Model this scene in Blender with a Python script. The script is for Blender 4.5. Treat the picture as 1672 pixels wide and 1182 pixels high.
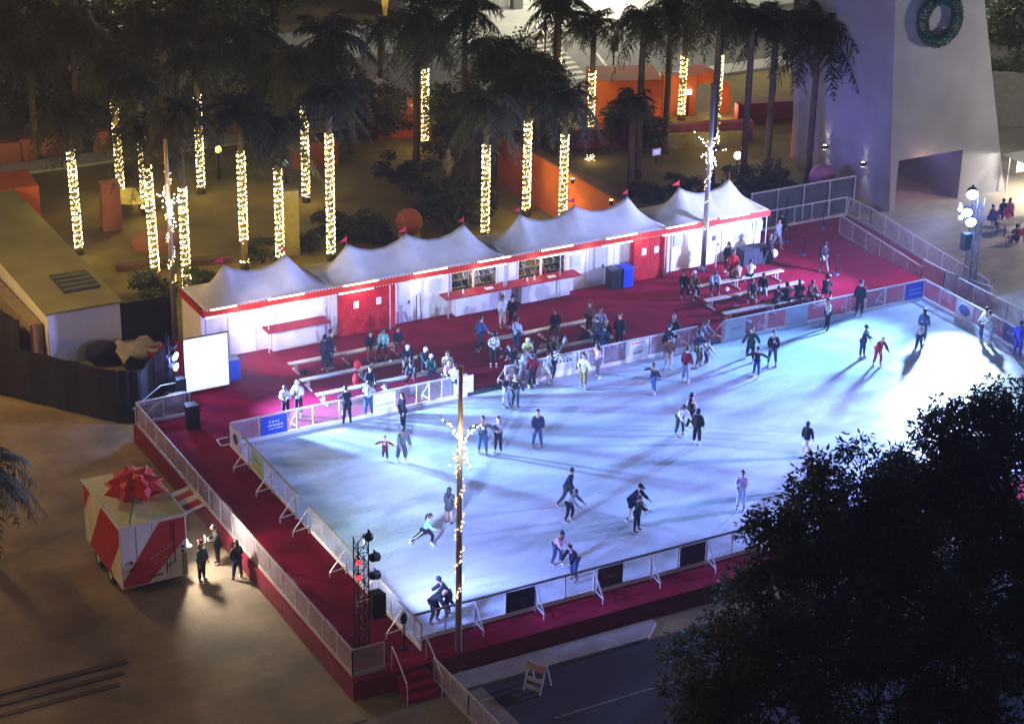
import bpy, bmesh, math, random
from mathutils import Vector, Matrix
PI = math.pi
rnd = random.Random(7)
sc = bpy.context.scene
for o in list(bpy.data.objects): bpy.data.objects.remove(o)

# ------------------------------------------------------------------ camera
F, PITCH, ROLL, YAW = 3368.72, 0.419010, 0.0203598, 0.508116
CAM = Vector((-27.1247, -55.3784, 38.9574))
CX, CY = 836.0, 591.0
fw = Vector((math.sin(YAW)*math.cos(PITCH), math.cos(YAW)*math.cos(PITCH), -math.sin(PITCH)))
rt = Vector((math.cos(YAW), -math.sin(YAW), 0)); up = rt.cross(fw)
R2 = math.cos(ROLL)*rt + math.sin(ROLL)*up
U2 = -math.sin(ROLL)*rt + math.cos(ROLL)*up
cam_d = bpy.data.cameras.new("camera"); cam = bpy.data.objects.new("camera", cam_d)
sc.collection.objects.link(cam)
M4 = Matrix.Identity(4)
for i in range(3):
    M4[i][0] = R2[i]; M4[i][1] = U2[i]; M4[i][2] = -fw[i]; M4[i][3] = CAM[i]
cam.matrix_world = M4
cam_d.sensor_width = 36; cam_d.lens = F*36/1672; cam_d.clip_start = 1; cam_d.clip_end = 1500
sc.camera = cam

# ------------------------------------------------------------------ world: night sky over a city
w = bpy.data.worlds.new("World"); sc.world = w; w.use_nodes = True
nt = w.node_tree; nt.nodes.clear()
wo = nt.nodes.new('ShaderNodeOutputWorld'); bg = nt.nodes.new('ShaderNodeBackground')
sky = nt.nodes.new('ShaderNodeTexSky'); sky.sky_type = 'NISHITA'; sky.sun_disc = False
sky.sun_elevation = math.radians(-3.0); sky.sun_rotation = math.radians(330)
bg2 = nt.nodes.new('ShaderNodeBackground'); bg2.inputs[0].default_value = (0.74, 0.84, 1.0, 1); bg2.inputs[1].default_value = 0.072
ad = nt.nodes.new('ShaderNodeAddShader')
nt.links.new(sky.outputs[0], bg.inputs[0]); bg.inputs[1].default_value = 0.05
nt.links.new(bg.outputs[0], ad.inputs[0]); nt.links.new(bg2.outputs[0], ad.inputs[1]); nt.links.new(ad.outputs[0], wo.inputs[0])

vs = sc.view_settings
vs.view_transform = 'Standard'; vs.look = 'None'; vs.exposure = 0.12; vs.gamma = 1.0
sc.cycles.use_denoising = True
sc.cycles.max_bounces = 5; sc.cycles.transparent_max_bounces = 16
sc.cycles.sample_clamp_indirect = 3.0
sc.cycles.use_light_tree = True

# ------------------------------------------------------------------ lamps
def lamp(name, kind, loc, energy, color, target=None, size=0.15, spot=60, blend=0.5):
    L = bpy.data.lights.new(name, kind); L.energy = energy; L.color = color
    if kind in ('POINT', 'SPOT'): L.shadow_soft_size = size
    if kind == 'SPOT': L.spot_size = math.radians(spot); L.spot_blend = blend
    o = bpy.data.objects.new(name, L); sc.collection.objects.link(o); o.location = loc
    if target is not None:
        d = Vector(target) - Vector(loc); o.rotation_euler = d.to_track_quat('-Z', 'Y').to_euler()
    return o
# stage lamps on the three trusses round the ice (and the one hidden by the big tree), plus added lights off the trusses
TR = Vector((38.3, 17.2, 5.6)); TN = Vector((-1.55, 0.45, 4.6)); TL = Vector((-0.2, 21.9, 3.2)); TF = Vector((37.6, -0.9, 5.5))
lamp("stage_spot", 'SPOT', TR, 25000, (0.62, 0.86, 1.0), (32.4, 9.8, .8), .3, 36, .9)
lamp("stage_spot", 'SPOT', TR-Vector((0, 0, .6)), 82000, (0.16, 0.38, 1.0), (6, 6.5, .8), .7, 62, .9)
lamp("stage_spot", 'SPOT', TR-Vector((0.2, 0, 1.1)), 36000, (0.36, 0.42, 1.0), (26, 25, 2.5), .3, 75, .9)
lamp("stage_spot", 'SPOT', TR+Vector((-.2, .3, .2)), 2600, (0.60, 0.46, 1.0), (36.5, 25, .8), .3, 110, .9)
lamp("stage_spot", 'SPOT', TR+Vector((.2, -.4, .3)), 80000, (0.10, 0.22, 1.0), (20, -8, 9.5), .3, 46, .9)
lamp("stage_glare", 'POINT', TR+Vector((-.1, -.35, -.5)), 2400, (0.25, 0.42, 1.0), size=.2)
lamp("stage_glare", 'POINT', (-.75, 21.7, 2.8), 500, (0.25, 0.42, 1.0), size=.15)
lamp("added_tower_wash", 'SPOT', (37.0, 33.6, 3.0), 800, (0.03, 0.10, 1.0), (44.2, 34.0, 6.5), .3, 130, .9)  # added blue light hidden in the grove, tints the tower's side face
lamp("stage_spot", 'SPOT', TN, 4400, (0.50, 0.95, 1.0), (5.0, 12.2, .8), .3, 44, .9)
lamp("stage_spot", 'SPOT', TN-Vector((0, 0, .4)), 15000, (0.22, 0.32, 1.0), (15, 6, .8), .5, 90, .9)
lamp("stage_spot", 'SPOT', TN-Vector((0, 0, .8)), 1500, (0.95, 0.93, 1.0), (3.4, 4.8, .8), .3, 60, .9)
lamp("stage_spot", 'SPOT', TN+Vector((0, 0, .3)), 26000, (0.42, 0.53, 1.0), (15, 26, 4), .3, 54, .9)
lamp("stage_spot", 'SPOT', TL, 104000, (0.23, 0.44, 1.0), (22, 6, .8), .45, 66, .9)
lamp("stage_spot", 'SPOT', (2.25, 22.75, 3.3), 1500, (0.86, 0.78, 1.0), (6.9, 25.4, 1.6), .15, 85, .9)  # added light hidden behind the screen edge, brightens the first counter
lamp("stage_spot", 'SPOT', TF, 78000, (0.36, 0.36, 1.0), (16, 5, .8), .7, 80, .8)
# street lamps of the square outside the frame: warm sodium light from the left and behind
lamp("street_light", 'POINT', (-13.5, 31, 12), 6400, (1.0, 0.60, 0.16), size=1.2)
lamp("street_light", 'POINT', (-32, 6, 13), 5600, (1.0, 0.50, 0.12), size=1.2)
lamp("street_light", 'POINT', (-13, -16, 11), 700, (1.0, 0.66, 0.34), size=.25)
lamp("street_light", 'POINT', (57, 20, 9), 4200, (1.0, 0.88, 0.70), size=.25)
lamp("street_light", 'POINT', (52, 74.5, 9), 8000, (1.0, 0.94, 0.76), size=.25)
lamp("street_light", 'POINT', (66, 50, 9), 2600, (1.0, 0.9, 0.7), size=.25)
lamp("street_light", 'POINT', (46.5, 66, 9), 4500, (1.0, 0.90, 0.66), size=.25)
lamp("street_light", 'POINT', (14, 66, 9), 2600, (1.0, 0.80, 0.5), size=.25)

# ------------------------------------------------------------------ pixel rays -> real points on known planes
def _ray(px, py): return fw + R2*((px-CX)/F) - U2*((py-CY)/F)
def G(px, py, z=0.0):
    d = _ray(px, py); return CAM + d*((z-CAM.z)/d.z)
def AY(px, py, Y):
    d = _ray(px, py); return CAM + d*((Y-CAM.y)/d.y)
def AX(px, py, X):
    d = _ray(px, py); return CAM + d*((X-CAM.x)/d.x)
def VZ(base, py):           # height above base whose picture row is py
    lo, hi = 0.0, 40.0
    for _ in range(40):
        m = (lo+hi)/2; d = Vector((base[0], base[1], base[2]+m)) - CAM
        y = CY - F*d.dot(U2)/d.dot(fw)
        if y > py: lo = m
        else: hi = m
    return lo

# ------------------------------------------------------------------ materials
MATS = {}
def mat(name, col, rough=.6, metal=0., noise=0., nscale=3., emit=None, estr=1., bump=0., bscale=30., spec=.4, col2=None, sampling=None, trans=0.):
    if name in MATS: return MATS[name]
    m = bpy.data.materials.new(name); m.use_nodes = True; MATS[name] = m
    nt = m.node_tree; b = nt.nodes['Principled BSDF']
    b.inputs['Base Color'].default_value = (*col, 1); b.inputs['Roughness'].default_value = rough
    b.inputs['Metallic'].default_value = metal; b.inputs['Specular IOR Level'].default_value = spec
    tc = nt.nodes.new('ShaderNodeTexCoord')
    if noise or col2:
        n = nt.nodes.new('ShaderNodeTexNoise'); n.inputs['Scale'].default_value = nscale; n.inputs['Detail'].default_value = 5
        nt.links.new(tc.outputs['Object'], n.inputs['Vector'])
        mx = nt.nodes.new('ShaderNodeMix'); mx.data_type = 'RGBA'
        c2 = col2 or tuple(c*(1-noise) for c in col)
        mx.inputs[6].default_value = (*col, 1); mx.inputs[7].default_value = (*c2, 1)
        rp = nt.nodes.new('ShaderNodeValToRGB'); rp.color_ramp.elements[0].position = .35; rp.color_ramp.elements[1].position = .65
        nt.links.new(n.outputs['Fac'], rp.inputs[0]); nt.links.new(rp.outputs[0], mx.inputs[0])
        nt.links.new(mx.outputs[2], b.inputs['Base Color'])
    if bump:
        n2 = nt.nodes.new('ShaderNodeTexNoise'); n2.inputs['Scale'].default_value = bscale; n2.inputs['Detail'].default_value = 3
        nt.links.new(tc.outputs['Object'], n2.inputs['Vector'])
        bp = nt.nodes.new('ShaderNodeBump'); bp.inputs['Strength'].default_value = bump; bp.inputs['Distance'].default_value = .02
        nt.links.new(n2.outputs['Fac'], bp.inputs['Height']); nt.links.new(bp.outputs[0], b.inputs['Normal'])
    if emit:
        b.inputs['Emission Color'].default_value = (*emit, 1); b.inputs['Emission Strength'].default_value = estr
        if sampling: m.cycles.emission_sampling = sampling
    if trans:
        out = nt.nodes['Material Output']; tb = nt.nodes.new('ShaderNodeBsdfTranslucent'); tb.inputs[0].default_value = (*[min(1, c*2.2) for c in col], 1)
        ms = nt.nodes.new('ShaderNodeMixShader'); ms.inputs[0].default_value = trans
        nt.links.new(b.outputs[0], ms.inputs[1]); nt.links.new(tb.outputs[0], ms.inputs[2]); nt.links.new(ms.outputs[0], out.inputs['Surface'])
    return m
def glassy(name, col, alpha, rough=.2):
    if name in MATS: return MATS[name]
    m = bpy.data.materials.new(name); m.use_nodes = True; MATS[name] = m
    nt = m.node_tree; b = nt.nodes['Principled BSDF']
    b.inputs['Base Color'].default_value = (*col, 1); b.inputs['Roughness'].default_value = rough
    n = nt.nodes.new('ShaderNodeTexNoise'); n.inputs['Scale'].default_value = 1.3; n.inputs['Detail'].default_value = 4
    tc = nt.nodes.new('ShaderNodeTexCoord'); nt.links.new(tc.outputs['Object'], n.inputs['Vector'])
    mr = nt.nodes.new('ShaderNodeMapRange'); mr.inputs[1].default_value = .3; mr.inputs[2].default_value = .7
    mr.inputs[3].default_value = alpha*.6; mr.inputs[4].default_value = min(1, alpha*1.4)
    nt.links.new(n.outputs['Fac'], mr.inputs[0]); nt.links.new(mr.outputs[0], b.inputs['Alpha'])
    return m

# ------------------------------------------------------------------ mesh builder
class MB:
    def __init__(s): s.v = []; s.f = []; s.m = []; s.cur = 0
    def mi(s, i): s.cur = i; return s
    def add(s, vs, fs):
        n = len(s.v); s.v += [tuple(v) for v in vs]
        for f in fs: s.f.append(tuple(n+i for i in f)); s.m.append(s.cur)
        return s
    def quad(s, *p): return s.add(p, [tuple(range(len(p)))])
    def box(s, a, b, rot=None, piv=None):
        x0, y0, z0 = a; x1, y1, z1 = b
        vs = [Vector(p) for p in ((x0,y0,z0),(x1,y0,z0),(x1,y1,z0),(x0,y1,z0),(x0,y0,z1),(x1,y0,z1),(x1,y1,z1),(x0,y1,z1))]
        if rot is not None:
            c = Vector(piv) if piv is not None else Vector(((x0+x1)/2, (y0+y1)/2, (z0+z1)/2))
            vs = [c + rot @ (v-c) for v in vs]
        return s.add(vs, [(0,3,2,1),(4,5,6,7),(0,1,5,4),(1,2,6,5),(2,3,7,6),(3,0,4,7)])
    def beam(s, p, q, w, h=None):
        p = Vector(p); q = Vector(q); h = h or w; d = (q-p)
        if d.length < 1e-6: return s
        d = d.normalized(); a = d.cross(Vector((0,0,1)))
        if a.length < 1e-3: a = Vector((1,0,0))
        a.normalize(); b = a.cross(d).normalized(); a = a*(w/2); b = b*(h/2)
        vs = [p-a-b, p+a-b, p+a+b, p-a+b, q-a-b, q+a-b, q+a+b, q-a+b]
        return s.add(vs, [(0,3,2,1),(4,5,6,7),(0,1,5,4),(1,2,6,5),(2,3,7,6),(3,0,4,7)])
    def tube(s, pts, rs, n=8, cap=True):
        pts = [Vector(p) for p in pts]; 
        if not isinstance(rs, (list, tuple)): rs = [rs]*len(pts)
        vs = []; fs = []
        for i, p in enumerate(pts):
            d = (pts[min(i+1, len(pts)-1)] - pts[max(i-1, 0)]).normalized()
            a = d.cross(Vector((0, 0, 1)));
            if a.length < 1e-3: a = Vector((1, 0, 0))
            a.normalize(); b = d.cross(a).normalized()
            for k in range(n):
                t = 2*PI*k/n; vs.append(p + (a*math.cos(t) + b*math.sin(t))*rs[i])
        for i in range(len(pts)-1):
            for k in range(n):
                k2 = (k+1) % n; fs.append((i*n+k, i*n+k2, (i+1)*n+k2, (i+1)*n+k))
        if cap: fs.append(tuple(range(n-1, -1, -1))); fs.append(tuple((len(pts)-1)*n+k for k in range(n)))
        return s.add(vs, fs)
    def ball(s, c, r, nu=12, nv=8, sc3=(1,1,1), v0=0., v1=1.):
        c = Vector(c); vs = []; fs = []
        for j in range(nv+1):
            ph = PI*(v0+(v1-v0)*j/nv)
            for i in range(nu):
                th = 2*PI*i/nu
                vs.append(c + Vector((r*math.sin(ph)*math.cos(th)*sc3[0], r*math.sin(ph)*math.sin(th)*sc3[1], r*math.cos(ph)*sc3[2])))
        for j in range(nv):
            for i in range(nu):
                i2 = (i+1) % nu; fs.append((j*nu+i, (j+1)*nu+i, (j+1)*nu+i2, j*nu+i2))
        return s.add(vs, fs)
    def prism(s, poly, z0, z1):
        n = len(poly); vs = [(p[0], p[1], z0) for p in poly] + [(p[0], p[1], z1) for p in poly]
        fs = [tuple(range(n-1, -1, -1)), tuple(range(n, 2*n))] + [(i, (i+1) % n, n+(i+1) % n, n+i) for i in range(n)]
        return s.add(vs, fs)
    def build(s, name, mats, parent=None, smooth=False, loc=None, bevel=0):
        if not isinstance(mats, (list, tuple)): mats = [mats]
        o_loc = Vector(loc) if loc is not None else (WORLD.get(parent.name, Vector((0,0,0))) if parent else None)
        if o_loc is None:
            xs = [v[0] for v in s.v]; ys = [v[1] for v in s.v]; zs = [v[2] for v in s.v]
            o_loc = Vector(((min(xs)+max(xs))/2, (min(ys)+max(ys))/2, min(zs)))
        me = bpy.data.meshes.new(name)
        me.from_pydata([(v[0]-o_loc.x, v[1]-o_loc.y, v[2]-o_loc.z) for v in s.v], [], s.f)
        for m in mats: me.materials.append(m)
        me.polygons.foreach_set('material_index', [min(i, len(mats)-1) for i in s.m])
        if smooth: me.polygons.foreach_set('use_smooth', [True]*len(me.polygons))
        me.update()
        o = bpy.data.objects.new(name, me); sc.collection.objects.link(o)
        if parent:
            o.parent = parent
            o.location = o_loc - WORLD.get(parent.name, Vector((0,0,0)))
        else: o.location = o_loc
        WORLD[o.name] = o_loc.copy()
        if bevel:
            b = o.modifiers.new('b', 'BEVEL'); b.width = bevel; b.segments = 2
        return o
WORLD = {}
def tag(o, label=None, cat=None, group=None, kind=None):
    if label: o['label'] = label
    if cat: o['category'] = cat
    if group: o['group'] = group
    if kind: o['kind'] = kind
    return o
def thing(name, loc, label, cat, group=None, rz=0.):
    o = bpy.data.objects.new(name, None); sc.collection.objects.link(o); o.location = loc; o.rotation_euler = (0, 0, rz)
    o.empty_display_size = .3
    WORLD[o.name] = Vector(loc)
    return tag(o, label, cat, group)
def local(o): WORLD[o.name] = Vector((0, 0, 0)); return o      # children of o are then built in o's own frame
def copy_tree(root, loc, rz, label, group=None, mats=None):
    c = root.copy(); sc.collection.objects.link(c); c.location = loc; c.rotation_euler = (0, 0, rz)
    if label: c['label'] = label
    if group: c['group'] = group
    for ch in list(root.children):
        d = ch.copy(); sc.collection.objects.link(d); d.parent = c
        for g in list(ch.children):
            e = g.copy(); sc.collection.objects.link(e); e.parent = d
    return c
# ================================================================== materials of the setting
M_alu = mat('white_steel', (.72, .72, .74), .35, .3, noise=.2, nscale=6)
M_rail = mat('rail_cap', (.50, .46, .40), .4, .2, noise=.25, nscale=3)
M_white = mat('white_panel', (.78, .78, .80), .5, noise=.08, nscale=1.5)
M_black = mat('black_plastic', (.012, .012, .014), .5)
M_dark = mat('dark_metal', (.03, .03, .035), .45, .6)
M_red = mat('red_paint', (.52, .012, .016), .5, noise=.3, nscale=2)
M_carpet = mat('red_carpet', (.24, .004, .026), .95, noise=.35, nscale=.8, bump=.4, bscale=60, spec=.1)
M_skirt = mat('red_skirt', (.17, .004, .016), .8, noise=.4, nscale=3, bump=.4, bscale=8)
M_clear = glassy('clear_panel', (.62, .64, .70), .20, .15)
M_mesh = glassy('scrim_panel', (.36, .30, .32), .40, .5)
M_conc = mat('concrete', (.30, .27, .22), .85, noise=.3, nscale=1.2, bump=.3)
M_bulb = mat('warm_bulb', (1, .9, .6), .5, emit=(1.0, .80, .36), estr=9, sampling='NONE')
M_led = mat('led_strip', (1, 1, 1), .5, emit=(1.0, .88, .74), estr=4.0, sampling='NONE')

# ------------------------------------------------------------------ ground sheets
def sheet(name, poly, z, m, label=None):
    b = MB(); b.quad(*[(p[0], p[1], z) for p in poly]); o = b.build(name, m, loc=(0, 0, 0)); o['kind'] = 'structure'; return o
def plaza_mat(name, c1, c2, sc_=.5, brick=None, rough=.85):
    m = mat(name, c1, rough, noise=.3, nscale=sc_, col2=c2, bump=.25, bscale=12)
    if brick:
        nt = m.node_tree; b = nt.nodes['Principled BSDF']; src = b.inputs['Base Color'].links[0].from_socket
        br = nt.nodes.new('ShaderNodeTexBrick'); br.inputs['Scale'].default_value = brick
        br.inputs['Color1'].default_value = (1, 1, 1, 1); br.inputs['Color2'].default_value = (.95, .95, .94, 1); br.inputs['Mortar'].default_value = (.84, .83, .82, 1)
        br.inputs['Mortar Size'].default_value = .012; br.offset = .5
        tc = [n for n in nt.nodes if n.type == 'TEX_COORD'][0]; nt.links.new(tc.outputs['Object'], br.inputs['Vector'])
        mx = nt.nodes.new('ShaderNodeMix'); mx.data_type = 'RGBA'; mx.blend_type = 'MULTIPLY'; mx.inputs[0].default_value = 1
        nt.links.new(src, mx.inputs[6]); nt.links.new(br.outputs['Color'], mx.inputs[7]); nt.links.new(mx.outputs[2], b.inputs['Base Color'])
    return m
M_ground = plaza_mat('grove_ground', (.22, .165, .055), (.10, .08, .03), .25)
M_plaza = plaza_mat('plaza_paving', (.26, .20, .13), (.14, .11, .075), .45, brick=.42)
M_sand = plaza_mat('pale_paving', (.40, .36, .29), (.27, .24, .19), .35, brick=.3)
M_asph = plaza_mat('asphalt', (.016, .015, .014), (.010, .010, .010), .6)
M_road = plaza_mat('road_asphalt', (.10, .10, .095), (.07, .07, .065), .4)
M_walk = plaza_mat('pavement', (.42, .42, .40), (.34, .34, .32), .3, brick=.5)
sheet('ground', [(-400, -300), (500, -300), (500, 500), (-400, 500)], 0, M_ground)
sheet('plaza_pavement', [(-60, -2.6), (-2.95, -2.6), (-2.95, 22.6), (-7.5, 28.5), (-60, 40)], .008, M_plaza)
sheet('plaza_pavement', [(-60, -60), (3.2, -60), (1.4, -2.5), (-60, -2.62)], .008, M_plaza)
sheet('asphalt_road', [(3.2, -60), (120, -60), (120, -2.6), (1.4, -2.5)], .006, M_asph)
sheet('pale_plaza', [(38.6, 4), (90, 4), (90, 40), (53, 42), (44.0, 30), (40.7, 30), (40.6, 16), (38.6, 16)], .010, M_sand)
sheet('street', [(-150, 58.5), (200, 58.5), (200, 70.6), (-150, 70.6)], .008, M_road)
sheet('street', [(62.5, 15), (75, 15), (75, 58.5), (62.5, 58.5)], .012, M_road)
b = MB(); b.box((-150, 70.6, 0), (200, 78.5, .14)); b.build('pavement', M_walk, loc=(0, 0, 0))['kind'] = 'structure'
b = MB(); b.box((-150, 56.6, 0), (200, 58.5, .14)); b.build('pavement', M_walk, loc=(0, 0, 0))['kind'] = 'structure'
M_paint = mat('road_paint', (.42, .40, .34), .7, noise=.35, nscale=4)
b = MB()
for k in range(9): b.box((38.2+.35*k, 60.0+1.15*k, .009), (42.6+.35*k, 60.55+1.15*k, .016))
b.beam((44.2, 59.2, .013), (47.8, 69.8, .013), .2, .006)
o = b.build('crosswalk', M_paint); tag(o, kind='structure')
b = MB(); b.beam(G(905, 1172, .012), G(1112, 1109, .012), .10, .008); b.build('painted_line', mat('worn_paint', (.16, .15, .10), .8, noise=.5, nscale=5))['kind'] = 'structure'
# concrete kerb strip at the near foot of the deck
b = MB(); b.prism([(.7, -2.5), (8.1, -2.55), (8.9, -1.8), (8.9, -1.5), (.7, -1.5)], 0, .13)
tag(b.build('kerb_strip', M_conc, bevel=.02), kind='structure')
b = MB()
for k in range(3): b.box((-40, 3.1+k*.62, 0.0), (-9.6+k*.35, 3.32+k*.62, .05+.03*k))
tag(b.build('low_steps', mat('step_stone', (.10, .07, .05), .8, noise=.3), loc=(-20, 3, 0)), kind='structure')

# ------------------------------------------------------------------ deck, carpet, ramp, stairs
DZ, IZ, RZ = .75, .80, 1.87
poly = [(-2.9, -1.35), (38.15, -1.35), (38.15, 26.6), (40.5, 26.6), (40.5, 28.8), (33.0, 28.8), (33.0, 28.5), (.2, 28.5), (.2, 20.9), (-2.9, 20.9)]
b = MB(); b.prism(poly, 0.0, DZ-.01)
d = b.build('deck', M_skirt, loc=(0, 0, 0)); d['kind'] = 'structure'
b = MB(); b.quad(*[(p[0], p[1], DZ) for p in poly]); b.build('carpet', M_carpet, loc=(0, 0, 0))['kind'] = 'structure'
b = MB(); b.add([(38.2, 26.6, 0), (40.5, 26.6, 0), (40.5, 26.6, DZ-.004), (38.2, 26.6, DZ-.004), (38.2, 16.8, 0), (40.5, 16.8, 0), (40.5, 16.8, .03), (38.2, 16.8, .03)],
                [(0, 3, 2, 1), (4, 5, 6, 7), (3, 7, 6, 2), (0, 4, 7, 3), (1, 2, 6, 5)])
b.build('ramp', M_carpet, loc=(0, 0, 0))['kind'] = 'structure'
b = MB()
for k in range(3): b.box((-1.35, -1.35-.33*(k+1), 0), (-.12, -1.35-.33*k, .75-.19*(k+1)))
b.build('stairs', M_carpet, loc=(0, 0, 0))['kind'] = 'structure'

# ------------------------------------------------------------------ ice
m = mat('ice', (.80, .86, .95), .3); nt = m.node_tree; bs = nt.nodes['Principled BSDF']
tc = [n for n in nt.nodes if n.type == 'TEX_COORD'][0]
def nz(scale, detail, dist, sx=1, sy=1, rz=0):
    mp = nt.nodes.new('ShaderNodeMapping'); mp.inputs['Scale'].default_value = (sx, sy, 1); mp.inputs['Rotation'].default_value = (0, 0, rz)
    nt.links.new(tc.outputs['Object'], mp.inputs[0])
    n = nt.nodes.new('ShaderNodeTexNoise'); n.inputs['Scale'].default_value = scale; n.inputs['Detail'].default_value = detail; n.inputs['Distortion'].default_value = dist
    nt.links.new(mp.outputs[0], n.inputs['Vector']); return n
def ramp(src, p0, p1, c0, c1):
    r = nt.nodes.new('ShaderNodeValToRGB'); e = r.color_ramp.elements; e[0].position = p0; e[1].position = p1
    e[0].color = (*c0, 1); e[1].color = (*c1, 1); nt.links.new(src, r.inputs[0]); return r
a = ramp(nz(.16, 4, 1.6, 1, 1.6, .5).outputs['Fac'], .38, .62, (.46, .51, .55), (.70, .79, .93))
c = ramp(nz(1.1, 6, .8, .35, 2.2, .35).outputs['Fac'], .35, .62, (.87, .88, .88), (1, 1, 1))
s_ = ramp(nz(6, 5, 3, .4, 3, -.6).outputs['Fac'], .42, .56, (.88, .88, .88), (1, 1, 1))
x1 = nt.nodes.new('ShaderNodeMix'); x1.data_type = 'RGBA'; x1.blend_type = 'MULTIPLY'; x1.inputs[0].default_value = 1
x2 = nt.nodes.new('ShaderNodeMix'); x2.data_type = 'RGBA'; x2.blend_type = 'MULTIPLY'; x2.inputs[0].default_value = 1
nt.links.new(a.outputs[0], x1.inputs[6]); nt.links.new(c.outputs[0], x1.inputs[7])
nt.links.new(x1.outputs[2], x2.inputs[6]); nt.links.new(s_.outputs[0], x2.inputs[7]); nt.links.new(x2.outputs[2], bs.inputs['Base Color'])
def cuts(scale, w_, rz, sx, sy, prev, amt):
    n = nz(scale, 1, 1.2, sx, sy, rz); s1 = nt.nodes.new('ShaderNodeMath'); s1.operation = 'SUBTRACT'; s1.inputs[1].default_value = .5; nt.links.new(n.outputs['Fac'], s1.inputs[0])
    ab = nt.nodes.new('ShaderNodeMath'); ab.operation = 'ABSOLUTE'; nt.links.new(s1.outputs[0], ab.inputs[0])
    r = ramp(ab.outputs[0], 0, w_, (amt,)*3, (0, 0, 0)); mx = nt.nodes.new('ShaderNodeMix'); mx.data_type = 'RGBA'; mx.blend_type = 'ADD'; mx.inputs[0].default_value = 1
    nt.links.new(prev, mx.inputs[6]); nt.links.new(r.outputs[0], mx.inputs[7]); return mx.outputs[2]
pv = x2.outputs[2]
for k in range(4): pv = cuts(.55+.13*k, .0035, .7*k+.3, 1, .45+.2*k, pv, .10)
nt.links.new(pv, bs.inputs['Base Color'])
rr = ramp(nz(.5, 5, 1, 1, 1.5).outputs['Fac'], .4, .6, (.28,)*3, (.5,)*3); nt.links.new(rr.outputs[0], bs.inputs['Roughness'])
b = MB(); b.box((.03, .03, DZ), (36.27, 17.07, IZ)); b.build('ice_sheet', m, loc=(0, 0, 0))['kind'] = 'structure'

# ------------------------------------------------------------------ rink boards
L_, W_ = 36.3, 17.1
def boards(name, label, p0, p1, out, spans, rail_mat, braces, step=1.22):
    """p0->p1 line, out = outward unit, spans = list of (t0,t1) metres that have boards"""
    p0 = Vector(p0); p1 = Vector(p1); d = (p1-p0).normalized(); out = Vector(out)
    t = thing(name, (p0.x, p0.y, DZ), label, 'barrier', 'barriers of clear panels round the ice')
    for a, e in spans:
        A = p0+d*a; B = p0+d*e
        MB().beam(A+Vector((0, 0, RZ)), B+Vector((0, 0, RZ)), .07, .06).build('rail', rail_mat, t)
        MB().beam(A+Vector((0, 0, IZ+.09)), B+Vector((0, 0, IZ+.09)), .06, .17).build('kick_plate', M_white, t)
        n = max(1, round((e-a)/step))
        for k in range(n+1):
            q = A+(B-A)*(k/n); MB().beam(q+Vector((0, 0, IZ)), q+Vector((0, 0, RZ-.03)), .045).build('post', M_alu, t)
            if k < n:
                r = A+(B-A)*((k+1)/n)
                MB().beam(q+d*.03+Vector((0, 0, 1.42)), r-d*.03+Vector((0, 0, 1.42)), .012, .84).build('clear_panel', M_clear, t)
    for k, a in enumerate(braces):
        q = p0+d*a; Bc = MB()
        Bc.beam(q+out*.06+Vector((0, 0, DZ)), q+out*.06+Vector((0, 0, RZ-.04)), .05)
        Bc.beam(q+out*.06+Vector((0, 0, RZ-.08)), q+out*.72+Vector((0, 0, DZ+.22)), .04)
        Bc.beam(q+out*.06+Vector((0, 0, DZ+.28)), q+out*.74+Vector((0, 0, DZ+.20)), .04)
        Bc.beam(q+out*.72+Vector((0, 0, DZ)), q+out*.72+Vector((0, 0, DZ+.24)), .05)
        Bc.build('brace', M_alu, t)
    return t
M_railN = mat('backlit_rail_cap', (.16, .12, .10), .4, .2, noise=.3, nscale=3)  # backlit shade of the near rail is put into its colour
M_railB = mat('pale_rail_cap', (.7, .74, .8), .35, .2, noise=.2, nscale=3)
boards('rink_barrier', 'long clear-panel rink barrier with backlit dark top rail along the near side of the ice', (0, 0, 0), (L_, 0, 0), (0, -1, 0), [(.05, L_-.05)], M_railN, [2.4+2.44*k for k in range(14)])
boards('rink_barrier', 'long clear-panel rink barrier with two gateways between the ice and the benches', (0, W_, 0), (L_, W_, 0), (0, 1, 0), [(.05, 11.0), (12.9, 23.0), (24.5, L_-.05)], M_railB,
       [3.0, 5.4, 9.2, 12.95, 17.2, 22.6, 24.45, 27.0, 31.9, 34.0])
boards('rink_barrier', 'clear-panel rink barrier with gold rail along the left end of the ice', (0, -.65, 0), (0, W_, 0), (-1, 0, 0), [(0, 9.6), (10.75, 17.75)], M_rail, [1.3, 3.7, 6.1, 9.55, 10.8, 13.2, 15.6])
boards('rink_barrier', 'clear-panel rink barrier along the right end of the ice below the bright tower', (L_, 0, 0), (L_, W_, 0), (1, 0, 0), [(0, W_)], M_railB, [2.4, 4.9, 7.3, 9.8, 12.2, 14.6])
# skid bar lying on the carpet by the far left corner
b = MB(); q0 = G(354, 718, DZ+.03); q1 = G(372, 714, DZ+.03); q2 = G(361, 728, DZ+.03)
b.beam(q0, q1, .04); b.beam(q0, q2, .04); b.beam(q2, G(378, 725, DZ+.03), .04)
tag(b.build('floor_bracket', M_alu), 'thin white metal bracket on the carpet at the far left corner of the rink', 'bracket')

# dark mats in the two gateways
M_mat = mat('rubber_mat', (.015, .02, .03), .8)
for k, (x0, x1, lab) in enumerate([(11.05, 12.85, 'dark rubber mat in the gateway nearest the screen'), (23.05, 24.45, 'dark rubber mat in the gateway beside the right benches')]):
    b = MB(); b.box((x0, 17.12, DZ+.001), (x1, 17.75, DZ+.02)); tag(b.build('rubber_mat', M_mat), lab, 'mat', 'rubber mats in the gateways')

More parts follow.
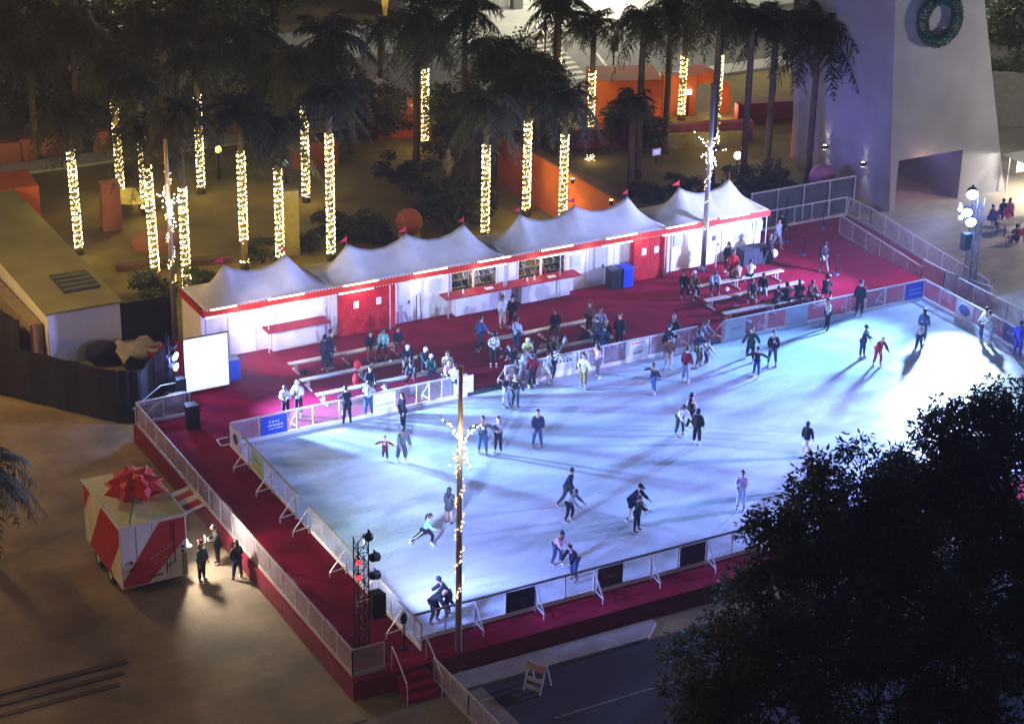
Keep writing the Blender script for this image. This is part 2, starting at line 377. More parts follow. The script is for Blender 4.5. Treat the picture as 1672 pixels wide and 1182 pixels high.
# ------------------------------------------------------------------ advertising banners on the boards
def banner(px0, px1, side, col, marks, label, flip=False):
    """marks: list of (u0,v0,u1,v1,colour) strokes on the face that looks to the camera"""
    t = None
    m = mat('banner_%d' % len(BANS), col, .6, noise=.08, nscale=2); BANS.append(1)
    z0, z1 = IZ+.19, RZ-.05
    if side == 'far': y = W_-.045
    elif side == 'near': y = -.045
    if side in ('far', 'near'):
        x0 = AY(px0[0], px0[1], W_ if side == 'far' else 0).x; x1 = AY(px1[0], px1[1], W_ if side == 'far' else 0).x
        P = lambda u, v, e: (x0+(x1-x0)*u, y-e, z0+(z1-z0)*v)
    elif side == 'left':
        y0, y1 = px0, px1; X = -.045; P = lambda u, v, e: (X-e, y0+(y1-y0)*u, z0+(z1-z0)*v)
    else:
        y0, y1 = px0, px1; X = L_-.045; P = lambda u, v, e: (X-e, y0+(y1-y0)*u, z0+(z1-z0)*v)
    def slab(b, u0, v0, u1, v1, e0, e1):
        c = [P(u0, v0, e0), P(u1, v0, e0), P(u1, v1, e0), P(u0, v1, e0), P(u0, v0, e1), P(u1, v0, e1), P(u1, v1, e1), P(u0, v1, e1)]
        b.add(c, [(0, 1, 2, 3), (7, 6, 5, 4), (0, 4, 5, 1), (1, 5, 6, 2), (2, 6, 7, 3), (3, 7, 4, 0)])
    b = MB(); slab(b, 0, 0, 1, 1, 0, .008); o = b.build('banner', m); tag(o, label, 'banner', 'banners on the rink barriers')
    cols = {}
    for q in marks: cols.setdefault(q[4], []).append(q)
    for c, qs in cols.items():
        b = MB()
        for q in qs:
            if len(q) > 5:      # ring / disc
                n = 20; r = q[2]; pts = [P(q[0]+r*math.cos(2*PI*i/n), q[1]+r*math.sin(2*PI*i/n), .012) for i in range(n)]
                if side in ('left',): pts = pts[::-1]
                b.quad(*pts)
            else: slab(b, q[0], q[1], q[2], q[3], .009, .013)
        b.build('print', mat('ink_%02d_%02d_%02d' % tuple(int(99*v) for v in c), c, .6), o)
    return o
BANS = []
W1 = (.80, .80, .80); K1 = (.05, .05, .08); Rr = (.5, .02, .02); Bl = (.03, .10, .62); Gy = (.35, .36, .4)
def script(v, h, n, c, u0=.15, u1=.85, seed=1):
    r = random.Random(seed); out = []; x = u0; step = (u1-u0)/n
    for i in range(n):
        a = r.uniform(.5, .85)*step; out.append((x, v+r.uniform(0, .2)*h, x+a, v+h*r.uniform(.6, 1), c)); x += step
    return out
banner((426, 700), (468, 690), 'far', Bl, script(.62, .14, 4, W1, .3, .75, 1)+script(.42, .14, 6, W1, .25, .85, 2)+script(.26, .1, 7, W1, .3, .85, 3), 'bright blue banner with white lettering near the far left corner of the ice')
banner((609, 665), (645, 655), 'far', W1, script(.3, .12, 9, (.3, .35, .6), .1, .9, 4)+[(.05, .06, .95, .1, (.5, .42, .1))], 'pale banner with faint blue script beside the leaning skaters')
banner((740, 640), (772, 632), 'far', W1, script(.6, .08, 4, Gy, .3, .8, 5)+script(.4, .06, 5, Gy, .3, .8, 6), 'white banner behind the gold lit pole, left of the first gateway')
banner((902, 600), (940, 592), 'far', W1, script(.6, .22, 5, K1, .12, .85, 7)+[(.1, .4, .9, .43, Gy), (.1, .3, .9, .33, Gy), (.1, .2, .9, .23, Gy)], 'white banner with one short dark word across its upper half')
banner((1021, 578), (1058, 570), 'far', W1, script(.8, .12, 6, Rr, .12, .88, 8)+[(.5, .45, .27, .27, (.62, .60, .55), 1), (.3, .25, .68, .3, K1), (.55, .32, .75, .36, K1)], 'white banner with a red heading over a round emblem')
banner((1182, 545), (1216, 538), 'far', (.7, .78, .8), script(.4, .2, 5, (.45, .5, .65), .3, .8, 9), 'pale green-white banner at the right edge of the second gateway')
banner((1283, 520), (1318, 513), 'far', (.62, .64, .76), [(.15, v, .85, v+.03, (.8, .8, .84)) for v in (.25, .4, .55, .7)], 'lilac grey banner with thin white lines of text')
banner((1478, 478), (1506, 472), 'far', Bl, script(.55, .12, 5, (.4, .5, .8), .2, .9, 11)+[(.2, .3, .9, .36, (.4, .5, .8))], 'blue banner in the far right corner of the ice')
banner((825, 985), (873, 972), 'near', (.012, .02, .07), script(.4, .2, 5, (.04, .06, .16), .2, .8, 12), 'dark navy banner facing the camera, left of the other dark banners')
banner((975, 945), (1015, 935), 'near', (.06, .025, .02), script(.45, .18, 4, (.25, .16, .05), .25, .8, 13), 'dark brown banner with faint gold marks facing the camera')
banner((1109, 912), (1150, 902), 'near', (.035, .02, .06), [], 'plain dark plum banner facing the camera beside the big tree')
banner(14.6, 13.4, 'right', (.7, .74, .85), [(.5, .5, .33, .27, (.08, .12, .35), 1)], 'white banner with a round dark blue emblem at the right end of the ice')
banner(11.2, 10.0, 'right', (.04, .06, .2), script(.5, .12, 5, (.4, .5, .8), .2, .8, 15), 'dark blue banner at the right end of the ice beside leaning people')
banner(16.9, 15.9, 'left', (.6, .62, .75), [(.5, .55, .28, .27, (.05, .06, .15), 1)], 'white banner with a dark round emblem at the left end of the rink')
banner(14.6, 13.4, 'left', (.35, .55, .35), script(.5, .2, 4, (.1, .25, .5), .2, .8, 17)+[(.1, .1, .9, .3, (.5, .5, .1))], 'green banner with yellow foot at the left end of the rink')

# ------------------------------------------------------------------ outer guard fences with scrim
def fence(label, pts, braces=(), mesh=True, h=1.08, zs=None, rail=None, name='guard_fence', step=1.22):
    pts = [Vector(p) for p in pts]
    t = thing(name, pts[0], label, 'fence', 'guard fences round the deck')
    Z = Vector((0, 0, 1))
    for a, e in zip(pts, pts[1:]):
        MB().beam(a+Z*h, e+Z*h, .055, .05).build('rail', rail or M_rail, t); MB().beam(a+Z*.09, e+Z*.09, .05, .14).build('base_board', M_rail, t)
        n = max(1, round((e-a).length/step))
        for k in range(n+1):
            q = a+(e-a)*(k/n); MB().beam(q, q+Z*(h-.03), .04).build('post', M_alu, t)
        dd = (e-a).normalized()*.02
        q = [a+dd+Z*.17, e-dd+Z*.17, e-dd+Z*(h-.03), a+dd+Z*(h-.03)]
        nrm = (e-a).cross(Z).normalized()*.006
        S = MB().add([v-nrm for v in q]+[v+nrm for v in q], [(3, 2, 1, 0), (4, 5, 6, 7), (0, 1, 5, 4), (1, 2, 6, 5), (2, 3, 7, 6), (3, 0, 4, 7)])
        if mesh: S.build('scrim', M_mesh, t)
    for (q, o) in braces:
        q = Vector(q); o = Vector(o); Bc = MB()
        Bc.beam(q+o*.05+Z*(h-.1), q+o*.7+Z*.15, .04); Bc.beam(q+o*.05+Z*.3, q+o*.7+Z*.17, .035); Bc.beam(q+o*.7, q+o*.7+Z*.17, .04)
        Bc.build('brace', M_alu, t)
    return t
fence('long scrim fence with gold rail along the left edge of the red deck', [(-.4, 20.75, DZ), (-2.78, 20.75, DZ), (-2.78, -1.05, DZ), (-1.6, -1.05, DZ)],
      [((-2.78, y, DZ), (1, 0, 0)) for y in (1.9, 5.4, 11.8)])
fence('pale railing behind the tents along the back right edge of the deck', [(33.4, 28.7, DZ), (40.35, 28.7, DZ)], mesh=False, rail=M_alu)
fence('long sloping outer railing of the ramp beside the tower square', [(40.4, 28.6, DZ), (40.4, 26.6, DZ), (40.4, 17.0, .05)], rail=M_alu)
fence('sloping inner railing of the ramp along the red carpet', [(38.25, 26.5, DZ), (38.25, 19.6, .23)], rail=M_alu)
fence('short railing where the ramp reaches the square', [(38.25, 19.6, DZ-.1), (38.25, 17.9, DZ-.1), (40.0, 16.3, .02)], rail=M_alu)
fence('grey railing along the right edge of the deck next to the square', [(38.05, 16.6, DZ), (38.05, -1.2, DZ)], rail=M_alu)
fence('low scrim fence leading from the stairs towards the dark road', [(.05, -1.5, .0), (.1, -4.0, .0), (.2, -8.5, .0)], h=1.0, name='path_fence')
for sx, lb in ((-1.4, 'left'), (-.1, 'right')): b = MB(); b.tube([(sx, -1.2, DZ), (sx, -1.25, DZ+.95), (sx, -1.6, DZ+.75), (sx, -2.4, .85), (sx, -2.45, 0)], .022, 6); tag(b.build('stair_handrail', M_alu), lb+' one of two thin curved handrails on the red stairs at the near corner', 'handrail', 'handrails of the red stairs')
t = thing('access_stair', (-2.5, 21.3, 0), 'small dark access stair with thin rails behind the left truss', 'stairs')
b = MB(); [b.box((-2.4+.3*k, 21.1, 0), (-2.1+.3*k, 22.1, .2+.18*k)) for k in range(4)]; b.build('step', M_dark, t)
b = MB(); [b.tube([(-2.5, y, .9), (-1.2, y, 1.75), (-.5, y, 1.75), (-.5, y, .3)], .02, 6) for y in (21.1, 22.1)]; [b.tube([(-2.4, y, 0), (-2.4, y, .95)], .02, 6) for y in (21.1, 22.1)]; b.build('rail', M_alu, t)
# ================================================================== tents
M_canvas = mat('white_canvas', (.66, .65, .63), .75, noise=.2, nscale=.9, bump=.7, bscale=2.2, spec=.2)
M_flag = mat('red_flag', (.55, .02, .05), .8)
M_int = mat('wall_white', (.76, .76, .78), .6, noise=.08, nscale=1)
YF, YC, YB, ZE = 25.30, 26.82, 28.34, 3.42
XL = 2.08; BAY = 3.058
def canopy(n0, n1, label, first=False):
    x0 = XL+BAY*n0; x1 = XL+BAY*n1
    t = thing('frame_tent', ((x0+x1)/2, YC, DZ), label, 'tent', 'white peaked tents in a row')
    pk = [x0+BAY*(k+.5) for k in range(n1-n0)]
    def R(x):
        best = 0
        for p in pk:
            a = abs(x-p)/(BAY/2)
            end = (x < pk[0] or x > pk[-1])
            if end: v = 1.42*max(0, 1-a)**1.45
            else: v = .92+.50*max(0, 1-a)**2.1
            if abs(x-p) <= BAY/2+1e-6: best = max(best, v)
        return best
    nx = 14*(n1-n0); ny = 20; vs = []; fs = []
    for i in range(nx+1):
        x = x0+(x1-x0)*i/nx
        for j in range(ny+1):
            y = YF+(YB-YF)*j/ny; tt = abs(y-YC)/(YC-YF)
            r = R(x); pw = 1.25+.35*math.exp(-min(abs(x-p) for p in pk)*1.6)
            rr = min(1, min(x-x0, x1-x)/1.2)
            z = ZE + r*(1-tt)**pw + .015*math.sin(9*x)*math.sin(PI*(j/ny))
            vs.append((x, y, z))
    for i in range(nx):
        for j in range(ny):
            a = i*(ny+1)+j; fs.append((a, a+ny+1, a+ny+2, a+1))
    b = MB(); b.add(vs, fs)
    # valance flaps at back and both ends
    b.add([(x0, YB, ZE), (x1, YB, ZE), (x1, YB+.01, ZE-.28), (x0, YB+.01, ZE-.28)], [(0, 1, 2, 3)])
    o = b.build('canopy', M_canvas, t, smooth=True)
    s = o.modifiers.new('s', 'SOLIDIFY'); s.thickness = .012; s.offset = -1
    for k in range(n1-n0+1):
        for y in (YF+.07, YB-.07): MB().tube([(x0+BAY*k+(.06 if k == 0 else -.06 if k == n1-n0 else 0), y, DZ), (x0+BAY*k+(.06 if k == 0 else -.06 if k == n1-n0 else 0), y, ZE-.04)], .03, 6).build('leg', M_alu, t)
    for i, p in enumerate(pk):
        q = MB(); q.tube([(p, YC, ZE+1.30), (p, YC, ZE+1.80)], .018, 6); f = q.build('mast', M_flag, t)
        if rnd.random() < .8:
            s_ = rnd.uniform(-.45, -.25); dz = rnd.uniform(-.05, .1)
            q = MB(); q.add([(p, YC-.01, ZE+1.78), (p, YC-.01, ZE+1.52), (p+s_, YC+.02, ZE+1.55+dz), (p, YC+.01, ZE+1.78), (p, YC+.01, ZE+1.52), (p+s_, YC+.04, ZE+1.55+dz)], [(0, 1, 2), (5, 4, 3), (0, 3, 4, 1), (1, 4, 5, 2), (2, 5, 3, 0)])
            q.build('pennant', M_flag, f)
    return t
canopy(0, 2, 'white tent with two peaks at the left end of the row, above the magenta counter')
canopy(2, 5, 'white canopy tent with three peaks over the large red cabinet')
canopy(5, 8, 'white canopy tent with three peaks over the skate shelves and the smaller red cabinet')
canopy(8, 10, 'white tent with two peaks at the right end beside the string-lit pole')
XR = XL+BAY*10
# red fascia with light bars
t = thing('light_fascia', (XL, YF-.03, 3.1), 'long red fascia board with white light bars along the front of all tents', 'fascia')
b = MB(); b.box((XL-.05, YF-.07, 3.10), (XR+.05, YF-.02, 3.42)); b.build('fascia_board', mat('fascia_red', (.45, .02, .01), .5, emit=(.9, .06, .02), estr=.10), t)
b = MB(); b.box((XL-.09, YF-.05, 3.08), (XL-.055, YB, 3.40)); b.build('side_board', M_red, t)
for i, s in enumerate([2.1, 4.9, 8.6, 12.2, 15.6, 19.05, 22.7, 26.2, 29.4]):
    ln = 1.25 if i == 0 else 1.75
    for dx, z in ((.22, 3.43), (-.02, 3.085)):
        b = MB(); b.box((s+dx, YF-.11, z-.03), (s+dx+ln, YF-.075, z+.03)); b.build('light_bar', M_led, t)
b = MB()
for k in range(190):
    x = XL+.1+k*(XR-XL-.2)/190
    for z in (3.10, 3.42): b.box((x, YF-.082, z-.008), (x+.018, YF-.072, z+.008))
o = b.build('pin_lights', M_led, t); o['kind'] = 'stuff'
for i in range(10):
    lamp("fascia_glow", 'POINT', (XL+BAY*(i+.5), YF-.16, 2.95), 45, (1.0, .88, .86), size=.5)

# ------------------------------------------------------------------ booth front wall
YW = 25.88
def wx(px, py): return AY(px, py, YW).x
wall = thing('booth_wall', (XL, YW, DZ), 'long white booth wall of panels under the row of tents', 'wall')
ops = [(14.75, 17.15, 1.85, 3.0), (18.4, 20.95, 1.85, 3.0)]           # openings with shelves behind
segs = [(XL, 4.75), (4.75, 8.1), (8.1, 11.9), (11.9, 14.75), (17.15, 18.4), (20.95, 24.3), (24.3, 27.1), (27.1, XR)]
for x0, x1 in segs:
    b = MB(); b.box((x0+.012, YW, DZ), (x1-.012, YW+.06, 3.2)); b.build('panel', M_int, wall)
for x0, x1, z0, z1 in ops:
    b = MB(); b.box((x0, YW, DZ), (x1, YW+.06, z0)); b.box((x0, YW, z1), (x1, YW+.06, 3.2)); b.build('panel', M_int, wall)
b = MB()
for x in (3.4, 4.72, 8.2, 11.95, 13.2, 14.7, 17.2, 17.75, 18.35, 21.0, 22.2, 23.4, 27.2, 29.2, 30.25): b.box((x-.035, YW-.035, DZ), (x+.035, YW-.003, 3.1))
b.build('frame', M_alu, wall)
b = MB(); b.box((XL+.01, YW+.07, DZ), (XL+.06, YB-.05, 3.1)); b.build('side_panel', M_int, wall)
b = MB(); b.box((XR-.06, YW+.07, DZ), (XR-.01, YB-.05, 3.1)); b.build('side_panel', M_int, wall)
b = MB(); b.box((XL+.08, YB-.12, DZ), (XR-.08, YB-.06, 3.1)); b.build('back_panel', mat('back_wall', (.35, .33, .30), .8), wall)
for x0, x1, ht, c in ((22.35, 23.25, 2.9, (.42, .44, .55)), (11.98, 12.55, 2.85, (.55, .57, .68)), (29.3, 30.1, 2.85, (.7, .7, .76))):
    b = MB(); b.box((x0, YW-.03, DZ+.02), (x1, YW-.004, ht)); dd = b.build('door', mat('door_%d' % int(x0), c, .6), wall)
    b = MB(); b.box((x1-.12, YW-.07, 1.7), (x1-.06, YW-.032, 1.85)); b.build('handle', M_dark, dd)
b = MB(); b.tube([(12.75, YW-.25, DZ), (12.75, YW-.25, 2.1), (12.95, YW-.25, 2.2), (13.0, YW-.25, DZ)], .018, 6); tag(b.build('hose_stand', M_dark), 'thin dark looped rail standing by the grey door right of the large red cabinet', 'rail')
b = MB(); b.box((31.0, YW-.03, 1.72), (31.9, YW-.004, 2.62)); wn = b.build('window', M_alu, wall)
b = MB(); b.box((31.07, YW-.045, 1.79), (31.83, YW-.032, 2.13)); b.box((31.07, YW-.045, 2.2), (31.83, YW-.032, 2.55)); b.build('pane', mat('pane', (.30, .34, .45), .2), wn)
# shop shelving behind the two openings, lit warm
M_shelf = mat('shelf_wood', (.30, .27, .20), .6)
M_boot = [mat('boot_%d' % i, c, .5) for i, c in enumerate([(.05, .06, .08), (.5, .5, .46), (.12, .14, .12), (.3, .16, .07), (.25, .3, .35)])]
for j, (x0, x1, z0, z1) in enumerate(ops):
    t = thing('skate_rack', ((x0+x1)/2, 27.0, DZ), ['shelves of rental skates behind the left opening of the booth', 'shelves of rental skates behind the right opening of the booth'][j], 'shelf', 'racks of rental skates')
    b = MB(); b.box((x0-.3, 27.2, DZ), (x1+.9, 27.25, 3.1))
    for z in (1.55, 1.95, 2.32, 2.68): b.box((x0-.3, 26.85, z), (x1+.9, 27.2, z+.025))
    for x in (x0-.3, (x0+x1)/2+.2, x1+.9): b.box((x-.02, 26.84, DZ), (x+.02, 27.2, 3.1))
    b.build('rack_frame', M_shelf, t)
    bm_ = [MB() for _ in M_boot]
    for z in (1.575, 1.975, 2.345, 2.705):
        x = x0-.22
        while x < x1+.8:
            if rnd.random() < .85:
                q = rnd.choice(bm_); h = rnd.uniform(.2, .3); q.box((x, 26.9, z+.03), (x+.09, 27.12, z+.12)); q.box((x, 27.0, z+.12), (x+.09, 27.12, z+h)); q.box((x+.035, 26.88, z), (x+.05, 27.12, z+.028))
            x += rnd.uniform(.11, .16)
    for q, mm in zip(bm_, M_boot):
        o = q.build('skate_boots', mm, t); o['kind'] = 'stuff'
    b = MB(); b.box(((x0+x1)/2-.06, YW+.07, 1.85), ((x0+x1)/2+.06, YW+.12, 3.0)); b.build('mullion', mat('mullion', (.8, .62, .42), .6), t)
    lamp("booth_lamp", 'POINT', ((x0+x1)/2, 26.3, 2.95), 60, (1.0, .78, .5), size=.2)
# counters
def counter(name, x0, x1, boxes, label):
    t = thing(name, ((x0+x1)/2, 25.5, DZ), label, 'counter')
    b = MB(); b.box((x0, 25.02, 1.83), (x1, YW-.04, 1.89)); b.build('counter_top', mat('counter_red', (.34, .01, .03), .6, noise=.2), t)
    for a, e in boxes:
        b = MB(); b.box((a, 25.43, DZ), (e, YW-.04, 1.828)); b.build('cabinet', M_white, t, bevel=.01)
counter('counter', 5.0, 8.05, [(5.35, 7.95)], 'white counter with a magenta top, brightly lit at the left end of the booths')
counter('counter', 14.05, 21.45, [(14.75, 17.75), (18.35, 21.05)], 'long white counter with a red top in front of the skate shelves')
for i, (px, py, lab) in enumerate([(753, 477, 'white bottle on the long counter, left of the others'), (860, 459, 'white bottle on the long counter, left one of the near pair'), (869, 455, 'white bottle on the long counter, right one of the near pair')]):
    p = G(px, py, 1.895); b = MB(); b.tube([(p.x, 25.4, 1.895), (p.x, 25.4, 2.05), (p.x, 25.4, 2.08), (p.x, 25.4, 2.14)], [.045, .045, .02, .02], 8); tag(b.build('bottle', M_white), lab, 'bottle', 'bottles on the long counter')
for px, py, lab in [(798, 470, 'flat white paper pad on the left half of the long counter'), (901, 452, 'flat white paper pad on the right half of the long counter')]:
    p = G(px, py, 1.895); b = MB(); b.box((p.x-.22, 25.3, 1.893), (p.x+.2, 25.55, 1.92)); tag(b.build('paper_pad', M_white), lab, 'paper', 'paper pads on the long counter')
# red cabinets
def redbox(x0, x1, label, n):
    t = thing('red_cabinet', ((x0+x1)/2, 25.5, DZ), label, 'cabinet', 'red cabinets against the booth wall')
    b = MB(); b.box((x0, 25.52, DZ+.01), (x1, YW-.04, 2.92)); b.build('body', M_red, t, bevel=.01)
    xm = (x0+x1)/2
    for a, e in ((x0+.03, xm-.01), (xm+.01, x1-.03)):
        b = MB(); b.box((a, 25.495, DZ+.06), (e, 25.518, 2.86)); dr = b.build('door', M_red, t)
        c = (a+e)/2+(.1 if a < xm-.5 else -.15)
        b = MB(); b.box((c-.13, 25.482, 2.1), (c+.13, 25.493, 2.45)); nn = b.build('notice', M_white, dr)
        b = MB(); [b.box((c-.08, 25.476, 2.38-.05*k), (c+.08-.03*(k % 2), 25.481, 2.395-.05*k)) for k in range(4)]; b.build('print', mat('grey_ink', (.3, .3, .34), .7), nn)
    b = MB()
    r = random.Random(n)
    for _ in range(70):
        x = r.uniform(x0+.1, x1-.1); z = r.uniform(.9, 2.7); b.box((x, 25.486, z), (x+.025, 25.494, z+.03))
    b.build('speckle', mat('snow_fleck', (.75, .3, .3), .7), t)['kind'] = 'stuff'
redbox(8.75, 11.6, 'large red double cabinet with two white notices, left of the other red one', 1)
redbox(24.7, 26.7, 'smaller red double cabinet with two white notices beside the blue bin', 2)
# wall notices
for (px, py, w_, h_, c, lab) in [(712, 466, .55, .62, (.55, .6, .7), 'pale blue notice on the white wall between red cabinet and shelves'), (941, 426, .55, .62, (.5, .56, .75), 'blue grey notice on the wall right of the skate shelves'),
        (1109, 393, .62, .6, (.42, .45, .55), 'grey picture notice on the wall right of the smaller red cabinet'), (1162, 372, .25, .3, (.5, .45, .6), 'small lilac notice high on the narrow white door'),
        (1166, 389, .22, .28, (.08, .08, .12), 'small dark picture on the narrow white door'), (1237, 369, .6, .55, (.45, .72, .6), 'mint green notice at the far right end of the booth wall')]:
    p = AY(px, py, YW-.04); b = MB(); b.box((p.x-w_/2, YW-.055, p.z-h_/2), (p.x+w_/2, YW-.034, p.z+h_/2)); nn = b.build('notice', mat('nt%d' % px, c, .6, noise=.2, nscale=5)); tag(nn, lab, 'notice', 'notices on the booth wall')
# bins
for px, lab, c, dx in ((1005, 'black square bin beside the blue one', (.02, .02, .025), .0), (1020, 'blue square bin beside the smaller red cabinet', (.02, .06, .6), .0)):
    p = G(px, 463, DZ); x = {1005: 23.45, 1020: 24.15}[px]
    t = thing('waste_bin', (x, 25.25, DZ), lab, 'bin', 'square bins by the booths'); mm = mat('bin%d' % px, c, .4)
    b = MB(); b.box((x-.3, 25.0, DZ), (x+.3, 25.6, 1.72)); b.build('body', mm, t, bevel=.03)
    b = MB(); b.box((x-.32, 24.98, 1.722), (x+.32, 25.62, 1.8)); b.build('lid', mm, t, bevel=.02)
p = G(383, 622, DZ); t = thing('waste_bin', p, 'blue bin half hidden behind the white screen', 'bin', 'square bins by the booths')
b = MB(); b.box((p.x-.25, p.y, DZ), (p.x+.3, p.y+.5, 1.65)); b.build('body', mat('bin1020', (.02, .06, .6)), t, bevel=.03)
b = MB(); b.box((p.x-.27, p.y-.02, 1.652), (p.x+.32, p.y+.52, 1.74)); b.build('lid', mat('bin1020', (.02, .06, .6)), t, bevel=.02)
# black draped table by the window
b = MB(); n = 40; vs = []
x0, x1, y0, y1 = 30.9, 32.55, 24.75, 25.45
per = [(x0+(x1-x0)*i/12, y0) for i in range(12)]+[(x1, y0+(y1-y0)*i/6) for i in range(6)]+[(x1-(x1-x0)*i/12, y1) for i in range(12)]+[(x0, y1-(y1-y0)*i/6) for i in range(6)]
cxx, cyy = (x0+x1)/2, (y0+y1)/2; nn = len(per)
vs = [(px, py, 1.62) for px, py in per]+[(cxx+(px-cxx)*(1.04+.04*(i % 2)), cyy+(py-cyy)*(1.06+.06*(i % 2)), .77) for i, (px, py) in enumerate(per)]
b.add(vs, [tuple(range(nn))]+[(i, nn+i, nn+(i+1) % nn, (i+1) % nn) for i in range(nn)])
tag(b.build('draped_table', mat('black_cloth', (.03, .035, .05), .9)), 'table under a black cloth below the window of the booth wall', 'table')
b = MB(); b.ball((33.1, 25.2, .98), .2, 10, 8, (1.1, .9, 1.2)); tag(b.build('white_bag', M_white, smooth=True), 'small white bag on the carpet at the right end of the booths', 'bag')
# floor stanchions with cords
prev = None
st = []
for i, (px, py) in enumerate([(1283, 395), (1312, 416), (1284, 352), (1365, 448), (1343, 372)]):
    p = G(px, py, DZ); t = thing('stanchion', p, ['barrier post by the couple at the end of the booths', 'barrier post with a round blue base in the middle of the red carpet', 'barrier post next to the pale back railing', 'barrier post standing nearest the ramp railing', 'barrier post near the top of the ramp'][i], 'post', 'queue barrier posts on the carpet')
    b = MB(); b.tube([p, p+Vector((0, 0, .05))], [.18, .15], 14); b.build('foot', mat('st_base', (.05, .07, .2), .4), t)
    b = MB(); b.tube([p+Vector((0, 0, .05)), p+Vector((0, 0, 1.0))], .03, 8); b.ball(p+Vector((0, 0, 1.02)), .05, 8, 6); b.build('post', M_dark, t); st.append(p)
for i, (a, e) in enumerate([(0, 1), (1, 3), (2, 0), (1, 4)]):
    A = st[a]+Vector((0, 0, .93)); B = st[e]+Vector((0, 0, .93)); b = MB()
    b.tube([A+(B-A)*(k/10)-Vector((0, 0, .28*math.sin(PI*k/10))) for k in range(11)], .018, 6)
    tag(b.build('cord', M_black), ['dark cord between the couple and the round blue foot', 'dark cord running to the post nearest the ramp', 'dark cord running to the back railing', 'dark cord running towards the top of the ramp'][i], 'cord', 'cords between the barrier posts')

# ------------------------------------------------------------------ benches (bleacher planks on cross feet)
M_bench = mat('bench_alu', (.55, .55, .52), .4, .35, noise=.2, nscale=4)
def make_bench(L):
    t = thing('bench', (0, 0, 0), 'x', 'bench'); local(t)
    b = MB(); b.box((0, -.15, .43), (L, .15, .47)); b.box((0, -.15, .40), (L, -.12, .428)); b.box((0, .12, .40), (L, .15, .428)); b.build('seat', M_bench, t, bevel=.006)
    n = 3 if L > 4 else 2
    for k in range(n):
        x = .35+(L-.7)*k/(n-1); b = MB()
        b.beam((x, -.38, .03), (x, .38, .03), .06, .06); b.beam((x, -.1, .05), (x, -.1, .41), .05); b.beam((x, .1, .05), (x, .1, .41), .05); b.beam((x, -.13, .4), (x, .13, .4), .045)
        b.build('leg', M_bench, t)
    return t
bl = {}
def bench(L, x, y, label, group, rz=0.):
    if L not in bl:
        bl[L] = make_bench(L); o = bl[L]; o.location = (x, y, DZ); o.rotation_euler[2] = rz; o['label'] = label; o['group'] = group
    else: copy_tree(bl[L], (x, y, DZ), rz, label, group)
gL = 'plank benches on the carpet left of the middle'; gR = 'plank benches on the carpet right of the middle'
bench(5.6, 5.05, 22.9, 'rearmost long plank bench of the left group, nearest the magenta counter', gL)
bench(5.8, 4.85, 21.05, 'middle long plank bench of the left group, with a red bag on it', gL)
bench(6.6, 4.85, 19.35, 'front plank bench of the left group, next to the ice barrier', gL)
bench(5.4, 14.5, 21.35, 'rear plank bench of the middle group with a dark coated sitter', 'plank benches in the middle')
bench(5.5, 14.2, 19.2, 'front plank bench of the middle group, crowded with people and bags', 'plank benches in the middle')
bench(5.6, 26.2, 22.65, 'rearmost bright plank bench of the right group', gR)
bench(5.8, 26.0, 20.95, 'middle plank bench of the right group with its left end in shade', gR)
bench(5.6, 25.9, 19.2, 'front plank bench of the right group, mostly hidden by dark coats', gR)
# ================================================================== truss towers with stage lamps
M_truss = mat('truss_black', (.02, .02, .03), .4, .6)
M_truss2 = mat('truss_blue_lit', (.10, .12, .2), .4, .6)  # blue lamp light is put into the metal colour
def truss(x, y, z0, z1, label, m, w=.38):
    t = thing('truss_tower', (x, y, z0), label, 'truss', 'lighting trusses round the ice')
    b = MB(); h = w/2
    for sx in (-h, h):
        for sy in (-h, h): b.tube([(x+sx, y+sy, z0), (x+sx, y+sy, z1)], .025, 6)
    b.build('chord', m, t)
    b = MB(); n = int((z1-z0)/.42)
    for k in range(n):
        a = z0+.05+k*(z1-z0-.1)/n; e = z0+.05+(k+1)*(z1-z0-.1)/n; s = 1 if k % 2 else -1
        b.beam((x-h*s, y-h, a), (x+h*s, y-h, e), .022); b.beam((x-h*s, y+h, a), (x+h*s, y+h, e), .022)
        b.beam((x-h, y-h*s, a), (x-h, y+h*s, e), .022); b.beam((x+h, y-h*s, a), (x+h, y+h*s, e), .022)
        for q in ((-h, -h, h, -h), (-h, h, h, h), (-h, -h, -h, h), (h, -h, h, h)): b.beam((x+q[0], y+q[1], a), (x+q[2], y+q[3], a), .02)
    b.build('lattice', m, t)
    b = MB(); b.box((x-.4, y-.4, z0), (x+.4, y+.4, z0+.03)); b.build('base_plate', m, t)
    return t
truss(-1.78, .35, DZ, 5.2, 'black lattice truss at the near left corner of the deck', M_truss)
truss(39.3, 17.25, 0, 5.6, 'tall blue lit lattice truss by the bright lamps at the foot of the ramp', M_truss2, .42)
truss(-.62, 22.2, DZ, 4.0, 'short truss carrying lamps at the left edge of the white screen', M_truss, .3)
def parcan(p, target, label, lens, r=.14, estr=0., name='stage_lamp', bodym=None):
    p = Vector(p); d = (Vector(target)-p).normalized()
    t = thing(name, p, label, 'stage lamp', 'stage lamps on the trusses')
    b = MB(); b.tube([p-d*.34, p-d*.28, p], [r*.6, r*.9, r], 12, cap=True); b.build('housing', bodym or M_truss, t, smooth=False)
    b = MB(); b.tube([p+d*.004, p+d*.02], [r*.92, r*.9], 14)
    b.build('lens', mat('lens_%s' % label[:14], lens, .3, emit=lens if estr else None, estr=estr, sampling='NONE') if estr else M_black, t)
    b = MB(); b.beam(p-d*.15+Vector((0, 0, r+.01)), p-d*.15+Vector((0, 0, r+.09)), .05, .12); b.build('yoke', M_truss, t)
    return t
cl = (-26, -50, 34)
